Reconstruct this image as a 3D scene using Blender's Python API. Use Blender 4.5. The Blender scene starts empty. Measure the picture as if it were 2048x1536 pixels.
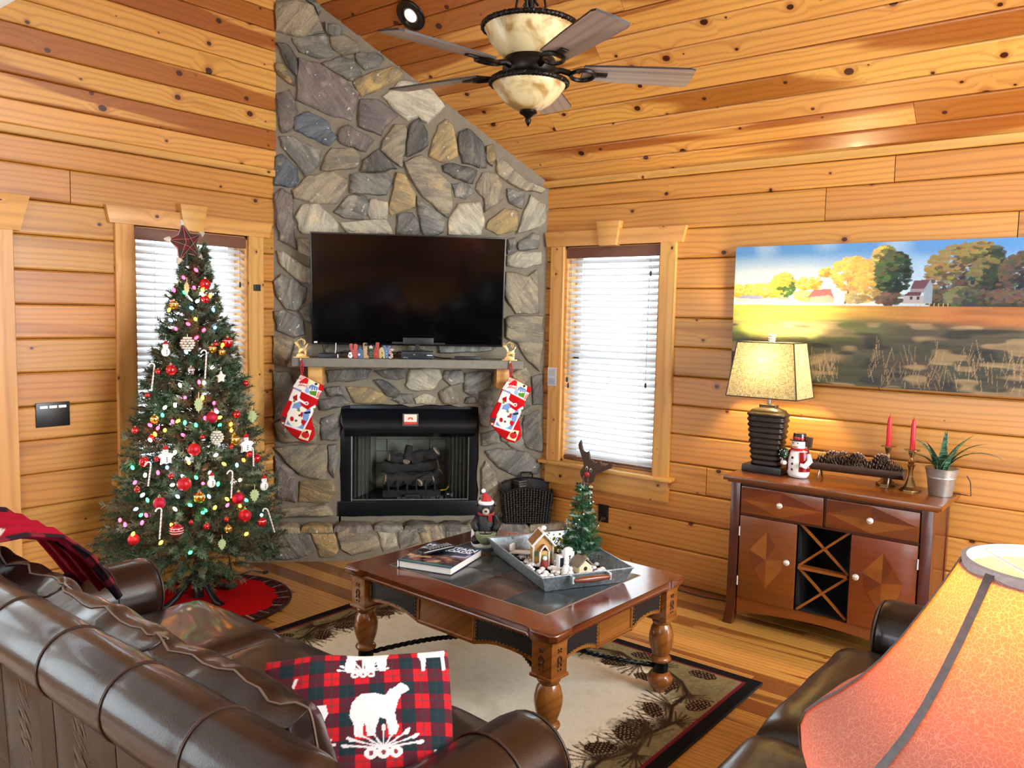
import bpy, bmesh, math, random
import numpy as np
from mathutils import Vector, Matrix, Euler
random.seed(7)
PI = math.pi
sc = bpy.context.scene
COL = sc.collection

# ------------------------------------------------------------------ camera
cam_d = bpy.data.cameras.new('camera')
cam = bpy.data.objects.new('camera', cam_d); COL.objects.link(cam)
cam_d.sensor_width = 36.0; cam_d.lens = 1645.0 / 2048.0 * 36.0
cam_d.clip_start = 0.02; cam_d.clip_end = 200
cam.matrix_world = Matrix(((0.62526, 0.05301, -0.77862, 0.0),
                           (-0.78014, 0.06917, -0.62177, 0.0),
                           (0.02090, 0.99620, 0.08461, 1.65),
                           (0, 0, 0, 1)))
sc.camera = cam

# ------------------------------------------------------------------ world, lights, exposure
sc.view_settings.view_transform = 'Standard'
sc.view_settings.look = 'None'
sc.view_settings.gamma = 1.0
sc.view_settings.use_curve_mapping = False
sc.view_settings.exposure = 0.2
sc.cycles.max_bounces = 5; sc.cycles.diffuse_bounces = 3; sc.cycles.glossy_bounces = 2
sc.cycles.transmission_bounces = 3; sc.cycles.transparent_max_bounces = 6
sc.cycles.caustics_reflective = False; sc.cycles.caustics_refractive = False
sc.cycles.sample_clamp_indirect = 6.0
sc.cycles.use_denoising = True
sc.cycles.use_adaptive_sampling = True; sc.cycles.adaptive_threshold = 0.08; sc.cycles.adaptive_min_samples = 12

world = bpy.data.worlds.new('sky'); sc.world = world; world.use_nodes = True
_bg = world.node_tree.nodes['Background']
_bg.inputs[0].default_value = (0.86, 0.94, 1.0, 1); _bg.inputs[1].default_value = 5.0

def area_light(name, loc, direction, sx, sy, power, color):
    d = bpy.data.lights.new(name, 'AREA'); d.shape = 'RECTANGLE'; d.size = sx; d.size_y = sy
    d.energy = power; d.color = color
    o = bpy.data.objects.new(name, d); COL.objects.link(o)
    o.location = loc; o.rotation_euler = Vector(direction).to_track_quat('-Z', 'Y').to_euler()
    return o
# daylight entering through the glazed openings behind the camera
area_light('daylight_gable_glass', (2.9, -2.52, 1.45), (0, 1, -0.25), 2.6, 1.9, 170, (0.90, 0.95, 1.0))
area_light('daylight_gable_upper_glass', (2.9, -2.52, 3.1), (0, 1, -0.55), 1.6, 1.1, 130, (0.90, 0.95, 1.0))
area_light('daylight_patio_door', (-2.42, 1.6, 1.3), (1, 0, 0), 2.4, 1.9, 14, (0.80, 0.90, 1.0))

# ------------------------------------------------------------------ helpers
def srgb(*c):
    if len(c) == 1 and not isinstance(c[0], (int, float)): c = c[0]
    o = []
    for v in c[:3]:
        v = v / 255.0
        o.append(v / 12.92 if v <= 0.04045 else ((v + 0.055) / 1.055) ** 2.4)
    return (*o, 1.0)

def link(name, me, mat=None, parent=None, loc=None, rot=None):
    o = bpy.data.objects.new(name, me); COL.objects.link(o)
    if mat is not None and len(me.materials) == 0: me.materials.append(mat)
    if parent is not None: o.parent = parent
    if loc is not None: o.location = loc
    if rot is not None: o.rotation_euler = rot
    return o

def tag(o, label=None, cat=None, group=None, kind=None):
    if label: o['label'] = label
    if cat: o['category'] = cat
    if group: o['group'] = group
    if kind: o['kind'] = kind
    return o

def thing(name, label, cat, loc=(0, 0, 0), rz=0.0, group=None, kind=None):
    o = bpy.data.objects.new(name, None); COL.objects.link(o)
    o.empty_display_size = 0.05; o.location = loc; o.rotation_euler = (0, 0, rz)
    return tag(o, label, cat, group, kind)

def fin(bm, name, mat, parent=None, smooth=35, loc=None, rot=None, recalc=True):
    """turn a bmesh into one mesh object"""
    if recalc: bmesh.ops.recalc_face_normals(bm, faces=bm.faces[:])
    me = bpy.data.meshes.new(name); bm.to_mesh(me); bm.free()
    mats = mat if isinstance(mat, (list, tuple)) else [mat]
    for m in mats: me.materials.append(m)
    if smooth is not None:
        me.polygons.foreach_set('use_smooth', [True] * len(me.polygons))
        if smooth < 180: me.set_sharp_from_angle(angle=math.radians(smooth))
    return link(name, me, None, parent, loc, rot)

def NB(): return bmesh.new()

def tr(bm, verts, M):
    for v in verts: v.co = M @ v.co

def box(bm, c, s, bev=0.0, rot=None, seg=2, mi=0):
    r = bmesh.ops.create_cube(bm, size=1.0)
    vs = r['verts']
    M = Matrix.Translation(Vector(c)) @ (Euler(rot).to_matrix().to_4x4() if rot else Matrix()) @ Matrix.Diagonal((*s, 1))
    tr(bm, vs, M)
    fs = set(f for v in vs for f in v.link_faces)
    for f in fs: f.material_index = mi
    if bev > 0:
        es = list(set(e for v in vs for e in v.link_edges))
        b = min(bev, min(s) * 0.49)
        bmesh.ops.bevel(bm, geom=es, offset=b, segments=seg, profile=0.6, affect='EDGES', clamp_overlap=True, material=mi)

def lathe(bm, prof, n=24, c=(0, 0, 0), M=None, mi=0, a0=0.0, cap=True, sq=1.0, fn=None):
    """profile [(r,z)] revolved round local z"""
    M = M or Matrix.Translation(Vector(c))
    rings = []
    for r, z in prof:
        if r < 1e-5:
            rings.append([bm.verts.new(M @ Vector((0, 0, z)))])
        else:
            ring = []
            for i in range(n):
                a = a0 + 2 * PI * i / n
                k = fn(a, z) if fn else 1.0
                ring.append(bm.verts.new(M @ Vector((r * k * math.cos(a), r * k * math.sin(a) * sq, z))))
            rings.append(ring)
    for A, B in zip(rings[:-1], rings[1:]):
        if len(A) == 1 and len(B) == 1: continue
        for i in range(n):
            j = (i + 1) % n
            if len(A) == 1: f = bm.faces.new((A[0], B[i], B[j]))
            elif len(B) == 1: f = bm.faces.new((A[i], A[j], B[0]))
            else: f = bm.faces.new((A[i], A[j], B[j], B[i]))
            f.material_index = mi
    if cap:
        for R in (rings[0], rings[-1]):
            if len(R) > 2:
                f = bm.faces.new(R); f.material_index = mi

def cyl(bm, p0, p1, r0, r1=None, n=12, mi=0):
    p0 = Vector(p0); p1 = Vector(p1); d = p1 - p0
    q = d.to_track_quat('Z', 'Y').to_matrix().to_4x4()
    lathe(bm, [(r0, 0), (r0 if r1 is None else r1, d.length)], n, M=Matrix.Translation(p0) @ q, mi=mi)

def tube(bm, pts, r, n=8, closed=False, mi=0, cap=True):
    pts = [Vector(p) for p in pts]; N = len(pts)
    rings = []; up = None
    for i, p in enumerate(pts):
        a = pts[(i - 1) % N] if (closed or i > 0) else p
        b = pts[(i + 1) % N] if (closed or i < N - 1) else p
        t = (b - a)
        if t.length < 1e-9: t = Vector((0, 0, 1))
        t.normalize()
        if up is None:
            up = t.orthogonal().normalized()
        else:
            up = up - t * up.dot(t)
            if up.length < 1e-6: up = t.orthogonal()
            up.normalize()
        s = t.cross(up)
        rr = r[i] if isinstance(r, (list, tuple)) else r
        rings.append([bm.verts.new(p + (up * math.cos(2 * PI * k / n) + s * math.sin(2 * PI * k / n)) * rr) for k in range(n)])
    m = N if closed else N - 1
    for i in range(m):
        A = rings[i]; B = rings[(i + 1) % N]
        for k in range(n):
            f = bm.faces.new((A[k], A[(k + 1) % n], B[(k + 1) % n], B[k])); f.material_index = mi
    if cap and not closed:
        for R in (rings[0], rings[-1]):
            f = bm.faces.new(R); f.material_index = mi

def sphere(bm, c, r, s=(1, 1, 1), u=16, v=10, rot=None, mi=0):
    M = Matrix.Translation(Vector(c)) @ (Euler(rot).to_matrix().to_4x4() if rot else Matrix()) @ Matrix.Diagonal((r * s[0], r * s[1], r * s[2], 1))
    lathe(bm, [(math.sin(PI * i / v), -math.cos(PI * i / v)) if 0 < i < v else (0.0, -1.0 if i == 0 else 1.0) for i in range(v + 1)], u, M=M, mi=mi)

def prism(bm, poly, y0, y1, M=None, mi=0, bev=0.0):
    """polygon in local (x,z) extruded from y0 to y1"""
    M = M or Matrix()
    A = [bm.verts.new(M @ Vector((x, y0, z))) for x, z in poly]
    B = [bm.verts.new(M @ Vector((x, y1, z))) for x, z in poly]
    n = len(poly)
    fs = [bm.faces.new(A), bm.faces.new(B[::-1])]
    for i in range(n): fs.append(bm.faces.new((A[i], B[i], B[(i + 1) % n], A[(i + 1) % n])))
    for f in fs: f.material_index = mi
    if bev > 0:
        es = set(e for v in A + B for e in v.link_edges)
        bmesh.ops.bevel(bm, geom=list(es), offset=bev, segments=2, profile=0.6, affect='EDGES', clamp_overlap=True, material=mi)

def grid_surf(bm, fn, nu, nv, closed_u=False, mi=0):
    """fn(u,v)->co for u,v in 0..1"""
    V = [[bm.verts.new(fn(i / nu, j / nv)) for j in range(nv + 1)] for i in range(nu if closed_u else nu + 1)]
    for i in range(nu):
        for j in range(nv):
            a = V[i]; b = V[(i + 1) % len(V)]
            f = bm.faces.new((a[j], b[j], b[j + 1], a[j + 1])); f.material_index = mi
    return V

def copy_tree(o, parent=None):
    c = o.copy(); COL.objects.link(c); c.parent = parent
    for ch in list(o.children): copy_tree(ch, c)
    return c

def noise2(n, m, cells, seed=0):
    """smooth value noise on an n x m canvas"""
    r = np.random.RandomState(seed)
    cy, cx = cells
    g = r.rand(cy + 2, cx + 2)
    y = np.linspace(0, cy, n, endpoint=False); x = np.linspace(0, cx, m, endpoint=False)
    yi = y.astype(int); xi = x.astype(int); fy = y - yi; fx = x - xi
    fy = fy * fy * (3 - 2 * fy); fx = fx * fx * (3 - 2 * fx)
    a = g[yi][:, xi]; b = g[yi][:, xi + 1]; c = g[yi + 1][:, xi]; d = g[yi + 1][:, xi + 1]
    return (a * (1 - fx) + b * fx) * (1 - fy)[:, None] + (c * (1 - fx) + d * fx) * fy[:, None]

class Canvas:
    """a small painted print, later stored as a colour attribute on a real surface"""
    def __init__(s, w, h, res, base):
        s.w, s.h = w, h; s.nx = int(round(w / res)) + 1; s.ny = int(round(h / res)) + 1
        s.X, s.Y = np.meshgrid(np.linspace(0, w, s.nx), np.linspace(0, h, s.ny))
        s.c = np.empty((s.ny, s.nx, 3)); s.c[:] = srgb(base)[:3]
    def put(s, mask, col, a=1.0):
        m = (mask * a)[..., None]; s.c = s.c * (1 - m) + np.array(srgb(col)[:3]) * m
    def win(s, x0, y0, x1, y1):
        kx = (s.nx - 1) / s.w; ky = (s.ny - 1) / s.h
        return (slice(max(0, int(y0 * ky)), max(0, int(y1 * ky) + 2)), slice(max(0, int(x0 * kx)), max(0, int(x1 * kx) + 2)))
    def putw(s, W, mask, col, a):
        m = (mask * a)[..., None]; s.c[W] = s.c[W] * (1 - m) + np.array(srgb(col)[:3]) * m
    def ell(s, x, y, rx, ry, col, rot=0.0, a=1.0, soft=0.0):
        R = max(rx, ry); W = s.win(x - R, y - R, x + R, y + R)
        c, q = math.cos(rot), math.sin(rot); dx = s.X[W] - x; dy = s.Y[W] - y
        d = ((dx * c + dy * q) / rx) ** 2 + ((-dx * q + dy * c) / ry) ** 2
        s.putw(W, (d < 1).astype(float), col, a)
    def poly(s, pts, col, a=1.0):
        W = s.win(min(p[0] for p in pts), min(p[1] for p in pts), max(p[0] for p in pts), max(p[1] for p in pts))
        X = s.X[W]; Y = s.Y[W]
        m = np.zeros_like(X, bool); n = len(pts)
        for i in range(n):
            x1, y1 = pts[i]; x2, y2 = pts[(i + 1) % n]
            if y1 == y2: continue
            m ^= ((y1 > Y) != (y2 > Y)) & (X < (x2 - x1) * (Y - y1) / (y2 - y1) + x1)
        s.putw(W, m.astype(float), col, a)
    def line(s, x1, y1, x2, y2, w, col, a=1.0):
        W = s.win(min(x1, x2) - w * 2, min(y1, y2) - w * 2, max(x1, x2) + w * 2, max(y1, y2) + w * 2)
        dx, dy = x2 - x1, y2 - y1; L2 = dx * dx + dy * dy + 1e-12
        t = np.clip(((s.X[W] - x1) * dx + (s.Y[W] - y1) * dy) / L2, 0, 1)
        d = np.hypot(s.X[W] - x1 - t * dx, s.Y[W] - y1 - t * dy)
        s.putw(W, np.clip((w - d) / (0.4 * w) + 0.5, 0, 1), col, a)
    def rect(s, x0, y0, x1, y1, col, a=1.0):
        s.put(((s.X >= x0) & (s.X <= x1) & (s.Y >= y0) & (s.Y <= y1)).astype(float), col, a)
    def sample(s, x, y):
        i = np.clip(np.round(np.asarray(y) / s.h * (s.ny - 1)).astype(int), 0, s.ny - 1)
        j = np.clip(np.round(np.asarray(x) / s.w * (s.nx - 1)).astype(int), 0, s.nx - 1)
        return s.c[i, j]
    def mesh(s, name, fn):
        """grid mesh, fn(X,Y)->(n,3) coordinates"""
        co = fn(s.X.ravel(), s.Y.ravel())
        idx = np.arange(s.nx * s.ny).reshape(s.ny, s.nx)
        f = np.stack([idx[:-1, :-1], idx[:-1, 1:], idx[1:, 1:], idx[1:, :-1]], -1).reshape(-1, 4)
        me = bpy.data.meshes.new(name)
        me.vertices.add(len(co)); me.vertices.foreach_set('co', np.asarray(co, np.float32).ravel())
        me.loops.add(f.size); me.loops.foreach_set('vertex_index', f.ravel().astype(np.int32))
        me.polygons.add(len(f)); me.polygons.foreach_set('loop_start', np.arange(0, f.size, 4, dtype=np.int32))
        me.update(calc_edges=True)
        at = me.color_attributes.new('print', 'FLOAT_COLOR', 'POINT')
        at.data.foreach_set('color', np.concatenate([s.c.reshape(-1, 3), np.ones((s.nx * s.ny, 1))], 1).astype(np.float32).ravel())
        me.polygons.foreach_set('use_smooth', [True] * len(me.polygons))
        return me

# ------------------------------------------------------------------ materials
MATS = {}
class NT:
    def __init__(s, name):
        s.m = bpy.data.materials.new(name); s.m.use_nodes = True; s.t = s.m.node_tree
        s.b = s.t.nodes['Principled BSDF']
    def n(s, typ, **kw):
        q = s.t.nodes.new(typ)
        for k, v in kw.items(): setattr(q, k, v)
        return q
    def l(s, a, b): s.t.links.new(a, b)
    def val(s, x):
        q = s.n('ShaderNodeValue'); q.outputs[0].default_value = x; return q.outputs[0]
    def math(s, op, a, b=None, c=None, clamp=False):
        q = s.n('ShaderNodeMath', operation=op); q.use_clamp = clamp
        for i, v in enumerate((a, b, c)):
            if v is None: continue
            if isinstance(v, (int, float)): q.inputs[i].default_value = v
            else: s.l(v, q.inputs[i])
        return q.outputs[0]
    def mix(s, f, a, b, typ='MIX'):
        q = s.n('ShaderNodeMix', data_type='RGBA', blend_type=typ)
        for i, v in ((0, f), (6, a), (7, b)):
            if isinstance(v, (int, float)): q.inputs[i].default_value = v
            elif isinstance(v, tuple): q.inputs[i].default_value = v
            else: s.l(v, q.inputs[i])
        return q.outputs[2]
    def ramp(s, f, stops, interp='LINEAR'):
        q = s.n('ShaderNodeValToRGB'); cr = q.color_ramp; cr.interpolation = interp
        while len(cr.elements) < len(stops): cr.elements.new(0.5)
        for e, (p, c) in zip(cr.elements, stops): e.position = p; e.color = c
        s.l(f, q.inputs[0]); return q.outputs[0]
    def smooth(s, x, lo, hi):
        q = s.n('ShaderNodeMapRange', interpolation_type='SMOOTHSTEP')
        s.l(x, q.inputs[0])
        for i, v in ((1, lo), (2, hi)):
            if isinstance(v, (int, float)): q.inputs[i].default_value = v
            else: s.l(v, q.inputs[i])
        return q.outputs[0]
    def coord(s, kind='Object'):
        return s.n('ShaderNodeTexCoord').outputs[kind]
    def noise(s, vec, scale, detail=2.0, rough=0.5, dist=0.0, out=0):
        q = s.n('ShaderNodeTexNoise'); q.inputs['Scale'].default_value = scale
        q.inputs['Detail'].default_value = detail; q.inputs['Roughness'].default_value = rough
        q.inputs['Distortion'].default_value = dist
        s.l(vec, q.inputs['Vector']); return q.outputs[out]
    def vmul(s, vec, xyz):
        q = s.n('ShaderNodeVectorMath', operation='MULTIPLY'); s.l(vec, q.inputs[0]); q.inputs[1].default_value = xyz
        return q.outputs[0]
    def vadd(s, a, b):
        q = s.n('ShaderNodeVectorMath', operation='ADD'); s.l(a, q.inputs[0])
        if isinstance(b, tuple): q.inputs[1].default_value = b
        else: s.l(b, q.inputs[1])
        return q.outputs[0]
    def bump(s, h, strength=0.3, dist=0.01):
        q = s.n('ShaderNodeBump'); q.inputs['Strength'].default_value = strength; q.inputs['Distance'].default_value = dist
        s.l(h, q.inputs['Height']); s.l(q.outputs[0], s.b.inputs['Normal'])
    def set(s, **kw):
        names = dict(color='Base Color', rough='Roughness', metal='Metallic', spec='Specular IOR Level', coat='Coat Weight',
                     coat_rough='Coat Roughness', trans='Transmission Weight', emit='Emission Color', emit_s='Emission Strength',
                     sheen='Sheen Weight', alpha='Alpha', ior='IOR', sss='Subsurface Weight')
        for k, v in kw.items():
            i = s.b.inputs[names[k]]
            if isinstance(v, (int, float)): i.default_value = v
            elif isinstance(v, tuple): i.default_value = v
            else: s.l(v, i)
        return s

def plain(name, col, rough=0.5, metal=0.0, var=0.06, scale=14.0, spec=0.5, coat=0.0, bump=0.0, bscale=60.0, **kw):
    """simple painted / plastic / metal / cloth surface with slight procedural variation"""
    if name in MATS: return MATS[name]
    t = NT(name); c = srgb(col)
    v = t.coord()
    f = t.noise(v, scale, 3.0)
    lo = tuple(x * (1 - var * 2) for x in c[:3]) + (1,); hi = tuple(min(1, x * (1 + var * 2)) for x in c[:3]) + (1,)
    t.set(color=t.mix(f, lo, hi), rough=rough, metal=metal, spec=spec, coat=coat, **kw)
    if bump > 0: t.bump(t.noise(v, bscale, 3.0), bump, 0.004)
    MATS[name] = t.m; return t.m

def glow(name, col, strength):
    if name in MATS: return MATS[name]
    t = NT(name); c = srgb(col)
    t.set(color=c, emit=c, emit_s=strength, rough=0.4); MATS[name] = t.m; return t.m

def printed(name, rough=0.8, spec=0.3, bump=0.0, bscale=200.0, attr='print', coat=0.0):
    """surface whose flat print is stored with its mesh"""
    if name in MATS: return MATS[name]
    t = NT(name); q = t.n('ShaderNodeAttribute'); q.attribute_name = attr
    v = t.coord(); n = t.noise(v, 90.0, 2.0)
    t.set(color=t.mix(0.12, q.outputs['Color'], t.mix(n, (0, 0, 0, 1), (1, 1, 1, 1)), 'OVERLAY'), rough=rough, spec=spec, coat=coat)
    if bump > 0: t.bump(t.noise(v, bscale, 2.0), bump, 0.003)
    MATS[name] = t.m; return t.m

def wood(name, light, mid, dark, knots=1.0, kscale=3.0, ksize=1.0, heart=0.5, heart_w=0.35, grain=0.35, rough=0.42, coat=0.0,
         var=0.25, spread=0.0, gfreq=95.0, knotcol=(60, 22, 10), axis='xz', ringn=12.0):
    """knotty timber; grain runs along local x, z lies across the board"""
    if name in MATS: return MATS[name]
    t = NT(name)
    v = t.coord()
    sep = t.n('ShaderNodeSeparateXYZ'); t.l(v, sep.inputs[0])
    rnd = t.n('ShaderNodeObjectInfo').outputs['Random']
    x = t.math('ADD', sep.outputs[0], t.math('MULTIPLY', rnd, 61.0))
    if axis == 'xz': z = t.math('ADD', t.math('ADD', sep.outputs[2], t.math('MULTIPLY', sep.outputs[1], 0.8)), t.math('MULTIPLY', rnd, 37.0))
    else: z = t.math('ADD', t.math('ADD', sep.outputs[1], t.math('MULTIPLY', sep.outputs[2], 0.8)), t.math('MULTIPLY', rnd, 37.0))
    def vec(sx, sz):
        q = t.n('ShaderNodeCombineXYZ'); t.l(t.math('MULTIPLY', x, sx), q.inputs[0]); t.l(t.math('MULTIPLY', z, sz), q.inputs[1]); return q.outputs[0]
    # knots
    vo = t.n('ShaderNodeTexVoronoi', voronoi_dimensions='2D'); vo.inputs['Scale'].default_value = 1.0; vo.inputs['Randomness'].default_value = 1.0
    t.l(vec(kscale * 0.8, kscale), vo.inputs['Vector'])
    d = vo.outputs['Distance']
    cs = t.n('ShaderNodeSeparateColor'); t.l(vo.outputs['Color'], cs.inputs[0])
    kr = t.math('MULTIPLY', t.math('MULTIPLY', t.math('POWER', cs.outputs[0], 1.7), 0.021 * ksize * kscale), t.math('GREATER_THAN', cs.outputs[1], 1.0 - 0.85 * knots))
    d2 = t.math('ADD', d, t.math('MULTIPLY', t.math('SUBTRACT', t.noise(vec(14, 40), 1.0, 2.0), 0.5), 0.018))
    kmask = t.smooth(d2, kr, t.math('MULTIPLY', kr, 0.72))
    kring = t.smooth(d2, t.math('MULTIPLY', kr, 2.4), t.math('MULTIPLY', kr, 0.9))
    # growth rings bending round knots
    infl = t.math('MULTIPLY', t.math('POWER', 2.718, t.math('MULTIPLY', t.math('DIVIDE', d, t.math('ADD', kr, 0.012)), -0.55)), t.math('MULTIPLY', kr, 150.0))
    ph = t.math('ADD', t.math('ADD', t.math('MULTIPLY', t.math('ADD', z, t.math('MULTIPLY', t.noise(vec(0.25, 9.0), 1.0, 1.0), 0.05)), gfreq), t.math('MULTIPLY', t.noise(vec(0.7, 5.0), 1.0, 1.0), ringn)), infl)
    ring = t.math('MULTIPLY_ADD', t.math('SINE', ph), 0.5, 0.5)
    ring = t.math('POWER', ring, 3.0)
    fine = t.noise(vec(6.0, 260.0), 1.0, 2.0)
    # heartwood
    hv = t.noise(vec(0.42, 4.6), 1.0, 1.5, dist=0.4)
    hm = t.smooth(t.math('ADD', hv, t.math('MULTIPLY', t.math('SUBTRACT', rnd, 0.5), spread)), 0.5 + heart_w * 0.3 - 0.06 * 0, 0.5 + heart_w * 0.3 - 0.05)
    hm = t.math('SUBTRACT', 1.0, hm)
    hm = t.math('MULTIPLY', hm, heart)
    base = t.mix(t.noise(vec(0.9, 3.0), 1.0, 2.0), srgb(light), srgb(mid))
    base = t.mix(hm, base, srgb(dark))
    base = t.mix(t.math('MULTIPLY', t.math('MULTIPLY', ring, grain), t.math('ADD', 0.35, fine)), base, t.mix(0.55, srgb(dark), srgb(knotcol)))
    base = t.mix(t.math('MULTIPLY', t.math('SUBTRACT', fine, 0.35), 0.22), base, srgb(mid), 'MULTIPLY')
    hs = t.n('ShaderNodeHueSaturation'); t.l(base, hs.inputs['Color'])
    r2 = t.math('FRACT', t.math('MULTIPLY', rnd, 17.31))
    t.l(t.math('MULTIPLY_ADD', r2, var, 1.0 - var * 0.55), hs.inputs['Value'])
    t.l(t.math('MULTIPLY_ADD', t.math('FRACT', t.math('MULTIPLY', rnd, 7.77)), 0.012, 0.494), hs.inputs['Hue'])
    base = t.mix(t.math('MULTIPLY', kring, 0.45), hs.outputs[0], srgb(dark))
    base = t.mix(kmask, base, t.mix(t.smooth(d2, 0.0, t.math('MULTIPLY', kr, 0.8)), tuple(q * 1.25 for q in srgb(knotcol)[:3]) + (1,), srgb(knotcol)))
    t.set(color=base, rough=rough, spec=0.5, coat=coat, coat_rough=0.12)
    t.bump(t.math('ADD', t.math('MULTIPLY', ring, 0.5), fine), 0.08, 0.002)
    MATS[name] = t.m; return t.m

PINE_WALL = wood('pine_log_siding', (203, 149, 77), (191, 127, 53), (148, 82, 27), knots=1.0, kscale=3.6, ksize=0.72, heart=0.45, heart_w=0.4, grain=0.34, rough=0.36, coat=0.1, var=0.24, ringn=16.0, gfreq=185)
PINE_CEIL = wood('pine_ceiling_boards', (219, 169, 92), (203, 141, 63), (150, 82, 26), knots=1.0, kscale=5.4, ksize=1.05, heart=0.88, heart_w=0.27, grain=0.34, rough=0.34, coat=0.1, var=0.16, spread=0.35, ringn=20.0, gfreq=160)
PINE_TRIM = wood('pine_trim', (222, 172, 100), (208, 152, 78), (172, 112, 48), knots=1.0, kscale=6.5, ksize=0.55, heart=0.3, grain=0.3, rough=0.4, var=0.1, ringn=9.0)
PINE_FLOOR = wood('pine_floor', (206, 156, 80), (190, 132, 58), (126, 72, 24), knots=0.6, kscale=2.6, ksize=0.8, heart=0.9, heart_w=0.3, grain=0.45, rough=0.28, coat=0.35, var=0.28, spread=0.4, gfreq=210, ringn=22.0)
CHERRY = wood('cherry_cabinet', (128, 66, 20), (112, 52, 14), (88, 36, 9), knots=0.0, heart=0.4, grain=0.25, rough=0.3, coat=0.4, var=0.06, gfreq=150)
CHERRY_DK = wood('cherry_dark', (86, 34, 13), (72, 26, 10), (54, 18, 7), knots=0.0, heart=0.4, grain=0.25, rough=0.3, coat=0.4, var=0.04, gfreq=150)
OAK_TABLE = wood('coffee_table_wood', (160, 100, 44), (140, 80, 30), (100, 52, 16), knots=0.0, heart=0.5, grain=0.35, rough=0.25, coat=0.6, var=0.05, gfreq=150)
TABLE_TOP = wood('coffee_table_top_wood', (120, 58, 26), (104, 46, 18), (78, 32, 12), knots=0.0, heart=0.5, grain=0.3, rough=0.22, coat=0.7, var=0.05, gfreq=150)
# ================================================================== ROOM
XR, YL = 4.55, 4.614            # right wall plane, left (gable) wall plane
KS = 0.975                      # ceiling slope
ZP = 2.53                       # ceiling meets right wall here
ZK = lambda k: 1.65 + 0.178 * k # log courses
XRIDGE = 1.9
def zc(x): return ZP + KS * (XR - x) if x > XRIDGE else ZP + KS * (XR - XRIDGE) - KS * (XRIDGE - x)

def board_mesh(name, L, h, t, bev, back=0.0):
    """one board: length along x, height along z, room face at y=-t, edges rounded"""
    a = h / 2; b = bev
    prof = [(back, -a), (-t + b * 1.0, -a), (-t + b * 0.35, -a + b * 0.35), (-t, -a + b), (-t, a - b), (-t + b * 0.35, a - b * 0.35), (-t + b, a), (back, a)]
    vs = []; fs = []
    n = len(prof)
    eb = min(b * 0.5, L * 0.2)
    for x in (-L / 2, L / 2):
        for y, z in prof: vs.append((x, y, z))
    for i in range(n):
        j = (i + 1) % n
        fs.append((i, j, n + j, n + i))
    fs.append(tuple(range(n - 1, -1, -1))); fs.append(tuple(range(n, 2 * n)))
    me = bpy.data.meshes.new(name); me.from_pydata(vs, [], fs); me.update()
    me.polygons.foreach_set('use_smooth', [i < n for i in range(len(fs))])
    me.set_sharp_from_angle(angle=math.radians(14))
    return me

def struct(name, parent=None, loc=(0, 0, 0), rz=0.0):
    o = bpy.data.objects.new(name, None); COL.objects.link(o); o.location = loc; o.rotation_euler = (0, 0, rz)
    if parent is None: o['kind'] = 'structure'
    else: o.parent = parent
    return o

def spans(x0, x1, cuts, holes):
    """split [x0,x1] at cuts and remove holes"""
    pts = sorted([x0, x1] + [c for c in cuts if x0 < c < x1])
    out = []
    for a, b in zip(pts[:-1], pts[1:]):
        segs = [(a, b)]
        for h0, h1 in holes:
            ns = []
            for s0, s1 in segs:
                if h1 <= s0 or h0 >= s1: ns.append((s0, s1)); continue
                if s0 < h0: ns.append((s0, h0))
                if h1 < s1: ns.append((h1, s1))
            segs = ns
        out += [s for s in segs if s[1] - s[0] > 0.02]
    return out

BACKING = plain('wall_backing', (70, 44, 22), 0.9)
WHITE_PAINT = plain('white_paint', (226, 226, 222), 0.8, var=0.02)

def log_wall(name, loc, rz, x0, x1, holes, cuts, backing_holes):
    w = struct(name, None, loc, rz)
    bm = NB()
    # solid wall behind the siding, pierced by its openings
    zs = sorted(set([0.0, 2.56] + [z for h in backing_holes for z in h[2:]]))
    for z0, z1 in zip(zs[:-1], zs[1:]):
        hs = [(h[0], h[1]) for h in backing_holes if h[2] <= z0 + 1e-6 and h[3] >= z1 - 1e-6]
        for a, b in spans(x0, x1, [], hs):
            box(bm, ((a + b) / 2, 0.09, (z0 + z1) / 2), (b - a, 0.14, z1 - z0))
    fin(bm, 'wall_core', BACKING, w, None)
    for k in range(-10, 6):
        zb = 0.0 if k < -8 else ZK(k); zt = 2.50 if ZK(k + 1) > 2.50 else ZK(k + 1)
        if k == -10: continue
        if k == -9: zb, zt = 0.0, ZK(-8)
        if zt - zb < 0.02: continue
        hs = [(h[0], h[1]) for h in holes if h[2] < zt - 0.03 and h[3] > zb + 0.03]
        for a, b in spans(x0, x1, cuts.get(k, []), hs):
            me = board_mesh('log_board', b - a - 0.004, zt - zb - 0.002, 0.026, 0.010)
            link('log_board', me, PINE_WALL, w, ((a + b) / 2, 0.02, (zb + zt) / 2))
    return w

# ---- left gable wall (faces -Y) and right wall (faces -X)
WIN_L = (2.317, 3.053); WIN_R = (YL, 0)
left_wall = log_wall('wall_left', (0, YL, 0), 0.0, -2.5, 4.7,
    holes=[(2.25, 3.12, 0.60, 2.15), (-0.30, 1.64, -0.1, 2.06), (-2.2, -0.42, 0.25, 2.15), (-0.30, 1.56, 2.22, 2.72)],
    cuts={3: [1.985], -7: [1.2], 0: [0.4], -4: [0.1], 5: [0.9]},
    backing_holes=[(2.317, 3.053, 0.66, 2.10), (-0.28, 1.62, 0.0, 2.03), (-2.15, -0.45, 0.30, 2.10), (-0.28, 1.54, 2.24, 2.50)])
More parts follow.
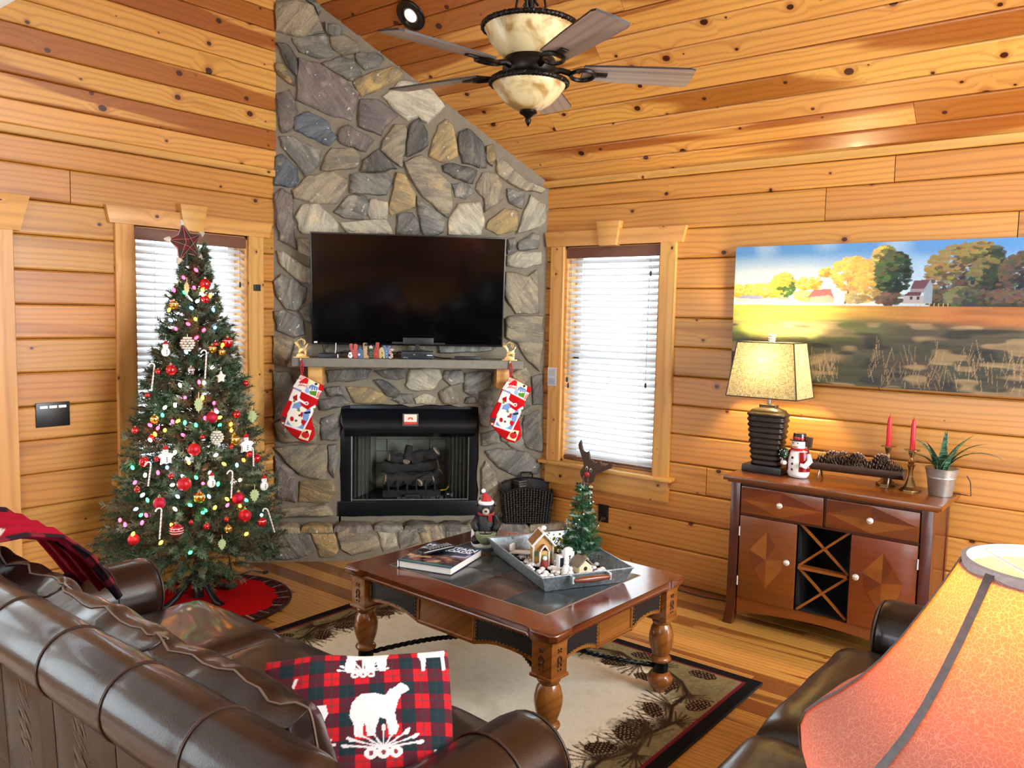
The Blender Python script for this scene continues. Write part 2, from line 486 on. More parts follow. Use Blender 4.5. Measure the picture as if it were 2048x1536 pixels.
# right wall local x = YL_far - y  (runs towards the viewer)
def rx(y): return -y
right_wall = log_wall('wall_right', (XR, 0, 0), -PI / 2, -4.7, 2.6,
    holes=[(-3.25, -2.42, 0.60, 2.15)],
    cuts={4: [rx(1.16)], 3: [rx(1.50)], -2: [rx(1.175), -0.2], -6: [rx(2.12)], -7: [rx(0.53)], 1: [-1.2, 0.3], -1: [0.6], 0: [-0.9], -4: [-0.2], 5: [-2.9, 0.4], 2: [-0.6]},
    backing_holes=[(-3.192, -2.476, 0.66, 2.10)])

# ---- gable boards above the plate line on the left wall
row = 0; z = 2.545
GB = 0.1245
while z < 4.95:
    zt = z + GB
    xa = max(1.30, XRIDGE - (zc(XRIDGE) - z) / KS); xb = XR - (z - ZP) / KS
    if xb - xa < 0.1: break
    for a, b in spans(xa, xb, [[2.9, 2.35][row % 2] if row > 8 else -9], []):
        me = board_mesh('gable_board', b - a - 0.001, GB - 0.002, 0.018, 0.008)
        link('gable_board', me, PINE_CEIL, left_wall, ((a + b) / 2, 0.0, (z + zt) / 2))
    z = zt; row += 1
bm = NB()
prism(bm, [(-2.5, 2.56), (4.7, 2.56), (4.7, 2.6), (XRIDGE, 5.2), (-0.8, 2.7), (-2.5, 2.7)], 0.02, 0.16)
fin(bm, 'gable_core', BACKING, left_wall, None)

# plate trim strips
def strip(name, a, b, parent_loc, rz):
    o = struct(name, None, parent_loc, rz)
    me = board_mesh('trim_board', b - a, 0.045, 0.03, 0.006)
    link('trim_board', me, PINE_TRIM, o, ((a + b) / 2, 0.0, 2.5225))
    return o
strip('trim_1', -2.5, 4.55, (0, YL, 0), 0.0)
strip('trim_2', -4.6, 2.6, (XR, 0, 0), -PI / 2)

# ---- sloped ceiling
ceil = struct('ceiling')
nrm = math.hypot(KS, 1)
def slope_matrix(yc, sl, side=1):
    """local x towards the viewer, local z up the slope, local -y into the room"""
    if side > 0:
        X = Vector((0, -1, 0)); Y = Vector((KS, 0, 1)) / nrm; o = Vector((XR, yc, ZP))
    else:
        X = Vector((0, 1, 0)); Y = Vector((-KS, 0, 1)) / nrm; o = Vector((2 * XRIDGE - XR, yc, ZP))
    Z = X.cross(Y)
    M = Matrix((X, Y, Z)).transposed().to_4x4(); M.translation = o + Z * sl
    return M
CB = 0.127; SL = (XR - XRIDGE) * nrm
CUTS = [[], [1.05], [], [3.1], [], [0.2], [2.6], [], [2.35], [], [1.5], [], [3.0], [0.9]]
rr = 0; s = 0.0
while s + CB < SL + 0.05:
    for a, b in spans(-2.6, YL, CUTS[rr % len(CUTS)] + [[-0.9], [-1.6]][rr % 2], []):
        me = board_mesh('ceiling_board', b - a - 0.002, CB - 0.002, 0.0, 0.009, back=0.02)
        o = link('ceiling_board', me, PINE_CEIL, ceil); o.matrix_local = slope_matrix((a + b) / 2, s + CB / 2)
    s += CB; rr += 1
s = 2.9
while s + 0.3 < SL + 0.05:           # far slope over the loft edge: wide boards, hardly seen
    me = board_mesh('ceiling_board', 7.2, 0.28, 0.0, 0.007, back=0.02)
    o = link('ceiling_board', me, PINE_CEIL, ceil); o.matrix_local = slope_matrix(1.0, s + 0.14, -1)
    s += 0.283
bm = NB()
prism(bm, [(XR + 0.2, ZP - 0.1), (XR + 0.2, ZP + 0.1), (XRIDGE, zc(XRIDGE) + 0.3), (XRIDGE - 1.2, zc(XRIDGE) - 0.85), (XRIDGE - 1.2, zc(XRIDGE) - 1.1), (XRIDGE, zc(XRIDGE) + 0.04), (XR + 0.05, ZP - 0.0)], -2.75, YL + 0.15)
fin(bm, 'roof_deck', BACKING, ceil, None)

# ---- white boxed-in loft over the viewer
loft = struct('ceiling_loft')
bm = NB()
box(bm, ((-2.6 + 1.276) / 2, 1.0, 3.65), (3.876, 7.22, 1.8), 0.004)
fin(bm, 'loft_soffit', WHITE_PAINT, loft, None)

# ---- floor planks (run along Y)
floor = struct('floor')
FW = 0.118; x = XR; i = 0
while x > -2.5:
    cuts = [[3.3, 0.6], [2.2, -0.8], [1.4, 3.9], [2.9, 0.1], [1.9, -1.2], [0.9, 3.6]][i % 6]
    for a, b in spans(-2.6, YL + 0.02, cuts, []):
        me = board_mesh('floor_plank', b - a - 0.0015, FW - 0.001, 0.0, 0.0016, back=0.02)
        o = link('floor_plank', me, PINE_FLOOR, floor)
        M = Matrix(((0, 0, -1, x - FW / 2), (1, 0, 0, (a + b) / 2), (0, -1, 0, 0.0), (0, 0, 0, 1)))
        o.matrix_local = M
    x -= FW; i += 1
bm = NB(); box(bm, (1.0, 1.0, -0.08), (7.4, 7.6, 0.12)); fin(bm, 'subfloor', BACKING, floor, None)

# ---- walls behind the viewer with their glazed openings
WB = plain('back_wall_pine', (196, 136, 70), 0.5, var=0.08)
wb = struct('wall_back')
bm = NB()
for c, s_ in (((-2.58, 1.0, 0.1), (0.12, 7.2, 0.2)), ((-2.58, 1.0, 2.55), (0.12, 7.2, 0.5)), ((-2.58, -1.4, 1.25), (0.12, 2.4, 2.3)), ((-2.58, 3.8, 1.25), (0.12, 1.7, 2.3))): box(bm, c, s_)
fin(bm, 'wall_core', WB, wb, None)
wn = struct('wall_near')
bm = NB()
for c, s_ in (((1.0, -2.68, 0.2), (7.2, 0.12, 0.4)), ((-0.5, -2.68, 1.6), (4.1, 0.12, 2.4)), ((4.45, -2.68, 1.6), (0.4, 0.12, 2.4)), ((1.0, -2.68, 2.5), (7.2, 0.12, 0.14))): box(bm, c, s_)
prism(bm, [(-2.6, 3.7), (-2.6, 2.55), (2.05, 2.55), (2.05, 3.7), (1.9, 5.1)], -2.74, -2.62)
prism(bm, [(3.75, 2.55), (4.7, 2.55), (3.75, 3.35)], -2.74, -2.62)
prism(bm, [(2.05, 3.65), (3.5, 3.65), (1.9, 5.2)], -2.74, -2.62)
fin(bm, 'wall_core', WB, wn, None)

# ---- windows: casing, head, keystone, stool, apron, sashes, panes
VINYL = plain('white_vinyl', (236, 238, 240), 0.35, var=0.02)
def _glass():
    t = NT('window_glass'); a = t.n('ShaderNodeBsdfTransparent'); a.inputs[0].default_value = (0.96, 0.98, 0.98, 1); g = t.n('ShaderNodeBsdfGlossy'); g.inputs['Roughness'].default_value = 0.02
    m_ = t.n('ShaderNodeMixShader'); m_.inputs[0].default_value = 0.06; t.l(a.outputs[0], m_.inputs[1]); t.l(g.outputs[0], m_.inputs[2]); t.l(m_.outputs[0], t.t.nodes['Material Output'].inputs[0]); return t.m
GLASS = _glass()
def casing_piece(name, parent, x0, x1, z0, z1, t=0.022, vertical=False, y=-0.006):
    if vertical:
        me = board_mesh(name, z1 - z0, x1 - x0, t, 0.004)
        o = link(name, me, PINE_TRIM, parent, ((x0 + x1) / 2, y, (z0 + z1) / 2), (0, -PI / 2, 0))
    else:
        me = board_mesh(name, x1 - x0, z1 - z0, t, 0.004)
        o = link(name, me, PINE_TRIM, parent, ((x0 + x1) / 2, y, (z0 + z1) / 2))
    return o
def window(name, loc, rz, x0, x1, keyx):
    w = struct(name, None, loc, rz)
    casing_piece('side_casing', w, x0 - 0.108, x0, 0.645, 2.105, vertical=True)
    casing_piece('side_casing', w, x1, x1 + 0.108, 0.645, 2.105, vertical=True)
    bm = NB(); prism(bm, [(x0 - 0.140, 2.105), (x1 + 0.148, 2.105), (x1 + 0.172, 2.202), (x0 - 0.160, 2.202)], -0.034, 0.0, bev=0.003)
    fin(bm, 'head_casing', PINE_TRIM, w, 35)
    bm = NB(); prism(bm, [(keyx - 0.062, 2.098), (keyx + 0.062, 2.098), (keyx + 0.086, 2.252), (keyx - 0.086, 2.252)], -0.056, -0.004, bev=0.003)
    fin(bm, 'keystone', PINE_TRIM, w, 35)
    bm = NB(); box(bm, ((x0 + x1) / 2, -0.02, 0.652), (x1 - x0 + 0.292, 0.10, 0.024), 0.006); fin(bm, 'stool', PINE_TRIM, w, 35)
    bm = NB(); box(bm, ((x0 + x1) / 2, -0.017, 0.573), (x1 - x0 + 0.226, 0.028, 0.134), 0.004); fin(bm, 'apron', PINE_TRIM, w, 35)
    bm = NB()
    for x in (x0 + 0.008, x1 - 0.008): box(bm, (x, 0.07, 1.38), (0.016, 0.15, 1.44))
    box(bm, ((x0 + x1) / 2, 0.07, 2.092), (x1 - x0, 0.15, 0.016)); box(bm, ((x0 + x1) / 2, 0.07, 0.668), (x1 - x0, 0.15, 0.016))
    fin(bm, 'jamb_liner', PINE_TRIM, w, None)
    for nm, z0, z1, y in (('upper_sash', 1.36, 2.085, 0.125), ('lower_sash', 0.675, 1.40, 0.105)):
        bm = NB()
        for x in (x0 + 0.04, x1 - 0.04): box(bm, (x, y, (z0 + z1) / 2), (0.05, 0.03, z1 - z0), 0.003)
        for zz in (z0 + 0.022, z1 - 0.022): box(bm, ((x0 + x1) / 2, y, zz), (x1 - x0 - 0.03, 0.03, 0.044), 0.003)
        sh = fin(bm, nm, VINYL, w, 35)
        bm = NB(); box(bm, ((x0 + x1) / 2, y, (z0 + z1) / 2), (x1 - x0 - 0.12, 0.004, z1 - z0 - 0.08)); fin(bm, 'pane', GLASS, sh, None)
    return w
window('window_1', (0, YL, 0), 0.0, 2.317, 3.053, 2.665)
window('window_2', (XR, 0, 0), -PI / 2, -3.192, -2.476, -2.84)

# ---- glazed double door at the far left, mostly out of view
d1 = struct('door_1', None, (0, YL, 0), 0.0)
casing_piece('side_casing', d1, 1.587, 1.695, 0.0, 2.02, vertical=True)
casing_piece('side_casing', d1, -0.36, -0.252, 0.0, 2.02, vertical=True)
bm = NB(); prism(bm, [(-0.39, 2.02), (1.727, 2.02), (1.776, 2.198), (-0.43, 2.198)], -0.034, 0.0, bev=0.003); fin(bm, 'head_casing', PINE_TRIM, d1, 35)
for xa, xb in ((-0.25, 0.668), (0.672, 1.588)):
    bm = NB()
    for x in (xa + 0.06, xb - 0.06): box(bm, (x, 0.05, 1.01), (0.11, 0.04, 2.0), 0.003)
    for z, hh in ((0.13, 0.24), (1.95, 0.12)): box(bm, ((xa + xb) / 2, 0.05, z), (xb - xa - 0.02, 0.04, hh), 0.003)
    dl = fin(bm, 'door_leaf', PINE_TRIM, d1, 35)
    bm = NB(); box(bm, ((xa + xb) / 2, 0.05, 1.07), (xb - xa - 0.2, 0.006, 1.66)); fin(bm, 'pane', GLASS, dl, None)
    xk = xb - 0.05 if xa < 0 else xa + 0.05
    bm = NB(); sphere(bm, (xk, -0.02, 0.97), 0.026); cyl(bm, (xk, 0.04, 0.97), (xk, -0.02, 0.97), 0.012); fin(bm, 'door_knob', plain('dark_bronze', (40, 30, 24), 0.35, 0.8), dl, 35)

# ---- added glazing, unseen to the left, that gives the sofa leather its highlights
for nm, xa, xb, za, zb in (('added_window_1', -2.15, -0.45, 0.30, 2.10), ('added_window_2', -0.28, 1.54, 2.24, 2.50)):
    w = struct(nm, None, (0, YL, 0), 0.0)
    for x in (xa - 0.03, xb + 0.03): casing_piece('side_casing', w, x - 0.03, x + 0.03, za, zb, vertical=True)
    for z in (za - 0.03, zb + 0.03): casing_piece('head_casing' if z > 1.0 + za else 'stool', w, xa - 0.06, xb + 0.06, z - 0.03, z + 0.03)
    bm = NB(); box(bm, ((xa + xb) / 2, 0.06, (za + zb) / 2), (xb - xa, 0.006, zb - za)); fin(bm, 'pane', GLASS, w, None)

# ---- window blinds (hang inside the casings)
def slat_mat():
    t = NT('white_blind_slat'); t.set(color=srgb(240, 240, 240), rough=0.45)
    tr_ = t.n('ShaderNodeBsdfTranslucent'); tr_.inputs[0].default_value = (0.85, 0.87, 0.9, 1)
    mx = t.n('ShaderNodeMixShader'); mx.inputs[0].default_value = 0.5
    out = t.t.nodes['Material Output']
    t.l(t.b.outputs[0], mx.inputs[1]); t.l(tr_.outputs[0], mx.inputs[2]); t.l(mx.outputs[0], out.inputs[0])
    return t.m
SLAT = slat_mat()
VALANCE = plain('blind_valance_brown', (112, 72, 54), 0.5, var=0.04)
CORD = plain('blind_cord', (232, 230, 224), 0.7, var=0.02)
TASSEL = plain('blind_tassel', (26, 22, 20), 0.5)
def blind(label, loc, rz, x0, x1, tilt, tassels):
    t = thing('window_blind', label, 'blind', loc, rz)
    bm = NB(); box(bm, ((x0 + x1) / 2, 0.002, 2.062), (x1 - x0 - 0.012, 0.016, 0.07), 0.004); box(bm, ((x0 + x1) / 2, 0.03, 2.07), (x1 - x0 - 0.02, 0.04, 0.04)); fin(bm, 'valance', VALANCE, t, 35)
    n = 32; pitch = (2.02 - 0.70) / n
    me = None
    for i in range(n):
        if me is None:
            bm = NB(); box(bm, (0, 0, 0), (x1 - x0 - 0.024, 0.046, 0.003), 0.001); o = fin(bm, 'slat', SLAT, t, 35); me = o.data
        else: o = link('slat', me, None, t)
        o.location = ((x0 + x1) / 2, 0.032, 0.705 + pitch * (i + 0.5)); o.rotation_euler = (tilt, 0, 0)
    bm = NB(); box(bm, ((x0 + x1) / 2, 0.032, 0.695), (x1 - x0 - 0.02, 0.05, 0.018), 0.004); fin(bm, 'bottom_rail', VALANCE, t, 35)
    for fx in (0.18, 0.5, 0.82):
        bm = NB()
        for yy in (0.008, 0.056): cyl(bm, (x0 + (x1 - x0) * fx, yy, 0.70), (x0 + (x1 - x0) * fx, yy, 2.04), 0.0012, n=5)
        fin(bm, 'ladder_cord', CORD, t, 35)
    for x, z in tassels:
        bm = NB(); cyl(bm, (x, 0.0, z), (x, 0.0, 2.03), 0.0010, n=5); lathe(bm, [(0.001, 0.02), (0.006, 0.01), (0.007, -0.008), (0.004, -0.018), (0, -0.02)], 8, (x, 0, z)); fin(bm, 'pull_cord', TASSEL, t, 35)
    return t
blind('white slat blind with brown valance behind the Christmas tree', (0, YL, 0), 0.0, 2.317, 3.053, math.radians(32), [(3.005, 1.80)])
blind('white slat blind with brown valance on the window right of the fireplace', (XR, 0, 0), -PI / 2, -3.192, -2.476, math.radians(32), [(-2.55, 1.92), (-2.56, 1.22), (-3.16, 1.22), (-3.15, 1.18)])
# ================================================================== STONE CHIMNEY
FP = Vector((3.245, 4.614, 0)); FA = math.atan2(-0.6972, 0.7169)   # local x along the face, local -y into the room
def stone_mat(name, c1, c2, c3):
    t = NT(name); v = t.coord(); rnd = t.n('ShaderNodeObjectInfo').outputs['Random']
    off = t.n('ShaderNodeCombineXYZ'); t.l(t.math('MULTIPLY', rnd, 40.0), off.inputs[0]); t.l(t.math('MULTIPLY', rnd, 23.0), off.inputs[2])
    rot = t.n('ShaderNodeVectorRotate', rotation_type='Y_AXIS'); t.l(v, rot.inputs['Vector']); t.l(t.math('MULTIPLY', rnd, 6.28), rot.inputs['Angle'])
    w = t.vadd(rot.outputs[0], off.outputs[0])
    a = t.noise(t.vmul(w, (3.0, 6.0, 14.0)), 1.6, 5.0, 0.62, 0.6)
    b = t.noise(w, 9.0, 5.0, 0.6)
    e = t.noise(w, 60.0, 4.0, 0.65)
    c = t.mix(t.smooth(a, 0.38, 0.62), srgb(c1), srgb(c2))
    c = t.mix(t.smooth(b, 0.55, 0.72), c, srgb(c3))
    c = t.mix(t.math('MULTIPLY', t.math('SUBTRACT', e, 0.2), 0.42), c, (0.03, 0.03, 0.03, 1))
    c = t.mix(t.smooth(t.noise(w, 30.0, 3.0), 0.66, 0.74), c, srgb(196, 190, 176))
    hs = t.n('ShaderNodeHueSaturation'); t.l(c, hs.inputs['Color']); t.l(t.math('MULTIPLY_ADD', t.math('FRACT', t.math('MULTIPLY', rnd, 13.7)), 0.35, 0.86), hs.inputs['Value'])
    t.set(color=hs.outputs[0], rough=0.62, spec=0.4)
    t.bump(t.math('ADD', t.math('MULTIPLY', a, 1.3), t.math('ADD', b, t.math('MULTIPLY', e, 0.5))), 0.9, 0.016)
    return t.m
ST = {'g': stone_mat('stone_grey', (140, 137, 126), (103, 103, 97), (169, 162, 142)),
      't': stone_mat('stone_tan', (164, 153, 126), (126, 119, 103), (185, 164, 122)),
      'o': stone_mat('stone_ochre', (178, 153, 103), (135, 122, 94), (201, 169, 103)),
      'p': stone_mat('stone_mauve', (133, 122, 115), (110, 101, 97), (158, 146, 131)),
      'b': stone_mat('stone_blue', (108, 117, 122), (83, 92, 99), (169, 158, 131)),
      'd': stone_mat('stone_dark', (108, 106, 99), (76, 76, 72), (137, 131, 112)),
      'l': stone_mat('stone_pale', (194, 187, 162), (160, 155, 137), (212, 198, 158))}
MORTAR = plain('mortar', (126, 117, 100), 0.9, var=0.12, scale=20, bump=0.8, bscale=70)
STONES=[('t',[(0.035,3.585),(0.157,3.607),(0.258,3.582),(0.322,3.441),(0.207,3.393),(0.034,3.419)]),
('g',[(0.221,3.615),(0.276,3.619),(0.308,3.567),(0.294,3.534),(0.262,3.591)]),
('g',[(0.336,3.487),(0.395,3.477),(0.442,3.457),(0.432,3.416),(0.359,3.411),(0.34,3.442)]),
('g',[(0.13,3.379),(0.345,3.415),(0.359,3.325),(0.387,3.281),(0.295,3.266),(0.175,3.296)]),
('t',[(0.368,3.398),(0.451,3.417),(0.553,3.373),(0.549,3.318),(0.451,3.289),(0.387,3.326)]),
('d',[(0.034,3.342),(0.111,3.328),(0.161,3.213),(0.157,3.144),(0.093,3.218)]),
('o',[(0.029,3.215),(0.075,3.208),(0.143,3.084),(0.084,3.118),(0.029,3.178)]),
('p',[(0.175,3.255),(0.295,3.23),(0.433,3.155),(0.55,3.065),(0.499,2.882),(0.341,2.92),(0.161,2.994)]),
('g',[(0.313,3.231),(0.414,3.273),(0.516,3.27),(0.563,3.181),(0.508,3.136),(0.415,3.177)]),
('g',[(0.535,3.303),(0.656,3.319),(0.708,3.281),(0.675,3.238),(0.591,3.21),(0.544,3.253)]),
('o',[(0.517,3.141),(0.638,3.194),(0.779,3.239),(0.831,3.196),(0.761,3.136),(0.573,3.038),(0.536,3.087)]),
('l',[(0.705,3.041),(0.808,3.143),(0.864,3.151),(1.017,3.113),(1.104,3.005),(0.991,2.892),(0.933,2.931),(0.867,2.904),(0.8,2.952)]),
('p',[(0.564,3.015),(0.677,3.02),(0.8,2.924),(0.725,2.865),(0.697,2.798),(0.556,2.847),(0.551,2.94)]),
('p',[(0.033,3.024),(0.111,3.055),(0.143,2.993),(0.157,2.92),(0.12,2.808),(0.064,2.787),(0.037,2.914)]),
('b',[(0.143,2.882),(0.23,2.924),(0.351,2.865),(0.369,2.81),(0.416,2.775),(0.36,2.717),(0.267,2.759),(0.152,2.8)]),
('p',[(0.434,2.823),(0.49,2.849),(0.641,2.758),(0.594,2.69),(0.472,2.722),(0.421,2.757)]),
('g',[(0.046,2.758),(0.129,2.762),(0.23,2.711),(0.304,2.677),(0.295,2.593),(0.212,2.515),(0.156,2.596),(0.064,2.694)]),
('t',[(0.379,2.699),(0.51,2.705),(0.561,2.661),(0.538,2.585),(0.314,2.557),(0.342,2.651)]),
('b',[(0.023,2.628),(0.064,2.648),(0.156,2.559),(0.161,2.485),(0.137,2.447),(0.018,2.451)]),
('t',[(0.707,2.761),(0.782,2.867),(0.848,2.871),(0.858,2.805),(0.832,2.597),(0.698,2.704)]),
('d',[(0.886,2.872),(0.938,2.908),(0.992,2.831),(0.997,2.746),(0.869,2.67),(0.873,2.787)]),
('o',[(1.068,2.881),(1.115,2.921),(1.164,2.876),(1.196,2.689),(1.1,2.642),(1.013,2.681),(1.031,2.776)]),
('d',[(1.213,2.841),(1.261,2.862),(1.349,2.791),(1.39,2.697),(1.386,2.621),(1.235,2.643),(1.204,2.755)]),
('d',[(0.585,2.634),(0.679,2.703),(0.794,2.586),(0.68,2.567),(0.567,2.563)]),
('t',[(0.851,2.626),(0.955,2.678),(1.042,2.625),(1.091,2.551),(1.155,2.497),(1.167,2.344),(1.134,2.285),(0.987,2.404),(0.929,2.478)]),
('d',[(1.1,2.618),(1.177,2.636),(1.323,2.599),(1.296,2.512),(1.217,2.537),(1.11,2.58)]),
('o',[(1.389,2.754),(1.428,2.766),(1.449,2.681),(1.43,2.632),(1.39,2.669)]),
('t',[(1.454,2.681),(1.528,2.655),(1.679,2.527),(1.789,2.493),(1.76,2.467),(1.61,2.495),(1.47,2.576)]),
('t',[(0.133,2.419),(0.221,2.515),(0.388,2.55),(0.478,2.507),(0.473,2.451),(0.408,2.349),(0.267,2.344),(0.147,2.372)]),
('g',[(0.501,2.536),(0.737,2.555),(0.766,2.5),(0.729,2.418),(0.501,2.419)]),
('o',[(0.803,2.558),(0.851,2.551),(0.92,2.421),(0.92,2.345),(0.768,2.282),(0.744,2.319),(0.785,2.463)]),
('g',[(1.16,2.502),(1.257,2.51),(1.311,2.455),(1.249,2.409),(1.19,2.421)]),
('t',[(1.325,2.475),(1.363,2.581),(1.47,2.586),(1.492,2.491),(1.473,2.442),(1.503,2.424),(1.387,2.333),(1.375,2.429)]),
('g',[(1.531,2.483),(1.64,2.468),(1.633,2.361),(1.553,2.397)]),
('g',[(0.398,2.288),(0.483,2.395),(0.586,2.403),(0.615,2.362),(0.587,2.252),(0.455,2.261)]),
('l',[(0.634,2.381),(0.738,2.366),(0.73,2.261),(0.635,2.258),(0.611,2.295)]),
('g',[(0.806,2.283),(0.902,2.301),(0.951,2.202),(0.947,2.154),(0.807,2.159)]),
('g',[(0.934,2.412),(0.988,2.366),(1.114,2.284),(1.106,2.188),(0.99,2.146),(0.96,2.222),(0.94,2.336)]),
('l',[(1.148,2.276),(1.21,2.374),(1.347,2.389),(1.378,2.274),(1.36,2.177),(1.145,2.17)]),
('o',[(1.417,2.276),(1.514,2.347),(1.604,2.34),(1.606,2.214),(1.478,2.181),(1.399,2.217)]),
('l',[(0.151,2.251),(0.193,2.327),(0.295,2.34),(0.399,2.24),(0.427,2.147),(0.193,2.149)]),
('l',[(0.432,2.227),(0.73,2.252),(0.769,2.158),(0.493,2.149)]),
('p',[(0.021,2.392),(0.062,2.425),(0.128,2.389),(0.137,2.133),(0.153,2.044),(0.052,2.098),(0.03,2.226)]),
('l',[(0.166,2.105),(0.242,2.108),(0.242,1.995),(0.172,2.025)]),
('l',[(0.029,2.027),(0.074,2.022),(0.249,1.914),(0.249,1.813),(0.153,1.856),(0.061,1.931)]),
('g',[(0.01,1.83),(0.054,1.873),(0.146,1.843),(0.217,1.792),(0.204,1.707),(0.153,1.644),(0.086,1.656),(0.035,1.73)]),
('g',[(0.172,1.645),(0.249,1.695),(0.255,1.561),(0.201,1.603)]),
('g',[(0.009,1.635),(0.073,1.643),(0.197,1.58),(0.204,1.491),(0.136,1.47),(0.034,1.514)]),
('t',[(0.008,1.468),(0.123,1.437),(0.078,1.275),(0.008,1.301)]),
('t',[(0.094,1.275),(0.146,1.418),(0.249,1.406),(0.249,1.347),(0.171,1.266)]),
('g',[(0.008,1.238),(0.11,1.226),(0.152,1.11),(0.071,0.973),(0.01,0.92)]),
('t',[(0.152,1.187),(0.226,1.148),(0.217,1.054),(0.158,1.087)]),
('t',[(0.01,0.897),(0.097,0.947),(0.178,0.987),(0.301,0.888),(0.269,0.767),(0.048,0.78)]),
('t',[(0.009,0.736),(0.242,0.746),(0.35,0.753),(0.341,0.516),(0.177,0.551)]),
('p',[(0.015,0.672),(0.135,0.568),(0.148,0.368),(0.031,0.396)]),
('o',[(0.177,0.5),(0.374,0.509),(0.407,0.431),(0.358,0.363),(0.167,0.364)]),
('t',[(0.053,0.321),(0.341,0.346),(0.387,0.277),(0.144,0.266),(0.03,0.274)]),
('g',[(0.314,0.928),(0.399,0.955),(0.442,0.868),(0.426,0.787),(0.321,0.787)]),
('g',[(0.36,0.746),(0.413,0.753),(0.423,0.652),(0.4,0.533),(0.367,0.584)]),
('g',[(0.343,1.249),(0.64,1.262),(0.611,1.205),(0.363,1.172)]),
('g',[(0.66,1.253),(0.855,1.265),(0.866,1.215),(0.816,1.197),(0.733,1.207)]),
('d',[(0.661,1.189),(0.71,1.193),(0.827,1.117),(0.807,1.079),(0.747,1.089)]),
('l',[(0.873,1.158),(0.902,1.266),(1.089,1.268),(1.11,1.211),(1.041,1.129),(0.903,1.127)]),
('g',[(1.136,1.258),(1.248,1.26),(1.256,1.182),(1.178,1.161),(1.12,1.211)]),
('g',[(1.275,1.24),(1.455,1.252),(1.437,1.153),(1.318,1.094),(1.27,1.121)]),
('o',[(0.477,1.144),(0.641,1.135),(0.747,1.079),(0.721,1.038),(0.536,1.037)]),
('g',[(0.778,1.059),(0.837,1.096),(0.914,1.097),(0.914,1.04),(0.838,1.032)]),
('l',[(0.931,1.07),(0.994,1.098),(1.072,1.071),(1.062,1.037),(0.945,1.033)]),
('t',[(1.101,1.109),(1.168,1.15),(1.23,1.09),(1.221,1.042),(1.133,1.038)]),
('g',[(0.343,1.132),(0.431,1.143),(0.467,1.09),(0.363,1.082)]),
('g',[(0.298,1.058),(0.457,1.076),(0.504,1.037),(0.432,1.009),(0.314,0.988)]),
('g',[(1.285,1.076),(1.339,1.08),(1.35,1.043),(1.272,1.042)]),
('g',[(1.376,1.111),(1.447,1.133),(1.459,1.044),(1.399,0.981),(1.37,1.053)]),
('l',[(1.692,2.449),(1.792,2.387),(1.795,2.287),(1.758,2.243),(1.606,2.194),(1.638,2.282)]),
('g',[(1.618,2.135),(1.715,2.198),(1.76,2.179),(1.748,2.099),(1.619,2.085)]),
('g',[(1.543,2.146),(1.59,2.161),(1.592,2.084),(1.545,2.056)]),
('l',[(1.545,2.039),(1.609,2.068),(1.773,2.073),(1.771,1.992),(1.622,1.965),(1.547,1.976)]),
('t',[(1.534,1.929),(1.623,1.921),(1.684,1.903),(1.741,1.948),(1.769,1.665),(1.608,1.655),(1.537,1.771)]),
('t',[(1.54,1.613),(1.588,1.634),(1.79,1.638),(1.795,1.438),(1.778,1.266),(1.697,1.337),(1.633,1.445),(1.543,1.495)]),
('g',[(1.728,1.221),(1.8,1.239),(1.805,1.036),(1.742,1.035)]),
('t',[(1.575,1.243),(1.678,1.286),(1.71,1.228),(1.68,1.166),(1.618,1.186)]),
('g',[(1.385,0.964),(1.429,1.023),(1.477,1.023),(1.438,0.882),(1.387,0.885)]),
('g',[(1.685,0.952),(1.785,0.994),(1.813,0.706),(1.711,0.737),(1.668,0.8)]),
('g',[(1.417,0.709),(1.507,0.73),(1.712,0.699),(1.804,0.618),(1.785,0.555),(1.653,0.535),(1.509,0.598)]),
('t',[(1.396,0.588),(1.422,0.636),(1.489,0.567),(1.505,0.483),(1.399,0.414)]),
('t',[(1.392,0.383),(1.512,0.445),(1.547,0.251),(1.464,0.245),(1.398,0.267)]),
('g',[(1.388,0.83),(1.484,0.855),(1.516,0.772),(1.393,0.751)]),
('g',[(1.556,0.504),(1.783,0.51),(1.821,0.369),(1.806,0.245),(1.568,0.248)]),
('g',[(1.544,1.099),(1.698,1.135),(1.725,1.014),(1.668,0.962),(1.547,0.962)]),
('g',[(1.523,0.927),(1.651,0.91),(1.682,0.772),(1.621,0.73),(1.526,0.789)]),
('g',[(0.307,1.847),(0.565,1.903),(0.632,1.592),(0.372,1.521)]),
('t',[(0.695,1.923),(0.99,1.964),(1.028,1.599),(0.698,1.56)]),
('g',[(1.09,1.933),(1.392,1.942),(1.432,1.574),(1.128,1.601)]),
('g',[(0.372,1.494),(0.599,1.525),(0.649,1.393),(0.339,1.371)]),
('t',[(0.698,1.5),(0.962,1.531),(0.997,1.398),(0.732,1.377)]),
('g',[(1.062,1.527),(1.365,1.539),(1.452,1.405),(1.098,1.383)])]
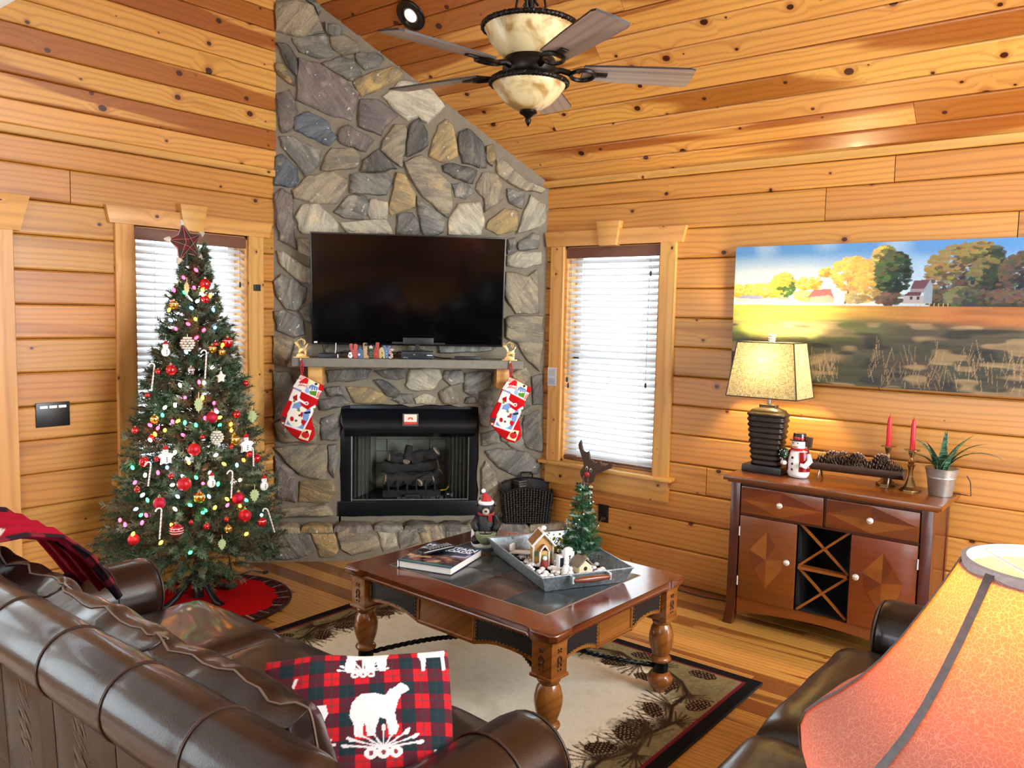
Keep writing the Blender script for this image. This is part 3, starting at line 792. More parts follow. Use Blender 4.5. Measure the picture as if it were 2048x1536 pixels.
HEARTH_FRONT=[('g',[(0.021,0.185),(0.145,0.197),(0.257,0.172),(0.276,0.055),(0.174,0.026),(0.03,0.025)]),
('o',[(0.266,0.192),(0.408,0.18),(0.437,0.083),(0.408,0.033),(0.324,0.034)]),
('t',[(0.434,0.203),(0.53,0.222),(0.683,0.167),(0.717,0.078),(0.531,0.044),(0.463,0.086)]),
('l',[(0.696,0.2),(0.808,0.209),(0.822,0.104),(0.74,0.068)]),
('g',[(0.837,0.202),(0.952,0.214),(0.963,0.122),(0.848,0.08)]),
('t',[(0.975,0.217),(1.108,0.232),(1.136,0.137),(0.994,0.078)]),
('g',[(1.151,0.218),(1.308,0.223),(1.327,0.083),(1.16,0.068)]),
('t',[(1.342,0.216),(1.511,0.214),(1.53,0.08),(1.351,0.082)]),
('g',[(1.545,0.207),(1.715,0.205),(1.725,0.077),(1.554,0.079)]),
('t',[(1.743,0.198),(1.914,0.195),(1.918,0.074),(1.752,0.076)]),
('g',[(-0.177,0.175),(-0.001,0.186),(0.005,0.026),(-0.147,0.022)])]

chim = struct('wall_chimney', None, FP, FA)
LF = 1.8203
def ztop(s): return zc(FP.x + 0.7169 * s) + 0.03
# mortar body with firebox opening  s .44..1.365  z .278..1.013
OX0, OX1, OZ0, OZ1 = 0.445, 1.365, 0.255, 1.012
bm = NB()
def wav(a, b, z, amp, n=14, seed=1, vert=False):
    r = random.Random(seed); o = []
    for i in range(n + 1):
        u = a + (b - a) * i / n; w = z + (r.uniform(-amp, amp) if 0 < i < n else 0)
        o.append((w, u) if vert else (u, w))
    return o
prism(bm, [(0, 0), (OX0, 0)] + wav(0.0, OZ1, OX0 - 0.008, 0.008, seed=2, vert=True)[1:-1] + [(OX0, OZ1), (0, OZ1)], 0.0, 0.25)
prism(bm, [(LF, 0), (LF, OZ1), (OX1, OZ1)] + wav(OZ1, 0.0, OX1 + 0.006, 0.008, seed=3, vert=True)[1:-1] + [(OX1, 0)], 0.0, 0.25)
prism(bm, [(OX0, 0), (OX1, 0)] + wav(OX1, OX0, OZ0 + 0.008, 0.008, seed=4), 0.0, 0.25)
prism(bm, [(0, OZ1), (OX0, OZ1)] + wav(OX0, OX1, OZ1 + 0.008, 0.010, seed=5)[1:-1] + [(OX1, OZ1), (LF, OZ1), (LF, ztop(LF)), (0, ztop(0))], 0.0, 0.25)
fin(bm, 'mortar', MORTAR, chim, None)
def stone(name, poly, parent, mat, y0, h, seed, flat=False):
    """a roughly dressed stone standing proud of the mortar"""
    r = random.Random(seed)
    A = sum(poly[i][0] * poly[(i + 1) % len(poly)][1] - poly[(i + 1) % len(poly)][0] * poly[i][1] for i in range(len(poly)))
    if A < 0: poly = poly[::-1]
    pts = []
    n = len(poly)
    for i in range(n):
        p = Vector(poly[i]); q = Vector(poly[(i + 1) % n]); L = (q - p).length
        pts.append(p)
        m = 1 if L < 0.09 else (2 if L < 0.2 else 3)
        d = (q - p); nn = Vector((d.y, -d.x)).normalized() if L > 0 else Vector((0, 0))
        for j in range(1, m + 1):
            if m == 1 and L < 0.05: break
            pts.append(p + d * (j / (m + 1)) + nn * r.uniform(-0.006, 0.008))
    c = sum(pts, Vector((0, 0))) / len(pts)
    bm = NB(); N = len(pts)
    tx, tz = r.uniform(-0.05, 0.05), r.uniform(-0.05, 0.05)
    def ring(scale_in, y, jit):
        o = []
        for p in pts:
            d = c - p; L = max(d.length, 1e-4); q = p + d * min(scale_in / L, 0.6)
            o.append(bm.verts.new((q.x, y0 - (y + (q.x - c.x) * tx + (q.y - c.y) * tz) + r.uniform(-jit, jit), q.y)))
        return o
    R = [ring(-0.010, -0.012 - 0.0, 0), ring(-0.006, h * 0.45, 0.001), ring(0.001, h * 0.85, 0.002), ring(0.018, h * 1.02, 0.003)]
    for a, b in zip(R[:-1], R[1:]):
        for i in range(N): bm.faces.new((a[i], a[(i + 1) % N], b[(i + 1) % N], b[i]))
    ic = [bm.verts.new((c.x + (p.x - c.x) * 0.45, y0 - h * (1.08) - (p.x - c.x) * 0.45 * tx + r.uniform(-0.004, 0.004), c.y + (p.y - c.y) * 0.45)) for p in pts]
    for i in range(N): bm.faces.new((R[-1][i], R[-1][(i + 1) % N], ic[(i + 1) % N], ic[i]))
    cv = bm.verts.new((c.x, y0 - h * 1.1, c.y))
    for i in range(N): bm.faces.new((ic[i], ic[(i + 1) % N], cv))
    o = fin(bm, name, mat, parent, 42)
    # own origin so that the grain differs from stone to stone
    me = o.data; off = Vector((c.x, 0, c.y))
    me.transform(Matrix.Translation(-off)); o.location = off
    return o
for i, (cl, poly) in enumerate(STONES):
    stone('stone', poly, chim, ST[cl], 0.0, random.Random(i).uniform(0.018, 0.034), i)
# raised hearth
hearth = struct('floor_hearth', None, FP, FA)
bm = NB()
prism(bm, [(-0.24, 0.0), (2.03, 0.0), (2.03, 0.205), (-0.24, 0.205)], -0.155, 0.2)
fin(bm, 'mortar', MORTAR, hearth, None)
for i, (cl, poly) in enumerate(HEARTH_FRONT):
    stone('stone', [(a, b) for a, b in poly], hearth, ST[cl], -0.150, 0.020, 500 + i)
tops = [(-0.2, 0.02, 'g'), (0.04, 0.19, 't'), (0.21, 0.40, 'o'), (0.42, 0.66, 'p'), (0.68, 0.86, 'g'), (0.88, 1.09, 'd'), (1.11, 1.27, 'd'), (1.29, 1.47, 't'), (1.49, 1.70, 'g'), (1.72, 2.0, 't')]
for i, (a, b, cl) in enumerate(tops):
    r = random.Random(i + 40)
    poly = [(a, -0.16 + r.uniform(0, 0.015)), ((a + b) / 2, -0.168), (b, -0.16 + r.uniform(0, 0.02)), (b - 0.02, -0.03), ((a + b) / 2, -0.008), (a + 0.02, -0.02)]
    o = stone('stone', poly, hearth, ST[cl], 0.0, 0.03, 700 + i)
    # lay it flat: polygon (x, depth) with its face upward
    loc = o.location.copy(); o.rotation_euler = (-PI / 2, 0, 0); o.location = (loc.x, loc.z, 0.205)

# ================================================================== FIREPLACE INSERT
BLACK_M = plain('black_stove_enamel', (14, 20, 26), 0.28, 0.3, var=0.1)
BLACK_MATT = plain('black_matt_metal', (10, 11, 12), 0.6, 0.2)
FIREBRICK = plain('firebox_panel', (116, 120, 112), 0.9, var=0.15, bump=0.3, bscale=40)
fi = thing('fireplace_insert', 'black metal gas fireplace insert with mesh curtains set in stone', 'fireplace', FP, FA)
bm = NB()
box(bm, (0.905, 0.03, 0.985), (0.955, 0.03, 0.07), 0.004)
box(bm, (0.47, 0.03, 0.65), (0.075, 0.03, 0.74), 0.004); box(bm, (1.345, 0.03, 0.65), (0.07, 0.03, 0.74), 0.004)
fin(bm, 'surround', BLACK_M, fi, 35)
bm = NB(); box(bm, (0.905, 0.005, 0.316), (0.955, 0.04, 0.10), 0.004); fin(bm, 'lower_louver', BLACK_M, fi, 35)
bm = NB()   # curved hood
V = grid_surf(bm, lambda u, v: Vector((0.44 + 0.93 * u + (0.03 if u < .5 else -0.03) * v, 0.02 - 0.085 * math.sin(v * PI * 0.62), 1.0 - 0.16 * v)), 1, 10)
V2 = grid_surf(bm, lambda u, v: Vector((0.47 + 0.87 * u, -0.058 + 0.075 * v, 0.84 - 0.035 * v)), 1, 3)
fin(bm, 'hood', BLACK_M, fi, 50)
bm = NB()   # firebox shell: back, splayed sides, floor, roof
def quad(bm, *p): bm.faces.new([bm.verts.new(q) for q in p])
a0, a1, b0, b1, y0, y1 = 0.505, 1.312, 0.66, 1.16, 0.04, 0.42
quad(bm, (b0, y1, 0.36), (b1, y1, 0.36), (b1, y1, 0.85), (b0, y1, 0.85))
quad(bm, (a0, y0, 0.36), (b0, y1, 0.36), (b0, y1, 0.85), (a0, y0, 0.85))
quad(bm, (a1, y0, 0.36), (b1, y1, 0.36), (b1, y1, 0.85), (a1, y0, 0.85))
quad(bm, (a0, y0, 0.85), (a1, y0, 0.85), (b1, y1, 0.85), (b0, y1, 0.85))
fb = fin(bm, 'firebox', FIREBRICK, fi, None, recalc=False)
bm = NB(); quad(bm, (a0, y0, 0.362), (a1, y0, 0.362), (b1, y1, 0.362), (b0, y1, 0.362)); fin(bm, 'firebox_floor', BLACK_MATT, fi, None)
BRK = plain('firebox_brick', (138, 142, 132), 0.9, var=0.1)
for r_ in range(5):
    for c_ in range(-1, 4):
        xa = max(b0, b0 + (c_ + (0.5 if r_ % 2 else 0)) * 0.155 + 0.003); xb = min(b1, b0 + (c_ + 1 + (0.5 if r_ % 2 else 0)) * 0.155 - 0.003)
        if xb - xa < 0.02: continue
        bm = NB(); box(bm, ((xa + xb) / 2, y1 - 0.004, 0.42 + r_ * 0.088), (xb - xa, 0.01, 0.082)); fin(bm, 'firebrick', BRK, fb, None)
def mesh_curtain():
    t = NT('mesh_curtain'); t.set(color=srgb(58, 62, 60), rough=0.5, metal=0.4, alpha=0.72); return t.m
MESHC = mesh_curtain()
for x0_, x1_ in ((0.515, 0.64), (1.175, 1.30)):
    bm = NB()
    grid_surf(bm, lambda u, v: Vector((x0_ + (x1_ - x0_) * u, 0.045 + 0.014 * math.sin(u * 30), 0.37 + 0.46 * v)), 40, 1)
    fin(bm, 'mesh_curtain', MESHC, fi, 180)
bm = NB(); cyl(bm, (0.51, 0.045, 0.835), (1.305, 0.045, 0.835), 0.005); cyl(bm, (0.512, 0.03, 0.36), (0.512, 0.03, 0.84), 0.006); cyl(bm, (1.306, 0.03, 0.36), (1.306, 0.03, 0.84), 0.006); cyl(bm, (0.51, 0.03, 0.368), (1.305, 0.03, 0.368), 0.004)
fin(bm, 'curtain_rod', plain('steel_rod', (150, 152, 150), 0.4, 0.9), fi, 35)
# warning card on the hood
cd = thing('warning_card', 'small white and red warning card in the middle of the fireplace hood', 'card', (FP.x + 0.7169 * 0.905 + 0.697 * -0.082, FP.y - 0.6972 * 0.905 + 0.717 * -0.082, 0.9), FA)
bm = NB(); box(bm, (0, 0, 0.033), (0.105, 0.004, 0.085), 0.002); fin(bm, 'holder', plain('card_holder', (84, 74, 72), 0.4), cd, 35)
bm = NB(); box(bm, (0, -0.003, 0.037), (0.084, 0.002, 0.066)); fin(bm, 'card', plain('card_cream', (240, 226, 206), 0.7), cd, None)
bm = NB(); box(bm, (0, -0.0045, 0.012), (0.084, 0.002, 0.016)); prism(bm, [(-0.018, 0.034), (-0.010, 0.034), (-0.006, 0.042), (0.006, 0.042), (0.010, 0.034), (0.018, 0.034), (0.013, 0.05), (-0.013, 0.05)], -0.0055, -0.004); fin(bm, 'print', plain('card_red', (214, 66, 46), 0.7), cd, None)
cd.rotation_euler = (math.radians(0), 0, FA)
# gas logs
gl = thing('gas_log_set', 'charred ceramic gas logs stacked on a grate in the firebox', 'fire logs', FP + Vector((0.7169 * 0.92 + 0.697 * 0.2, -0.6972 * 0.92 + 0.717 * 0.2, 0.362)), FA)
BARK = plain('charred_bark', (40, 38, 36), 0.95, var=0.35, scale=40, bump=1.0, bscale=60)
CUTW = plain('log_cut_end', (150, 138, 116), 0.9, var=0.15)
def log(p0, p1, r, seed):
    rr_ = random.Random(seed); p0 = Vector(p0); p1 = Vector(p1); n = 7
    pts = [p0.lerp(p1, i / n) + Vector((0, rr_.uniform(-.008, .008), rr_.uniform(-.010, .010))) for i in range(n + 1)]
    bm = NB(); tube(bm, pts, [r * rr_.uniform(0.82, 1.1) for _ in pts], 12, cap=False)
    o = fin(bm, 'log', BARK, gl, 60)
    for p, q in ((pts[0], pts[1]), (pts[-1], pts[-2])):
        bm = NB(); d = (p - q).normalized(); cyl(bm, p - d * 0.004, p + d * 0.006, r * 0.92, r * 0.8); fin(bm, 'log_end', CUTW, o, 35)
log((-0.19, -0.03, 0.11), (0.15, -0.02, 0.12), 0.045, 1)
log((-0.20, 0.05, 0.19), (0.18, 0.06, 0.20), 0.045, 2)
log((-0.16, 0.0, 0.27), (0.02, 0.03, 0.25), 0.034, 3)
log((0.0, 0.02, 0.265), (0.17, -0.02, 0.31), 0.04, 4)
log((0.05, -0.09, 0.10), (0.19, 0.02, 0.16), 0.032, 5)
log((-0.04, -0.03, 0.24), (-0.02, 0.05, 0.34), 0.028, 6)
bm = NB()
for i in range(6): box(bm, (-0.16 + i * 0.064, 0.0, 0.05), (0.012, 0.2, 0.012)); box(bm, (-0.16 + i * 0.064, -0.1, 0.085), (0.012, 0.012, 0.08))
box(bm, (0, -0.09, 0.03), (0.4, 0.012, 0.05)); box(bm, (0, 0.09, 0.03), (0.4, 0.012, 0.05))
fin(bm, 'grate', BLACK_MATT, gl, None)
bm = NB(); box(bm, (0.0, -0.13, 0.02), (0.1, 0.03, 0.03), 0.004); cyl(bm, (-0.02, -0.146, 0.02), (-0.02, -0.15, 0.02), 0.006); cyl(bm, (0.02, -0.146, 0.02), (0.02, -0.15, 0.02), 0.006); fin(bm, 'burner_control', BLACK_MATT, gl, 35)
bm = NB(); tube(bm, [(0.16, -0.05, 0.03), (0.2, -0.08, 0.05), (0.24, -0.04, 0.045), (0.26, 0.0, 0.06)], 0.006); fin(bm, 'gas_line', plain('yellow_hose', (196, 176, 40), 0.5), gl, 35)
bm = NB(); box(bm, (0.27, -0.13, 0.027), (0.075, 0.004, 0.05)); fin(bm, 'control_plate', plain('dark_steel', (40, 48, 54), 0.4, 0.5), gl, None)
bm = NB(); sphere(bm, (0.275, -0.137, 0.027), 0.012); box(bm, (0.252, -0.134, 0.034), (0.02, 0.004, 0.006)); fin(bm, 'control_knob', plain('white_plastic', (235, 235, 232), 0.4), gl, 35)
bm = NB(); rr_ = random.Random(3)
for i in range(90): sphere(bm, (rr_.uniform(-0.1, 0.25), rr_.uniform(-0.14, -0.05), 0.006), rr_.uniform(0.006, 0.014), u=5, v=4)
tag(fin(bm, 'ember_granules', plain('ember_granule', (52, 58, 62), 0.9, var=0.3), gl, None), kind='stuff')
# ================================================================== MANTEL, TELEVISION, STOCKINGS
FD = Vector((0.7169, -0.6972, 0)); FN = Vector((0.6972, 0.7169, 0))
def FPt(s, off, z): return FP + FD * s - FN * off + Vector((0, 0, z))
m = thing('mantel_shelf', 'grey stone mantel slab on two pine corbels below the television', 'mantel', FPt(0.895, 0.0, 1.16), FA)
bm = NB(); box(bm, (0, -0.125, 0.159), (1.475, 0.27, 0.056), 0.008, seg=3); fin(bm, 'slab', plain('mantel_stone', (124, 120, 108), 0.8, var=0.12, scale=40, bump=0.4, bscale=120), m, 35)
for xx in (-0.60, 0.615):
    bm = NB(); prism(bm, [(-0.045, 0.0), (0.045, 0.0), (0.045, 0.13), (-0.045, 0.13)], -0.20, -0.01, bev=0.004); fin(bm, 'corbel', PINE_TRIM, m, 35, (xx, 0, 0))

tv = thing('television', 'large black flat-screen television above the stone mantel', 'television', FPt(0.887, 0.075, 1.428), FA)
tv.rotation_euler = (math.radians(8.0), 0, FA)
TVB = plain('tv_black_plastic', (10, 11, 13), 0.3)
t_ = NT('tv_screen'); t_.set(color=srgb(4, 5, 7), rough=0.09, spec=0.5); TVS = t_.m
bm = NB(); box(bm, (0, 0.005, 0.362), (1.252, 0.03, 0.722), 0.004); fin(bm, 'bezel', TVB, tv, 35)
bm = NB(); box(bm, (0, -0.0105, 0.366), (1.236, 0.003, 0.700)); fin(bm, 'screen', TVS, tv, None)
bm = NB(); box(bm, (0, 0.05, 0.35), (0.6, 0.07, 0.4), 0.02); fin(bm, 'housing', TVB, tv, 35)
bm = NB(); box(bm, (-0.60, -0.0125, 0.016), (0.022, 0.002, 0.012)); fin(bm, 'sticker', plain('white_sticker', (240, 240, 240), 0.6), tv, None)

GOLD = plain('brushed_gold', (226, 190, 120), 0.32, 0.55, var=0.05)
def reindeer_holder(label, s):
    t = thing('stocking_holder', label, 'stocking holder', FPt(s, 0.235, 1.347), FA)
    bm = NB(); box(bm, (0, 0.0, 0.004), (0.098, 0.05, 0.008), 0.002); fin(bm, 'base', GOLD, t, 35)
    bm = NB(); tube(bm, [(0, -0.020, 0.004), (0, -0.034, 0.0), (0, -0.040, -0.012), (0, -0.034, -0.02)], 0.004, 6); fin(bm, 'hook', GOLD, t, 60)
    k = 1 / 2100.0
    def P(pts): return [((x - 370) * k, (290 - y) * k) for x, y in pts]
    bm = NB()
    prism(bm, P([(300, 285), (440, 285), (436, 250), (400, 236), (360, 222), (322, 236), (300, 258)]), -0.009, 0.009, bev=0.002)   # holly mound
    prism(bm, P([(326, 240), (336, 180), (360, 160), (392, 168), (420, 140), (436, 150), (428, 190), (400, 205), (372, 196), (350, 240)]), -0.006, 0.006, bev=0.002)  # body
    prism(bm, P([(334, 180), (330, 140), (300, 116), (276, 96), (284, 76), (318, 84), (346, 120), (360, 165)]), -0.006, 0.006, bev=0.002)  # neck and head
    prism(bm, P([(416, 146), (452, 96), (460, 108), (436, 156)]), -0.004, 0.004, bev=0.001)
    prism(bm, P([(402, 200), (446, 176), (440, 206), (414, 226)]), -0.004, 0.004, bev=0.001)
    prism(bm, P([(410, 222), (440, 210), (436, 250), (420, 256)]), -0.004, 0.004, bev=0.001)
    o = fin(bm, 'reindeer', GOLD, t, 35)
    bm = NB()
    def Q(pts): return [((x - 370) * k, 0.0, (290 - y) * k) for x, y in pts]
    tube(bm, Q([(318, 90), (326, 62), (350, 50), (380, 44), (412, 60), (420, 90), (404, 118)]), 0.0045, 6)
    tube(bm, Q([(350, 52), (362, 34), (378, 30)]), 0.0035, 6); tube(bm, Q([(310, 84), (296, 62), (280, 56)]), 0.0035, 6); tube(bm, Q([(384, 46), (398, 84), (392, 104)]), 0.0035, 6)
    fin(bm, 'antlers', GOLD, o, 60)
    return t
reindeer_holder('gold reindeer stocking holder on the left end of the mantel', 0.214)
reindeer_holder('gold reindeer stocking holder on the right end of the mantel', 1.542)

SK = 2203.0
def sk(pts): return [((x - 40) / SK, (1500 - y) / SK) for x, y in pts]
OUT = sk([(330, 530), (500, 612), (652, 688), (640, 735), (568, 876), (552, 960), (492, 1090), (480, 1180), (512, 1290), (522, 1370), (495, 1440), (420, 1486), (330, 1468), (225, 1395), (110, 1270), (56, 1205), (62, 1095), (110, 985), (165, 880), (225, 695)])
cv = Canvas(0.285, 0.445, 0.0028, (190, 14, 20))
def cp(pts, col): cv.poly(sk(pts), col)
cp([(330, 530), (660, 690), (568, 876), (222, 700)], (238, 232, 222))
cp([(300, 640), (400, 570), (438, 590), (430, 662)], (200, 20, 24))
for i in range(7): cv.line(*sk([(300 + i * 22, 690 - i * 3)])[0], *sk([(340 + i * 16, 640 + i * 16)])[0], 0.0022, (204, 30, 36))
for i in range(4): cv.line(*sk([(300 + i * 14, 590 - i * 14)])[0], *sk([(350 + i * 12, 600 - i * 10)])[0], 0.002, (204, 60, 60))
cp([(440, 585), (500, 615), (480, 660), (436, 690)], (240, 226, 170))
cp([(505, 625), (590, 662), (570, 700), (490, 672)], (230, 220, 190)); cv.ell(*sk([(540, 660)])[0], 0.009, 0.007, (30, 26, 24))
cp([(440, 690), (490, 665), (572, 706), (560, 750), (470, 745)], (90, 130, 180))
for i in range(4): cv.line(*sk([(448 + i * 30, 690 + i * 8)])[0], *sk([(440 + i * 32, 735 + i * 8)])[0], 0.002, (230, 236, 242))
cp([(452, 760), (556, 758), (540, 835), (460, 800)], (84, 138, 40))
cp([(590, 655), (655, 690), (630, 765), (570, 740)], (190, 14, 20))
for i in range(3): cv.line(*sk([(575 + i * 18, 770 + i * 4)])[0], *sk([(548 + i * 14, 850)])[0], 0.0024, (206, 40, 44))
cp([(222, 700), (345, 745), (340, 770), (250, 730)], (120, 150, 200)); cp([(390, 735), (450, 700), (452, 790), (400, 780)], (150, 180, 220))
cp([(232, 725), (342, 775), (318, 850), (340, 880), (210, 905), (165, 888)], (240, 236, 228))
cp([(222, 905), (330, 880), (450, 1000), (530, 950), (540, 1010), (450, 1160), (372, 1325), (108, 1240)], (236, 236, 238))
cp([(240, 935), (330, 900), (470, 1010), (435, 1160), (362, 1292), (140, 1222)], (120, 154, 204))
cv.ell(*sk([(258, 1130)])[0], 0.047, 0.062, (244, 240, 226), rot=0.3); cv.ell(*sk([(368, 1012)])[0], 0.022, 0.02, (248, 236, 220))
cp([(325, 905), (400, 950), (470, 985), (430, 1022), (340, 960)], (190, 14, 20)); cp([(225, 840), (290, 806), (290, 890), (240, 900)], (180, 16, 22))
cp([(235, 870), (265, 885), (255, 920), (232, 910)], (110, 140, 40)); cp([(290, 1000), (330, 1010), (320, 1050), (285, 1030)], (110, 140, 50))
cp([(500, 1000), (560, 990), (540, 1060), (505, 1050)], (100, 150, 50)); cp([(380, 1050), (470, 1040), (470, 1070), (390, 1080)], (30, 34, 60))
cp([(345, 1050), (372, 1050), (352, 1130), (318, 1100)], (190, 24, 30)); cp([(345, 1150), (415, 1180), (372, 1250), (340, 1200)], (190, 24, 30))
cv.ell(*sk([(216, 1148)])[0], 0.012, 0.015, (180, 20, 24)); cv.ell(*sk([(272, 1172)])[0], 0.008, 0.008, (110, 70, 40)); cv.ell(*sk([(318, 1098)])[0], 0.007, 0.007, (110, 70, 40))
cp([(330, 870), (420, 930), (400, 950), (320, 900)], (240, 240, 240)); cv.ell(*sk([(415, 930)])[0], 0.012, 0.012, (240, 238, 236)); cv.ell(*sk([(415, 930)])[0], 0.006, 0.006, (180, 20, 24))
cp([(60, 1100), (130, 1130), (100, 1270), (54, 1205)], (120, 40, 34)); cv.ell(*sk([(105, 1140)])[0], 0.016, 0.010, (60, 60, 70)); cp([(70, 1190), (110, 1200), (104, 1230), (74, 1220)], (226, 214, 190))
cp([(375, 1288), (482, 1310), (432, 1462), (302, 1418)], (238, 222, 180)); cv.ell(*sk([(398, 1372)])[0], 0.024, 0.022, (196, 40, 36), rot=-0.3); cv.ell(*sk([(420, 1330)])[0], 0.009, 0.007, (40, 30, 26))
SKF = printed('stocking_print', 0.85, 0.15, 0.3, 300)
def stocking_body():
    X, Y = cv.X.ravel(), cv.Y.ravel()
    d = np.full(X.shape, 9.0); ins = np.zeros(X.shape, bool); n = len(OUT)
    for i in range(n):
        x1, y1 = OUT[i]; x2, y2 = OUT[(i + 1) % n]; dx, dy = x2 - x1, y2 - y1
        t = np.clip(((X - x1) * dx + (Y - y1) * dy) / (dx * dx + dy * dy), 0, 1); d = np.minimum(d, np.hypot(X - x1 - t * dx, Y - y1 - t * dy))
        if y1 != y2: ins ^= ((y1 > Y) != (y2 > Y)) & (X < dx * (Y - y1) / dy + x1)
    th = 0.002 + 0.020 * np.sqrt(np.clip(d / 0.05, 0, 1))
    sx, sy = sk([(345, 330)])[0]
    me = cv.mesh('stocking_front', lambda A, B: np.stack([A - sx, -th, B - sy], 1))
    bm = NB(); bm.from_mesh(me)
    bm.verts.ensure_lookup_table()
    kill = [v for v in bm.verts if not ins[v.index]]
    bmesh.ops.delete(bm, geom=kill, context='VERTS')
    bm.to_mesh(me); bm.free(); return me
SK_ME = stocking_body(); SK_ME.materials.append(SKF)
RED_FELT = plain('red_felt', (176, 16, 24), 0.95, var=0.06, scale=80)
def stocking(label, s):
    t = thing('christmas_stocking', label, 'stocking', FPt(s, 0.275, 1.335), FA, 'matching Christmas stockings hung from the mantel')
    link('body', SK_ME, None, t)
    sx, sy = sk([(345, 330)])[0]
    bm = NB(); prism(bm, [(x - sx, y - sy) for x, y in OUT], 0.0, 0.004); fin(bm, 'back', RED_FELT, t, None)
    bm = NB()
    for q in (-0.006, 0.008): tube(bm, [(0, -0.002, 0.0), (q, -0.004, -0.03), (q * 0.9, -0.003, -0.07), (0, 0.0, -0.1)], 0.0045, 6)
    fin(bm, 'hanging_loop', plain('red_ribbon', (178, 30, 48), 0.7), t, 60)
    return t
stocking('red snowman-print Christmas stocking hanging left of the firebox', 0.222)
stocking('red snowman-print Christmas stocking hanging right of the firebox', 1.548)

# letters spelling the season's word, each a painted block   (zoom px -> metres)
LK = 12.047 * 331.0
def lp(pts): return [((x - 985) / LK, (658 - y) / LK) for x, y in pts]
def paint(n, c): return plain('letter_' + n, c, 0.6, var=0.08, scale=60)
LETTERS = [
 ('letter_block', 'dusty red letter block at the left end of the holiday lettering', 'pink', (176, 78, 76), [[(456, 300), (490, 286), (540, 290), (542, 440), (558, 462), (572, 440), (566, 300), (610, 288), (662, 312), (660, 500), (648, 658), (566, 658), (540, 560), (474, 470)]]),
 ('letter_block', 'slate blue round letter block in the holiday lettering', 'blue', (74, 96, 132), [[(650, 658), (652, 480), (680, 430), (730, 400), (780, 425), (806, 480), (806, 658)]]),
 ('letter_block', 'tan striped letter block shaped like an L in the holiday lettering', 'tan', (168, 134, 92), [[(796, 268), (850, 256), (912, 270), (908, 380), (900, 570), (952, 590), (944, 658), (816, 658), (806, 400)]]),
 ('letter_block', 'dark green tree letter block topped by a cream star', 'green', (30, 54, 36), [[(985, 398), (1046, 410), (1062, 470), (1056, 658), (968, 658), (950, 520), (960, 430)]]),
 ('letter_block', 'tall brick red letter block in the holiday lettering', 'red', (158, 56, 40), [[(1120, 242), (1212, 246), (1208, 420), (1212, 500), (1204, 652), (1070, 652), (1060, 480), (1108, 440), (1124, 380)]]),
 ('letter_block', 'olive cream letter block shaped like an A', 'cream', (178, 166, 118), [[(1214, 650), (1206, 440), (1236, 380), (1280, 358), (1322, 400), (1348, 500), (1362, 650), (1310, 650), (1304, 590), (1284, 590), (1276, 650)]]),
 ('letter_block', 'blue letter block shaped like a Y with buttons', 'blue2', (82, 110, 150), [[(1306, 330), (1356, 310), (1400, 400), (1440, 330), (1500, 322), (1506, 360), (1450, 460), (1444, 650), (1372, 650), (1350, 500)]]),
 ('letter_block', 'candy-striped letter block shaped like an S', 'candy', (206, 180, 172), [[(1470, 420), (1520, 396), (1580, 406), (1572, 462), (1530, 450), (1516, 480), (1560, 540), (1562, 620), (1510, 668), (1450, 640), (1452, 590), (1500, 600), (1500, 560), (1460, 520)]])]
letobj = []
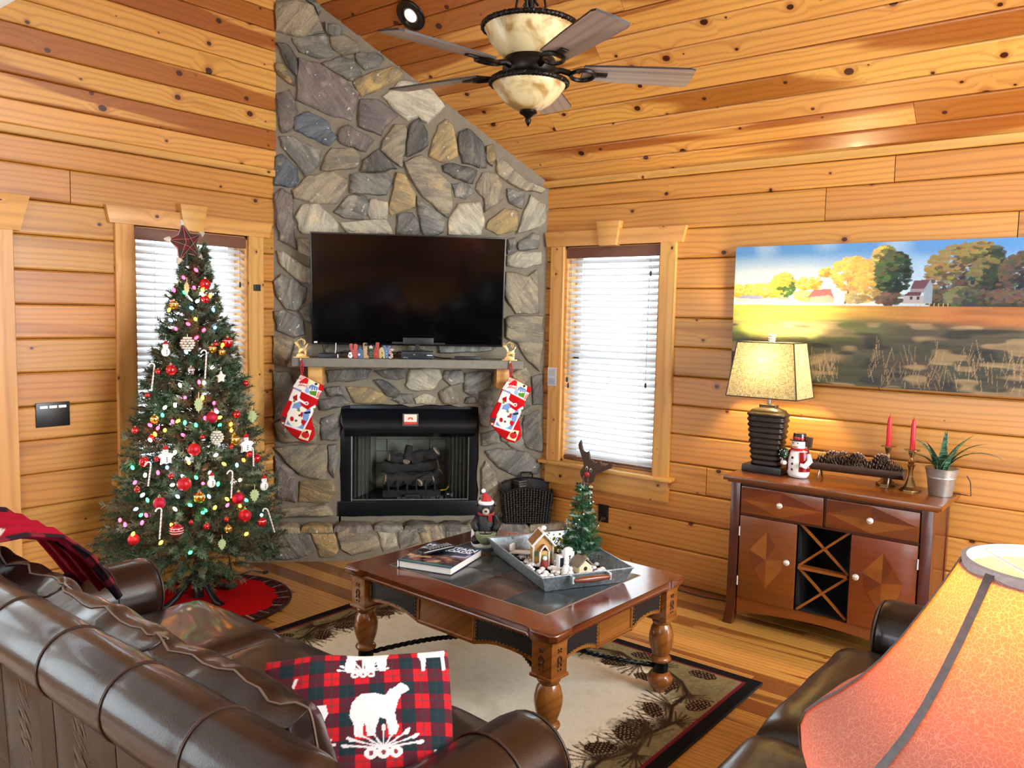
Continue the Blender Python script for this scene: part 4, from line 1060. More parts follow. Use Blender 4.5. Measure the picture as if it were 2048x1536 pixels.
for i, (nm, lab, pn, colr, polys) in enumerate(LETTERS):
    t = thing(nm, lab, 'letter', FPt(0.644 + lp([(polys[0][0][0] * 0 + sum(p[0] for p in polys[0]) / len(polys[0]), 658)])[0][0], 0.215, 1.3475), FA, 'holiday letter blocks on the mantel')
    cx_ = sum(p[0] for p in polys[0]) / len(polys[0])
    def q(pts): return [((x - cx_) / LK, max(0.0, (658 - y) / LK)) for x, y in pts]
    bm = NB()
    for p in polys: prism(bm, q(p), -0.009, 0.009, bev=0.0015)
    fin(bm, 'letter_body', paint(pn, colr), t, 35)
    if i == 0:
        pass
    if i == 1:
        bm = NB(); lathe(bm, [(0.008, 0), (0.008, 0.003), (0, 0.004)], 14, M=Matrix.Translation((-0.006, -0.009, 0.024)) @ Matrix.Rotation(PI / 2, 4, 'X')); fin(bm, 'button', plain('letter_white', (220, 216, 206), 0.6), t, 35)
        bm = NB(); box(bm, (0.0, 0, 0.067), (0.008, 0.01, 0.012), 0.001); fin(bm, 'stem', paint('blue', colr), t, 35)
    if i == 2:
        for kx in range(5):
            bm = NB(); box(bm, (-0.002, -0.0095, 0.012 + 0.012 * kx), (0.022, 0.002, 0.004), rot=(0, -0.5, 0)); fin(bm, 'stripe', paint('tanlight', (206, 182, 142)), t, None)
        bm = NB(); box(bm, (0.0, -0.0095, 0.088), (0.018, 0.002, 0.016)); fin(bm, 'pot', paint('charcoal', (40, 38, 38)), t, None)
    if i == 3:
        bm = NB(); prism(bm, [(0.017 * (1 if a % 2 == 0 else 0.5) * math.sin(a * PI / 5), 0.071 + 0.017 * (1 if a % 2 == 0 else 0.5) * math.cos(a * PI / 5)) for a in range(10)], -0.008, 0.008, bev=0.001); fin(bm, 'star', paint('starcream', (196, 188, 166)), t, 35)
        bm = NB()
        for kx in range(9): sphere(bm, (-0.007 + 0.007 * (kx % 3), -0.009, 0.010 + 0.014 * (kx // 3) + 0.004 * (kx % 2)), 0.0018, u=6, v=4)
        fin(bm, 'dots', plain('letter_white', (220, 216, 206), 0.6), t, None)
    if i in (4,):
        bm = NB(); sphere(bm, (-0.003, -0.009, 0.026), 0.005, (1, 0.4, 1), 10, 6); fin(bm, 'button', paint('ochre', (206, 120, 60)), t, 60)
    if i == 5:
        bm = NB(); sphere(bm, (0.0, -0.009, 0.036), 0.005, (0.7, 0.4, 1.2), 8, 6); fin(bm, 'motif', paint('olive', (70, 80, 50)), t, 60)
        bm = NB(); sphere(bm, (0.0, -0.009, 0.049), 0.003, (1, 0.5, 1), 8, 6); fin(bm, 'flame', paint('starcream', (230, 214, 150)), t, 60)
    if i == 6:
        for kx in range(3):
            bm = NB(); sphere(bm, (-0.004, -0.009, 0.012 + kx * 0.018), 0.003, (1, 0.5, 1), 8, 5); fin(bm, 'button', plain('letter_white', (220, 216, 206), 0.6), t, 60)
    if i == 7:
        for kx in range(4):
            bm = NB(); box(bm, (0.0, -0.0095, 0.012 + 0.013 * kx), (0.016, 0.002, 0.004), rot=(0, 0.6, 0)); fin(bm, 'stripe', paint('maroon', (130, 60, 60)), t, None)
t = thing('snowman_block', 'tiny white snowman leaning on the first holiday letter', 'snowman', FPt(0.644 + (482 - 985) / LK, 0.232, 1.3475), FA)
bm = NB(); sphere(bm, (0, 0, 0.014), 0.0155, (1, 0.7, 0.95), 14, 8); sphere(bm, (0, 0, 0.031), 0.0105, (1, 0.7, 0.9), 12, 8); fin(bm, 'body', plain('snow_white', (242, 242, 240), 0.7, var=0.02), t, 180)
bm = NB(); box(bm, (-0.002, 0, 0.042), (0.02, 0.012, 0.003)); box(bm, (-0.002, 0, 0.047), (0.012, 0.010, 0.010)); fin(bm, 'hat', BLACK_MATT, t, None)
bm = NB(); box(bm, (0, -0.011, 0.021), (0.007, 0.003, 0.007)); fin(bm, 'bow_tie', BLACK_MATT, t, None)

# electronics on the mantel
PL = plain('black_plastic', (18, 19, 21), 0.4)
t = thing('streaming_box', 'small flat black box at the left of the mantel', 'media box', FPt(0.388, 0.20, 1.3475), FA)
bm = NB(); box(bm, (0, 0, 0.014), (0.135, 0.09, 0.028), 0.003); fin(bm, 'case', PL, t, 35)
bm = NB(); box(bm, (0.054, -0.0455, 0.014), (0.006, 0.002, 0.022)); fin(bm, 'label', plain('white_sticker', (240, 240, 240), 0.6), t, None)
bm = NB(); tube(bm, [(-0.03, 0.03, 0.025), (-0.05, 0.05, 0.06), (-0.06, 0.08, 0.10)], 0.003, 6); fin(bm, 'cable', PL, t, 60)
bm = NB(); tube(bm, [(0.03, 0.03, 0.025), (0.032, 0.05, 0.05), (0.03, 0.09, 0.09)], 0.0035, 6); fin(bm, 'power_lead', plain('white_plastic', (235, 235, 232), 0.4), t, 60)
t = thing('cable_box', 'dark teal-black set-top box below the middle of the television', 'cable box', FPt(0.945, 0.165, 1.3475), FA)
bm = NB(); box(bm, (0, 0, 0.026), (0.205, 0.15, 0.046), 0.003); box(bm, (0, 0, 0.002), (0.19, 0.14, 0.004)); fin(bm, 'case', plain('teal_black_plastic', (22, 34, 40), 0.35), t, 35)
bm = NB(); box(bm, (0, -0.076, 0.026), (0.2, 0.003, 0.014)); fin(bm, 'front_strip', PL, t, None)
for kx in range(4):
    bm = NB(); box(bm, (0.065 + 0.009 * kx, -0.078, 0.026), (0.006, 0.002, 0.005)); fin(bm, 'display_digit', glow('led_white', (210, 225, 230), 0.6), t, None)
bm = NB(); box(bm, (-0.02, -0.078, 0.03), (0.012, 0.002, 0.005)); box(bm, (-0.075, -0.0765, 0.010), (0.03, 0.002, 0.003)); fin(bm, 'badge', plain('silver_badge', (170, 176, 180), 0.4, 0.6), t, None)
bm = NB(); tube(bm, [(0.09, 0.07, 0.03), (0.115, 0.06, 0.01), (0.16, 0.03, 0.004), (0.22, 0.0, 0.004)], 0.004, 6); tube(bm, [(-0.09, 0.07, 0.03), (-0.12, 0.07, 0.04), (-0.14, 0.06, 0.02), (-0.2, 0.05, 0.012)], 0.003, 6); fin(bm, 'cable', PL, t, 60)
t = thing('sensor_bar', 'black webcam bar standing behind the set-top box', 'camera bar', FPt(0.945, 0.128, 1.396), FA)
bm = NB(); box(bm, (0, 0, 0.026), (0.025, 0.03, 0.052)); fin(bm, 'stand', PL, t, 35)
bm = NB(); box(bm, (0.005, -0.004, 0.065), (0.20, 0.03, 0.045), 0.004); box(bm, (-0.13, -0.002, 0.052), (0.07, 0.02, 0.012)); box(bm, (0.14, -0.002, 0.05), (0.08, 0.02, 0.012)); fin(bm, 'bar', PL, t, 35)
t = thing('remote_control', 'slim black remote control lying at the right of the mantel', 'remote', FPt(1.27, 0.20, 1.3475), FA)
bm = NB(); box(bm, (0, 0, 0.010), (0.165, 0.045, 0.020), 0.005); fin(bm, 'case', PL, t, 35)
bm = NB()
for kx in range(6): box(bm, (-0.065 + kx * 0.022, 0, 0.021), (0.012, 0.02, 0.003), 0.001)
fin(bm, 'buttons', plain('grey_rubber', (60, 60, 62), 0.6), t, 35)

# ================================================================== CHRISTMAS TREE
TX, TY = 2.455, 4.2
O_RED = [(2.462,4.111,1.778,0.03),(2.452,4.092,1.694,0.023),(2.562,4.059,1.461,0.03),(2.245,4.083,1.321,0.03),(2.09,4.169,1.007,0.019),(2.129,4.076,0.974,0.017),(2.402,3.958,1.068,0.032),(2.555,3.966,1.071,0.022),(2.143,4.136,1.191,0.013),(2.183,4.101,1.314,0.014),(2.474,4.039,1.455,0.014),(2.34,3.948,0.971,0.013),(2.674,4.059,1.229,0.017),(2.291,3.948,0.91,0.034),(2.225,3.933,0.739,0.036),(2.114,3.976,0.651,0.031),(2.084,4.07,0.855,0.026),(2.131,4.032,0.869,0.014),(2.664,3.943,0.817,0.024),(2.608,3.931,0.85,0.017),(2.526,3.848,0.534,0.034),(2.638,3.857,0.475,0.026),(2.498,3.865,0.632,0.034),(2.016,4.011,0.731,0.015),(2.175,3.971,0.783,0.015),(2.492,3.922,0.906,0.013),(2.002,4.029,0.474,0.029),(2.165,3.906,0.513,0.035),(2.303,3.857,0.514,0.018),(2.233,3.884,0.544,0.012),(2.412,3.845,0.533,0.013)]
O_GOLD = [(2.285,3.894,0.665,0.03),(2.519,3.931,0.938,0.031),(2.452,4.032,1.429,0.023),(2.509,4.033,1.411,0.022),(2.152,4.086,1.067,0.023),(2.294,4.133,1.661,0.024),(2.414,3.835,0.483,0.021)]
O_SILVER = [(2.328,4.032,1.32,0.02),(2.476,3.882,0.717,0.019)]
O_CONE = [(2.329,4.065,1.454,0.034),(2.415,3.933,0.959,0.032)]
O_LEAF = [(2.336,3.986,1.14,0.045),(2.601,3.88,0.629,0.041),(2.361,4.133,1.75,0.04),(2.672,4.005,1.046,0.042),(2.366,3.825,0.414,0.034)]
O_SNOW = [(2.223,4.105,1.433,0.039),(2.163,4.01,0.886,0.044),(2.589,3.939,0.91,0.047),(2.353,3.897,0.749,0.039),(2.691,3.921,0.68,0.042)]
O_STAR = [(2.478,4.0,1.278,0.035)]
O_CANE = [(2.41,4.028,1.409,2.384,4.001,1.275),(2.184,4.148,1.34,2.145,4.108,1.219),(2.632,3.937,0.872,2.618,3.913,0.784),(2.102,4.044,0.843,2.078,4.03,0.737),(2.471,3.887,0.769,2.444,3.86,0.642),(2.11,3.96,0.616,2.085,3.937,0.477),(2.684,3.876,0.529,2.714,3.858,0.404)]
BULBS = [('r',2.425,4.137,1.852),('r',2.365,4.159,1.809),('r',2.326,4.189,1.741),('r',2.402,4.12,1.757),('r',2.297,4.126,1.537),('r',2.35,4.094,1.562),('r',2.425,4.065,1.53),('r',2.304,4.165,1.677),('r',2.381,4.065,1.49),('r',2.365,4.018,1.256),('r',2.29,4.027,1.177),('r',2.431,3.984,1.142),('r',2.121,4.074,1.042),('r',2.166,4.079,1.022),('r',2.223,4.036,1.055),('r',2.372,3.976,1.066),('r',2.437,3.976,1.104),('r',2.258,3.996,0.985),('r',1.993,4.149,0.555),('r',1.978,4.066,0.549),('r',2.07,4.03,0.587),('r',2.036,4.071,0.755),('r',2.137,4.031,0.798),('r',2.439,3.877,0.601),('r',2.53,3.948,0.935),('r',2.322,3.918,0.73),('r',2.052,4.037,0.55),('o',2.445,4.109,1.745),('o',2.388,4.085,1.589),('o',2.295,4.186,1.634),('o',2.487,4.105,1.714),('o',2.529,4.055,1.448),('o',2.373,3.998,1.174),('o',2.455,3.968,1.063),('o',2.519,3.964,1.022),('o',2.231,4.116,1.425),('o',2.246,4.022,1.057),('o',2.189,4.051,1.012),('o',2.518,3.957,0.99),('o',2.575,3.933,0.821),('o',2.447,3.919,0.817),('o',2.268,3.959,0.843),('o',2.44,3.883,0.633),('o',2.369,3.883,0.599),('o',2.158,3.941,0.534),('o',2.106,3.953,0.451),('o',2.535,3.849,0.43),('o',2.153,4.084,0.991),('o',1.982,3.993,0.513),('o',2.514,3.876,0.583),('g',2.357,4.137,1.729),('g',2.323,3.981,1.033),('g',2.061,4.144,0.819),('g',2.292,3.933,0.764),('g',2.274,4.004,1.048),('g',2.45,3.96,1.023),('g',2.4,3.902,0.718),('g',2.303,3.892,0.582),('g',2.223,3.877,0.389),('g',2.054,4.05,0.587),('g',2.084,4.04,0.661),('g',2.19,4.076,1.088),('g',2.248,3.919,0.627),('g',2.316,3.891,0.593),('g',2.559,3.887,0.607),('b',2.376,4.103,1.647),('b',2.323,4.07,1.414),('b',2.174,4.007,0.823),('b',2.232,3.96,0.776),('b',2.344,3.899,0.66),('b',2.199,3.953,0.675),('b',2.011,4.016,0.631),('b',2.526,3.921,0.801),('b',2.276,4.138,1.581),('b',2.498,4.09,1.639),('b',2.66,3.892,0.505),('b',2.493,4.069,1.544),('w',2.339,4.19,1.79),('w',2.44,4.105,1.723),('w',2.41,4.101,1.685),('w',2.279,4.191,1.832),('w',2.276,4.052,1.242),('w',2.39,4.011,1.252),('w',2.214,3.999,0.897),('w',2.264,3.965,0.861),('w',2.407,3.931,0.869),('w',2.447,4.021,1.33),('w',2.204,4.075,1.127),('w',2.243,4.045,1.139),('w',2.439,3.974,1.096),('w',2.107,4.048,0.969),('w',2.09,4.072,0.786),('w',2.364,3.92,0.782),('w',2.185,3.975,0.734),('w',2.534,3.905,0.719),('w',2.181,3.947,0.613),('w',2.393,3.844,0.413),('w',2.071,4.065,0.686)]
def tree_R(z): return 0.035 + 0.52 * max(0.0, (2.02 - z) / 1.82) ** 0.92
tree = thing('christmas_tree', 'artificial green Christmas tree standing in front of the left window', 'Christmas tree', (TX, TY, 0))
bm = NB(); cyl(bm, (0, 0, 0.05), (0, 0, 1.9), 0.022, 0.008, 10); fin(bm, 'trunk', plain('tree_bark', (58, 44, 34), 0.9), tree, 60)
BLK = plain('stand_black_metal', (12, 12, 13), 0.45)
bm = NB(); cyl(bm, (0, 0, 0.02), (0, 0, 0.22), 0.03, 0.028, 12); fin(bm, 'stand_socket', BLK, tree, 60)
for a in range(4):
    an = -PI / 2 + 0.1 + a * PI / 2; dx, dy = math.cos(an), math.sin(an) * 0.8
    bm = NB(); tube(bm, [(0, 0, 0.16), (dx * 0.06, dy * 0.06, 0.13), (dx * 0.14, dy * 0.14, 0.05), (dx * 0.2, dy * 0.2, 0.014), (dx * 0.25, dy * 0.25, 0.014)], [0.018, 0.018, 0.018, 0.02, 0.016], 8); fin(bm, 'stand_leg', BLK, tree, 60)
def needle_mesh():
    rs = np.random.RandomState(11)
    V = []; C = []
    sprigs = []
    for i in range(2500):
        u = rs.rand(); z = 0.24 + 1.72 * (1 - math.sqrt(1 - u * 0.985))
        if i % 5 == 0: z = rs.uniform(0.9, 1.97)
        a = rs.rand() * 2 * PI; R = tree_R(z)
        if i % 3 == 0: r0 = R * 0.1; r1 = R * rs.uniform(0.5, 0.8)
        else: r0 = R * rs.uniform(0.42, 0.66); r1 = R * rs.uniform(0.84, 1.10)
        dz = rs.uniform(-0.03, 0.06) if z > 0.45 else rs.uniform(-0.06, 0.03)
        sprigs.append(((r0 * math.cos(a), r0 * math.sin(a), z - 0.02), (r1 * math.cos(a + rs.uniform(-.12, .12)), r1 * math.sin(a), z + dz), 66))
    # hand-placed low boughs that stick out of the outline
    for a, z, r1, dz in ((3.0, 0.42, 0.58, 0.02), (3.25, 0.34, 0.44, -0.06), (4.25, 0.26, 0.40, -0.08), (4.55, 0.28, 0.42, -0.10), (4.8, 0.28, 0.42, -0.12), (5.2, 0.34, 0.42, -0.05), (6.1, 0.40, 0.52, 0.0), (0.05, 0.48, 0.50, 0.02), (5.8, 0.34, 0.48, -0.04), (3.5, 0.30, 0.44, -0.08), (4.0, 0.3, 0.44, -0.08)):
        for k in range(5):
            sprigs.append(((r1 * 0.35 * math.cos(a), r1 * 0.35 * math.sin(a), z + 0.02), (r1 * rs.uniform(0.85, 1.05) * math.cos(a + rs.uniform(-.14, .14)), r1 * rs.uniform(.85, 1.05) * math.sin(a + rs.uniform(-.14, .14)), z + dz + rs.uniform(-.03, .03)), 110))
    for a in range(7):
        sprigs.append(((0, 0, 1.86), (0.07 * math.cos(a * 0.9), 0.07 * math.sin(a * 0.9), 2.0 - 0.01 * a), 50))
    for p0, p1, n in sprigs:
        p0 = np.array(p0); p1 = np.array(p1); ax = p1 - p0; L = np.linalg.norm(ax) + 1e-6; ax /= L
        t = rs.uniform(0.25, 1.0, n) ** 0.8
        o = np.cross(ax, rs.normal(size=(n, 3))); o /= np.linalg.norm(o, axis=1)[:, None] + 1e-9
        d = ax * rs.uniform(0.45, 0.9, n)[:, None] + o * rs.uniform(0.5, 1.0, n)[:, None]
        d /= np.linalg.norm(d, axis=1)[:, None]
        ln = rs.uniform(0.022, 0.042, n)[:, None]
        base = p0 + ax * (L * t)[:, None]
        side = np.cross(d, rs.normal(size=(n, 3))); side /= np.linalg.norm(side, axis=1)[:, None] + 1e-9
        w = 0.0021
        tri = np.stack([base - side * w, base + side * w, base + d * ln], 1)
        V.append(tri.reshape(-1, 3))
        k = rs.rand()
        g = np.array([0.030, 0.056, 0.028]) * rs.uniform(0.7, 1.9) if k < 0.5 else (np.array([0.080, 0.062, 0.030]) * rs.uniform(0.7, 1.3) if k < 0.82 else np.array([0.15, 0.19, 0.13]) * rs.uniform(0.7, 1.2))
        c = np.repeat((g * np.ones(3))[None], n * 3, 0); c[2::3] *= 2.0
        C.append(c)
    V = np.concatenate(V); C = np.concatenate(C); V[:, 1] *= 0.72
    me = bpy.data.meshes.new('needles')
    me.vertices.add(len(V)); me.vertices.foreach_set('co', V.astype(np.float32).ravel())
    n = len(V)
    me.loops.add(n); me.loops.foreach_set('vertex_index', np.arange(n, dtype=np.int32))
    me.polygons.add(n // 3); me.polygons.foreach_set('loop_start', np.arange(0, n, 3, dtype=np.int32)); me.update(calc_edges=True)
    at = me.color_attributes.new('print', 'FLOAT_COLOR', 'POINT')
    at.data.foreach_set('color', np.concatenate([C, np.ones((n, 1))], 1).astype(np.float32).ravel())
    return me, sprigs
nm_, sprigs_ = needle_mesh()
NEED = NT('pine_needles'); _a = NEED.n('ShaderNodeAttribute'); _a.attribute_name = 'print'; NEED.set(color=_a.outputs['Color'], rough=0.6, spec=0.25)
tag(link('needles', nm_, NEED.m, tree), kind='stuff')
bm = NB()
for p0, p1, n in sprigs_[::5]: cyl(bm, (p0[0] * 0.3, p0[1] * 0.22, p0[2] - 0.01), (p1[0], p1[1] * 0.72, p1[2]), 0.005, 0.0025, 4)
tag(fin(bm, 'branches', plain('branch_brown', (48, 42, 28), 0.9), tree, None), kind='stuff')
# string of coloured lights
sl = thing('string_lights', 'string of lit coloured mini bulbs wound round the Christmas tree', 'string lights', (TX, TY, 0.3))
bm = NB()
pts = []
for i in range(420):
    z = 0.32 + 1.62 * i / 420; a = i * 0.21; r = tree_R(z) * 0.93
    pts.append((r * math.cos(a), 0.72 * r * math.sin(a), z - 0.3 + 0.015 * math.sin(i * 1.7)))
tube(bm, pts, 0.0016, 4); fin(bm, 'wire', plain('green_wire', (18, 34, 22), 0.6), sl, None)
GB_ = {'r': glow('bulb_red', (255, 40, 70), 20), 'o': glow('bulb_amber', (255, 150, 30), 24), 'g': glow('bulb_green', (40, 220, 110), 16), 'b': glow('bulb_blue', (90, 170, 255), 18), 'w': glow('bulb_white', (255, 240, 215), 20)}
BM_ = {}
for k, x, y, z in BULBS:
    if k not in BM_:
        bm = NB(); lathe(bm, [(0, -0.014), (0.006, -0.010), (0.0088, 0.0), (0.0055, 0.009), (0, 0.013)], 8); o = fin(bm, 'bulb', GB_[k], sl, 180); BM_[k] = o.data
    else: o = link('bulb', BM_[k], None, sl)
    o.location = (x - TX, y - TY, z - 0.3); o.rotation_euler = (random.uniform(-1, 1), random.uniform(-1, 1), 0)
# ornaments
RB = plain('red_glass_ball', (190, 14, 26), 0.12, 0.35, var=0.02, coat=0.8)
RBM = plain('red_satin_ball', (196, 18, 34), 0.38, 0.2, var=0.03)
RBG = plain('red_glitter_ball', (190, 26, 60), 0.3, 0.6, var=0.4, scale=260, bump=0.6, bscale=300)
GO = plain('gold_glass_ball', (214, 160, 60), 0.18, 0.85, var=0.05)
SI = plain('silver_glass_ball', (200, 200, 204), 0.15, 0.9, var=0.05)
CAPM = plain('ornament_cap', (206, 190, 150), 0.3, 0.9)
STRIPE = plain('ornament_white_stripe', (235, 225, 225), 0.4)
RED_LAB = {0: 'large shiny red ball just below the star on the tree', 1: 'red ball right of the green leaf near the tree top', 2: 'oval red ball with a pale stripe on the upper right of the tree', 3: 'glossy red ball at the upper left of the tree beside the window', 4: 'dark red ball sticking out past the window casing on the left of the tree', 5: 'dark red ball low left before the bright window gap', 6: 'pink-red glitter ball in the middle of the tree', 7: 'red ball beside an amber bulb on the right of the tree', 13: 'satin red ball in the centre of the tree', 14: 'largest satin red ball left of centre low on the tree', 15: 'speckled rose red ball above the candy cane on the lower left', 16: 'wine red ball on the left flank of the tree', 18: 'red ball on the right flank of the tree beside a candy cane', 20: 'satin red ball on the lower right of the tree', 21: 'red ball with a white slash at the lower right edge', 22: 'red glitter ball right of the yellow bulb on the tree', 26: 'satin red ball at the bottom left bough', 27: 'red ball with white stripes at the bottom of the tree', 28: 'small red ball at the bottom centre of the tree',
 8: 'tiny red bauble at the left edge of the tree halfway up', 9: 'small dark red bauble left of the glossy red ball upper left', 10: 'small red bauble left of the striped red oval', 11: 'small red bauble left of the white rosette cone in the middle', 12: 'small red bauble at the right edge below the gold balls', 17: 'small red bauble beside the white robed figure', 19: 'small red bauble behind the candy cane on the right flank', 23: 'small red bauble at the far left low on the tree', 24: 'small rose bauble above the largest red ball', 25: 'tiny red bauble below the gold wire ball', 29: 'tiny red drop bauble at the bottom of the tree', 30: 'tiny red bauble above the pale gold ball'}
def ball(label, x, y, z, r, mat, group, stripes=0, texture=False):
    t = thing('ball_ornament', label, 'ornament', (x, y, z), random.uniform(0, 6), group)
    bm = NB()
    lathe(bm, [(r * math.sin(PI * i / 12), -r * math.cos(PI * i / 12)) for i in range(13)], 20)
    b = fin(bm, 'ball', mat, t, 180)
    bm = NB(); lathe(bm, [(r * 0.26, r * 0.95), (r * 0.28, r * 1.14), (r * 0.12, r * 1.18), (0.0, r * 1.18)], 10); tube(bm, [(0, 0, r * 1.15), (r * 0.1, 0, r * 1.3), (0, 0, r * 1.42), (-r * 0.1, 0, r * 1.3)], r * 0.04, 4, closed=True); fin(bm, 'cap', CAPM, t, 60)
    for k in range(stripes):
        zz = r * (0.35 - 0.35 * k); rr_ = math.sqrt(r * r - zz * zz) * 1.012
        bm = NB(); lathe(bm, [(rr_, zz - r * 0.06), (rr_ * 1.005, zz), (rr_, zz + r * 0.06)], 20, cap=False); fin(bm, 'stripe', STRIPE, b, 180)
    return t
for i, (x, y, z, r) in enumerate(O_RED):
    big = r > 0.02
    mat = RBG if i in (6, 15, 22) else (RBM if i in (13, 14, 20, 26) else RB)
    ball(RED_LAB.get(i, 'small dark red bauble tucked between the tree branches'), x, y, z, r, mat, 'large red tree balls' if big else 'small red tree baubles', 1 if i in (2, 21) else (3 if i == 27 else 0))
GLAB = ['patterned gold ball low in the middle of the tree', 'gold wire ball on the right of the tree above the white bear', 'gold ball upper right beside the candy cane', 'gold ball beneath the striped red oval', 'gold ball on the left of the tree among pink bulbs', 'gold ball near the tree top on the left', 'pale gold ball at the bottom right of the tree']
for l_, (x, y, z, r) in zip(GLAB, O_GOLD): ball(l_, x, y, z, r, GO, 'gold tree balls', 1)
for l_, (x, y, z, r) in zip(['small mirrored silver ball in the upper middle of the tree', 'small silver ball on the lower right of the tree'], O_SILVER): ball(l_, x, y, z, r, SI, 'silver tree balls')
WHC = plain('cream_ceramic', (232, 226, 212), 0.6, var=0.05)
for l_, (x, y, z, r) in zip(['white rosette cone ornament high in the middle of the tree', 'white rosette cone ornament right of the centre red ball'], O_CONE):
    t = thing('cone_ornament', l_, 'ornament', (x, y, z)); bm = NB()
    for lv in range(6):
        zz = r * (-0.9 + lv * 0.38); rr_ = r * math.sin(PI * (lv + 0.8) / 7)
        for k in range(9):
            a = k * 2 * PI / 9 + lv * 0.35; sphere(bm, (rr_ * math.cos(a) * 0.9, rr_ * math.sin(a) * 0.9, zz), r * 0.3, (0.9, 0.9, 0.6), 7, 5)
    fin(bm, 'scales', WHC, t, 180)
    bm = NB(); tube(bm, [(0, 0, r), (0, 0, r * 1.6)], r * 0.05, 5); fin(bm, 'loop', CAPM, t, 60)
LEAFM = plain('pale_green_leaf', (176, 196, 140), 0.5, 0.1, var=0.12, scale=30)
LEAF_OUT = [(0, -1), (0.10, -0.72), (0.34, -0.66), (0.28, -0.44), (0.55, -0.34), (0.45, -0.1), (0.68, 0.08), (0.50, 0.26), (0.62, 0.5), (0.36, 0.52), (0.30, 0.78), (0.08, 0.72), (0, 1.0)]
for l_, (x, y, z, r), rz in zip(['pale green oak leaf ornament hanging in the middle of the tree', 'pale green oak leaf ornament on the lower right of the tree', 'pale green leaf ornament lit by a green bulb below the star', 'frosted leaf ornament on the right edge of the tree', 'frosted leaf ornament at the bottom right bough'], O_LEAF, (0.2, -0.3, 0.5, -0.6, -0.2)):
    t = thing('leaf_ornament', l_, 'ornament', (x, y - 0.01, z), rz); bm = NB()
    L = [(a * r, b * r) for a, b in LEAF_OUT] + [(-a * r, b * r) for a, b in LEAF_OUT[-2:0:-1]]
    prism(bm, L, -0.0012, 0.0012); fin(bm, 'blade', LEAFM, t, 35)
    bm = NB(); tube(bm, [(0, -0.002, r * 1.5), (0, -0.002, r * 1.0), (0, -0.002, -r * 0.8)], 0.0016, 5); fin(bm, 'midrib', plain('leaf_stem', (206, 206, 160), 0.5), t, 60)
for l_, (x, y, z, r), kd in zip(['white snowman ornament with red hat at the upper left of the tree', 'white robed figure ornament on the left of the tree', 'white bear ornament with red hat on the right of the tree', 'white snowman ornament with red hat low in the middle of the tree', 'white snowman ornament at the right edge of the tree'], O_SNOW, (0, 1, 1, 0, 0)):
    t = thing('figure_ornament', l_, 'ornament', (x, y - 0.01, z)); bm = NB()
    if kd == 0:
        sphere(bm, (0, 0, -r * 0.45), r * 0.62, (1, 0.5, 1), 14, 10); sphere(bm, (0, 0, r * 0.35), r * 0.42, (1, 0.55, 1), 12, 8)
    else:
        prism(bm, [(-0.7 * r, -r), (-0.3 * r, -0.75 * r), (0, -r), (0.3 * r, -0.75 * r), (0.7 * r, -r), (0.5 * r, -0.3 * r), (0.95 * r, 0), (0.6 * r, 0.3 * r), (0.25 * r, 0.35 * r), (-0.25 * r, 0.35 * r), (-0.6 * r, 0.3 * r), (-0.95 * r, 0), (-0.5 * r, -0.3 * r)], -0.012, 0.006, bev=0.003)
        sphere(bm, (0, 0, r * 0.55), r * 0.34, (1, 0.7, 1), 12, 8)
    fin(bm, 'body', plain('ornament_white', (240, 240, 238), 0.5, var=0.03), t, 50)
    bm = NB(); lathe(bm, [(r * 0.36, 0), (r * 0.3, r * 0.12), (r * 0.16, r * 0.34), (0, r * 0.46)], 12, (0, 0, r * (0.62 if kd == 0 else 0.78))); fin(bm, 'hat', RED_FELT, t, 60)
    bm = NB()
    for k in range(3): sphere(bm, (0, -r * 0.34, -r * 0.2 - k * r * 0.22), r * 0.07, u=6, v=5)
    for sx_ in (-1, 1): sphere(bm, (sx_ * r * 0.12, -r * 0.24, r * (0.42 if kd == 0 else 0.58)), r * 0.05, u=6, v=5)
    fin(bm, 'buttons', BLACK_MATT, t, 180)
    bm = NB(); tube(bm, [(0, 0, r), (0, 0, r * 1.5)], 0.0012, 4); fin(bm, 'loop', CAPM, t, 60)
for (x, y, z, r) in O_STAR:
    t = thing('star_ornament', 'white star ornament glowing beside a pink bulb on the tree', 'ornament', (x, y - 0.01, z), 0.2); bm = NB()
    prism(bm, [(r * (1 if k % 2 == 0 else 0.5) * math.sin(k * PI / 5), r * (1 if k % 2 == 0 else 0.5) * math.cos(k * PI / 5)) for k in range(10)], -0.004, 0.004, bev=0.0015); fin(bm, 'star', WHC, t, 35)
    bm = NB(); tube(bm, [(0, 0, r), (0, 0, r * 1.6)], 0.0012, 4); fin(bm, 'loop', CAPM, t, 60)
CANE_W = plain('candy_cane_white', (238, 232, 230), 0.3, var=0.02); CANE_R = plain('candy_cane_red', (150, 60, 66), 0.3, var=0.05)
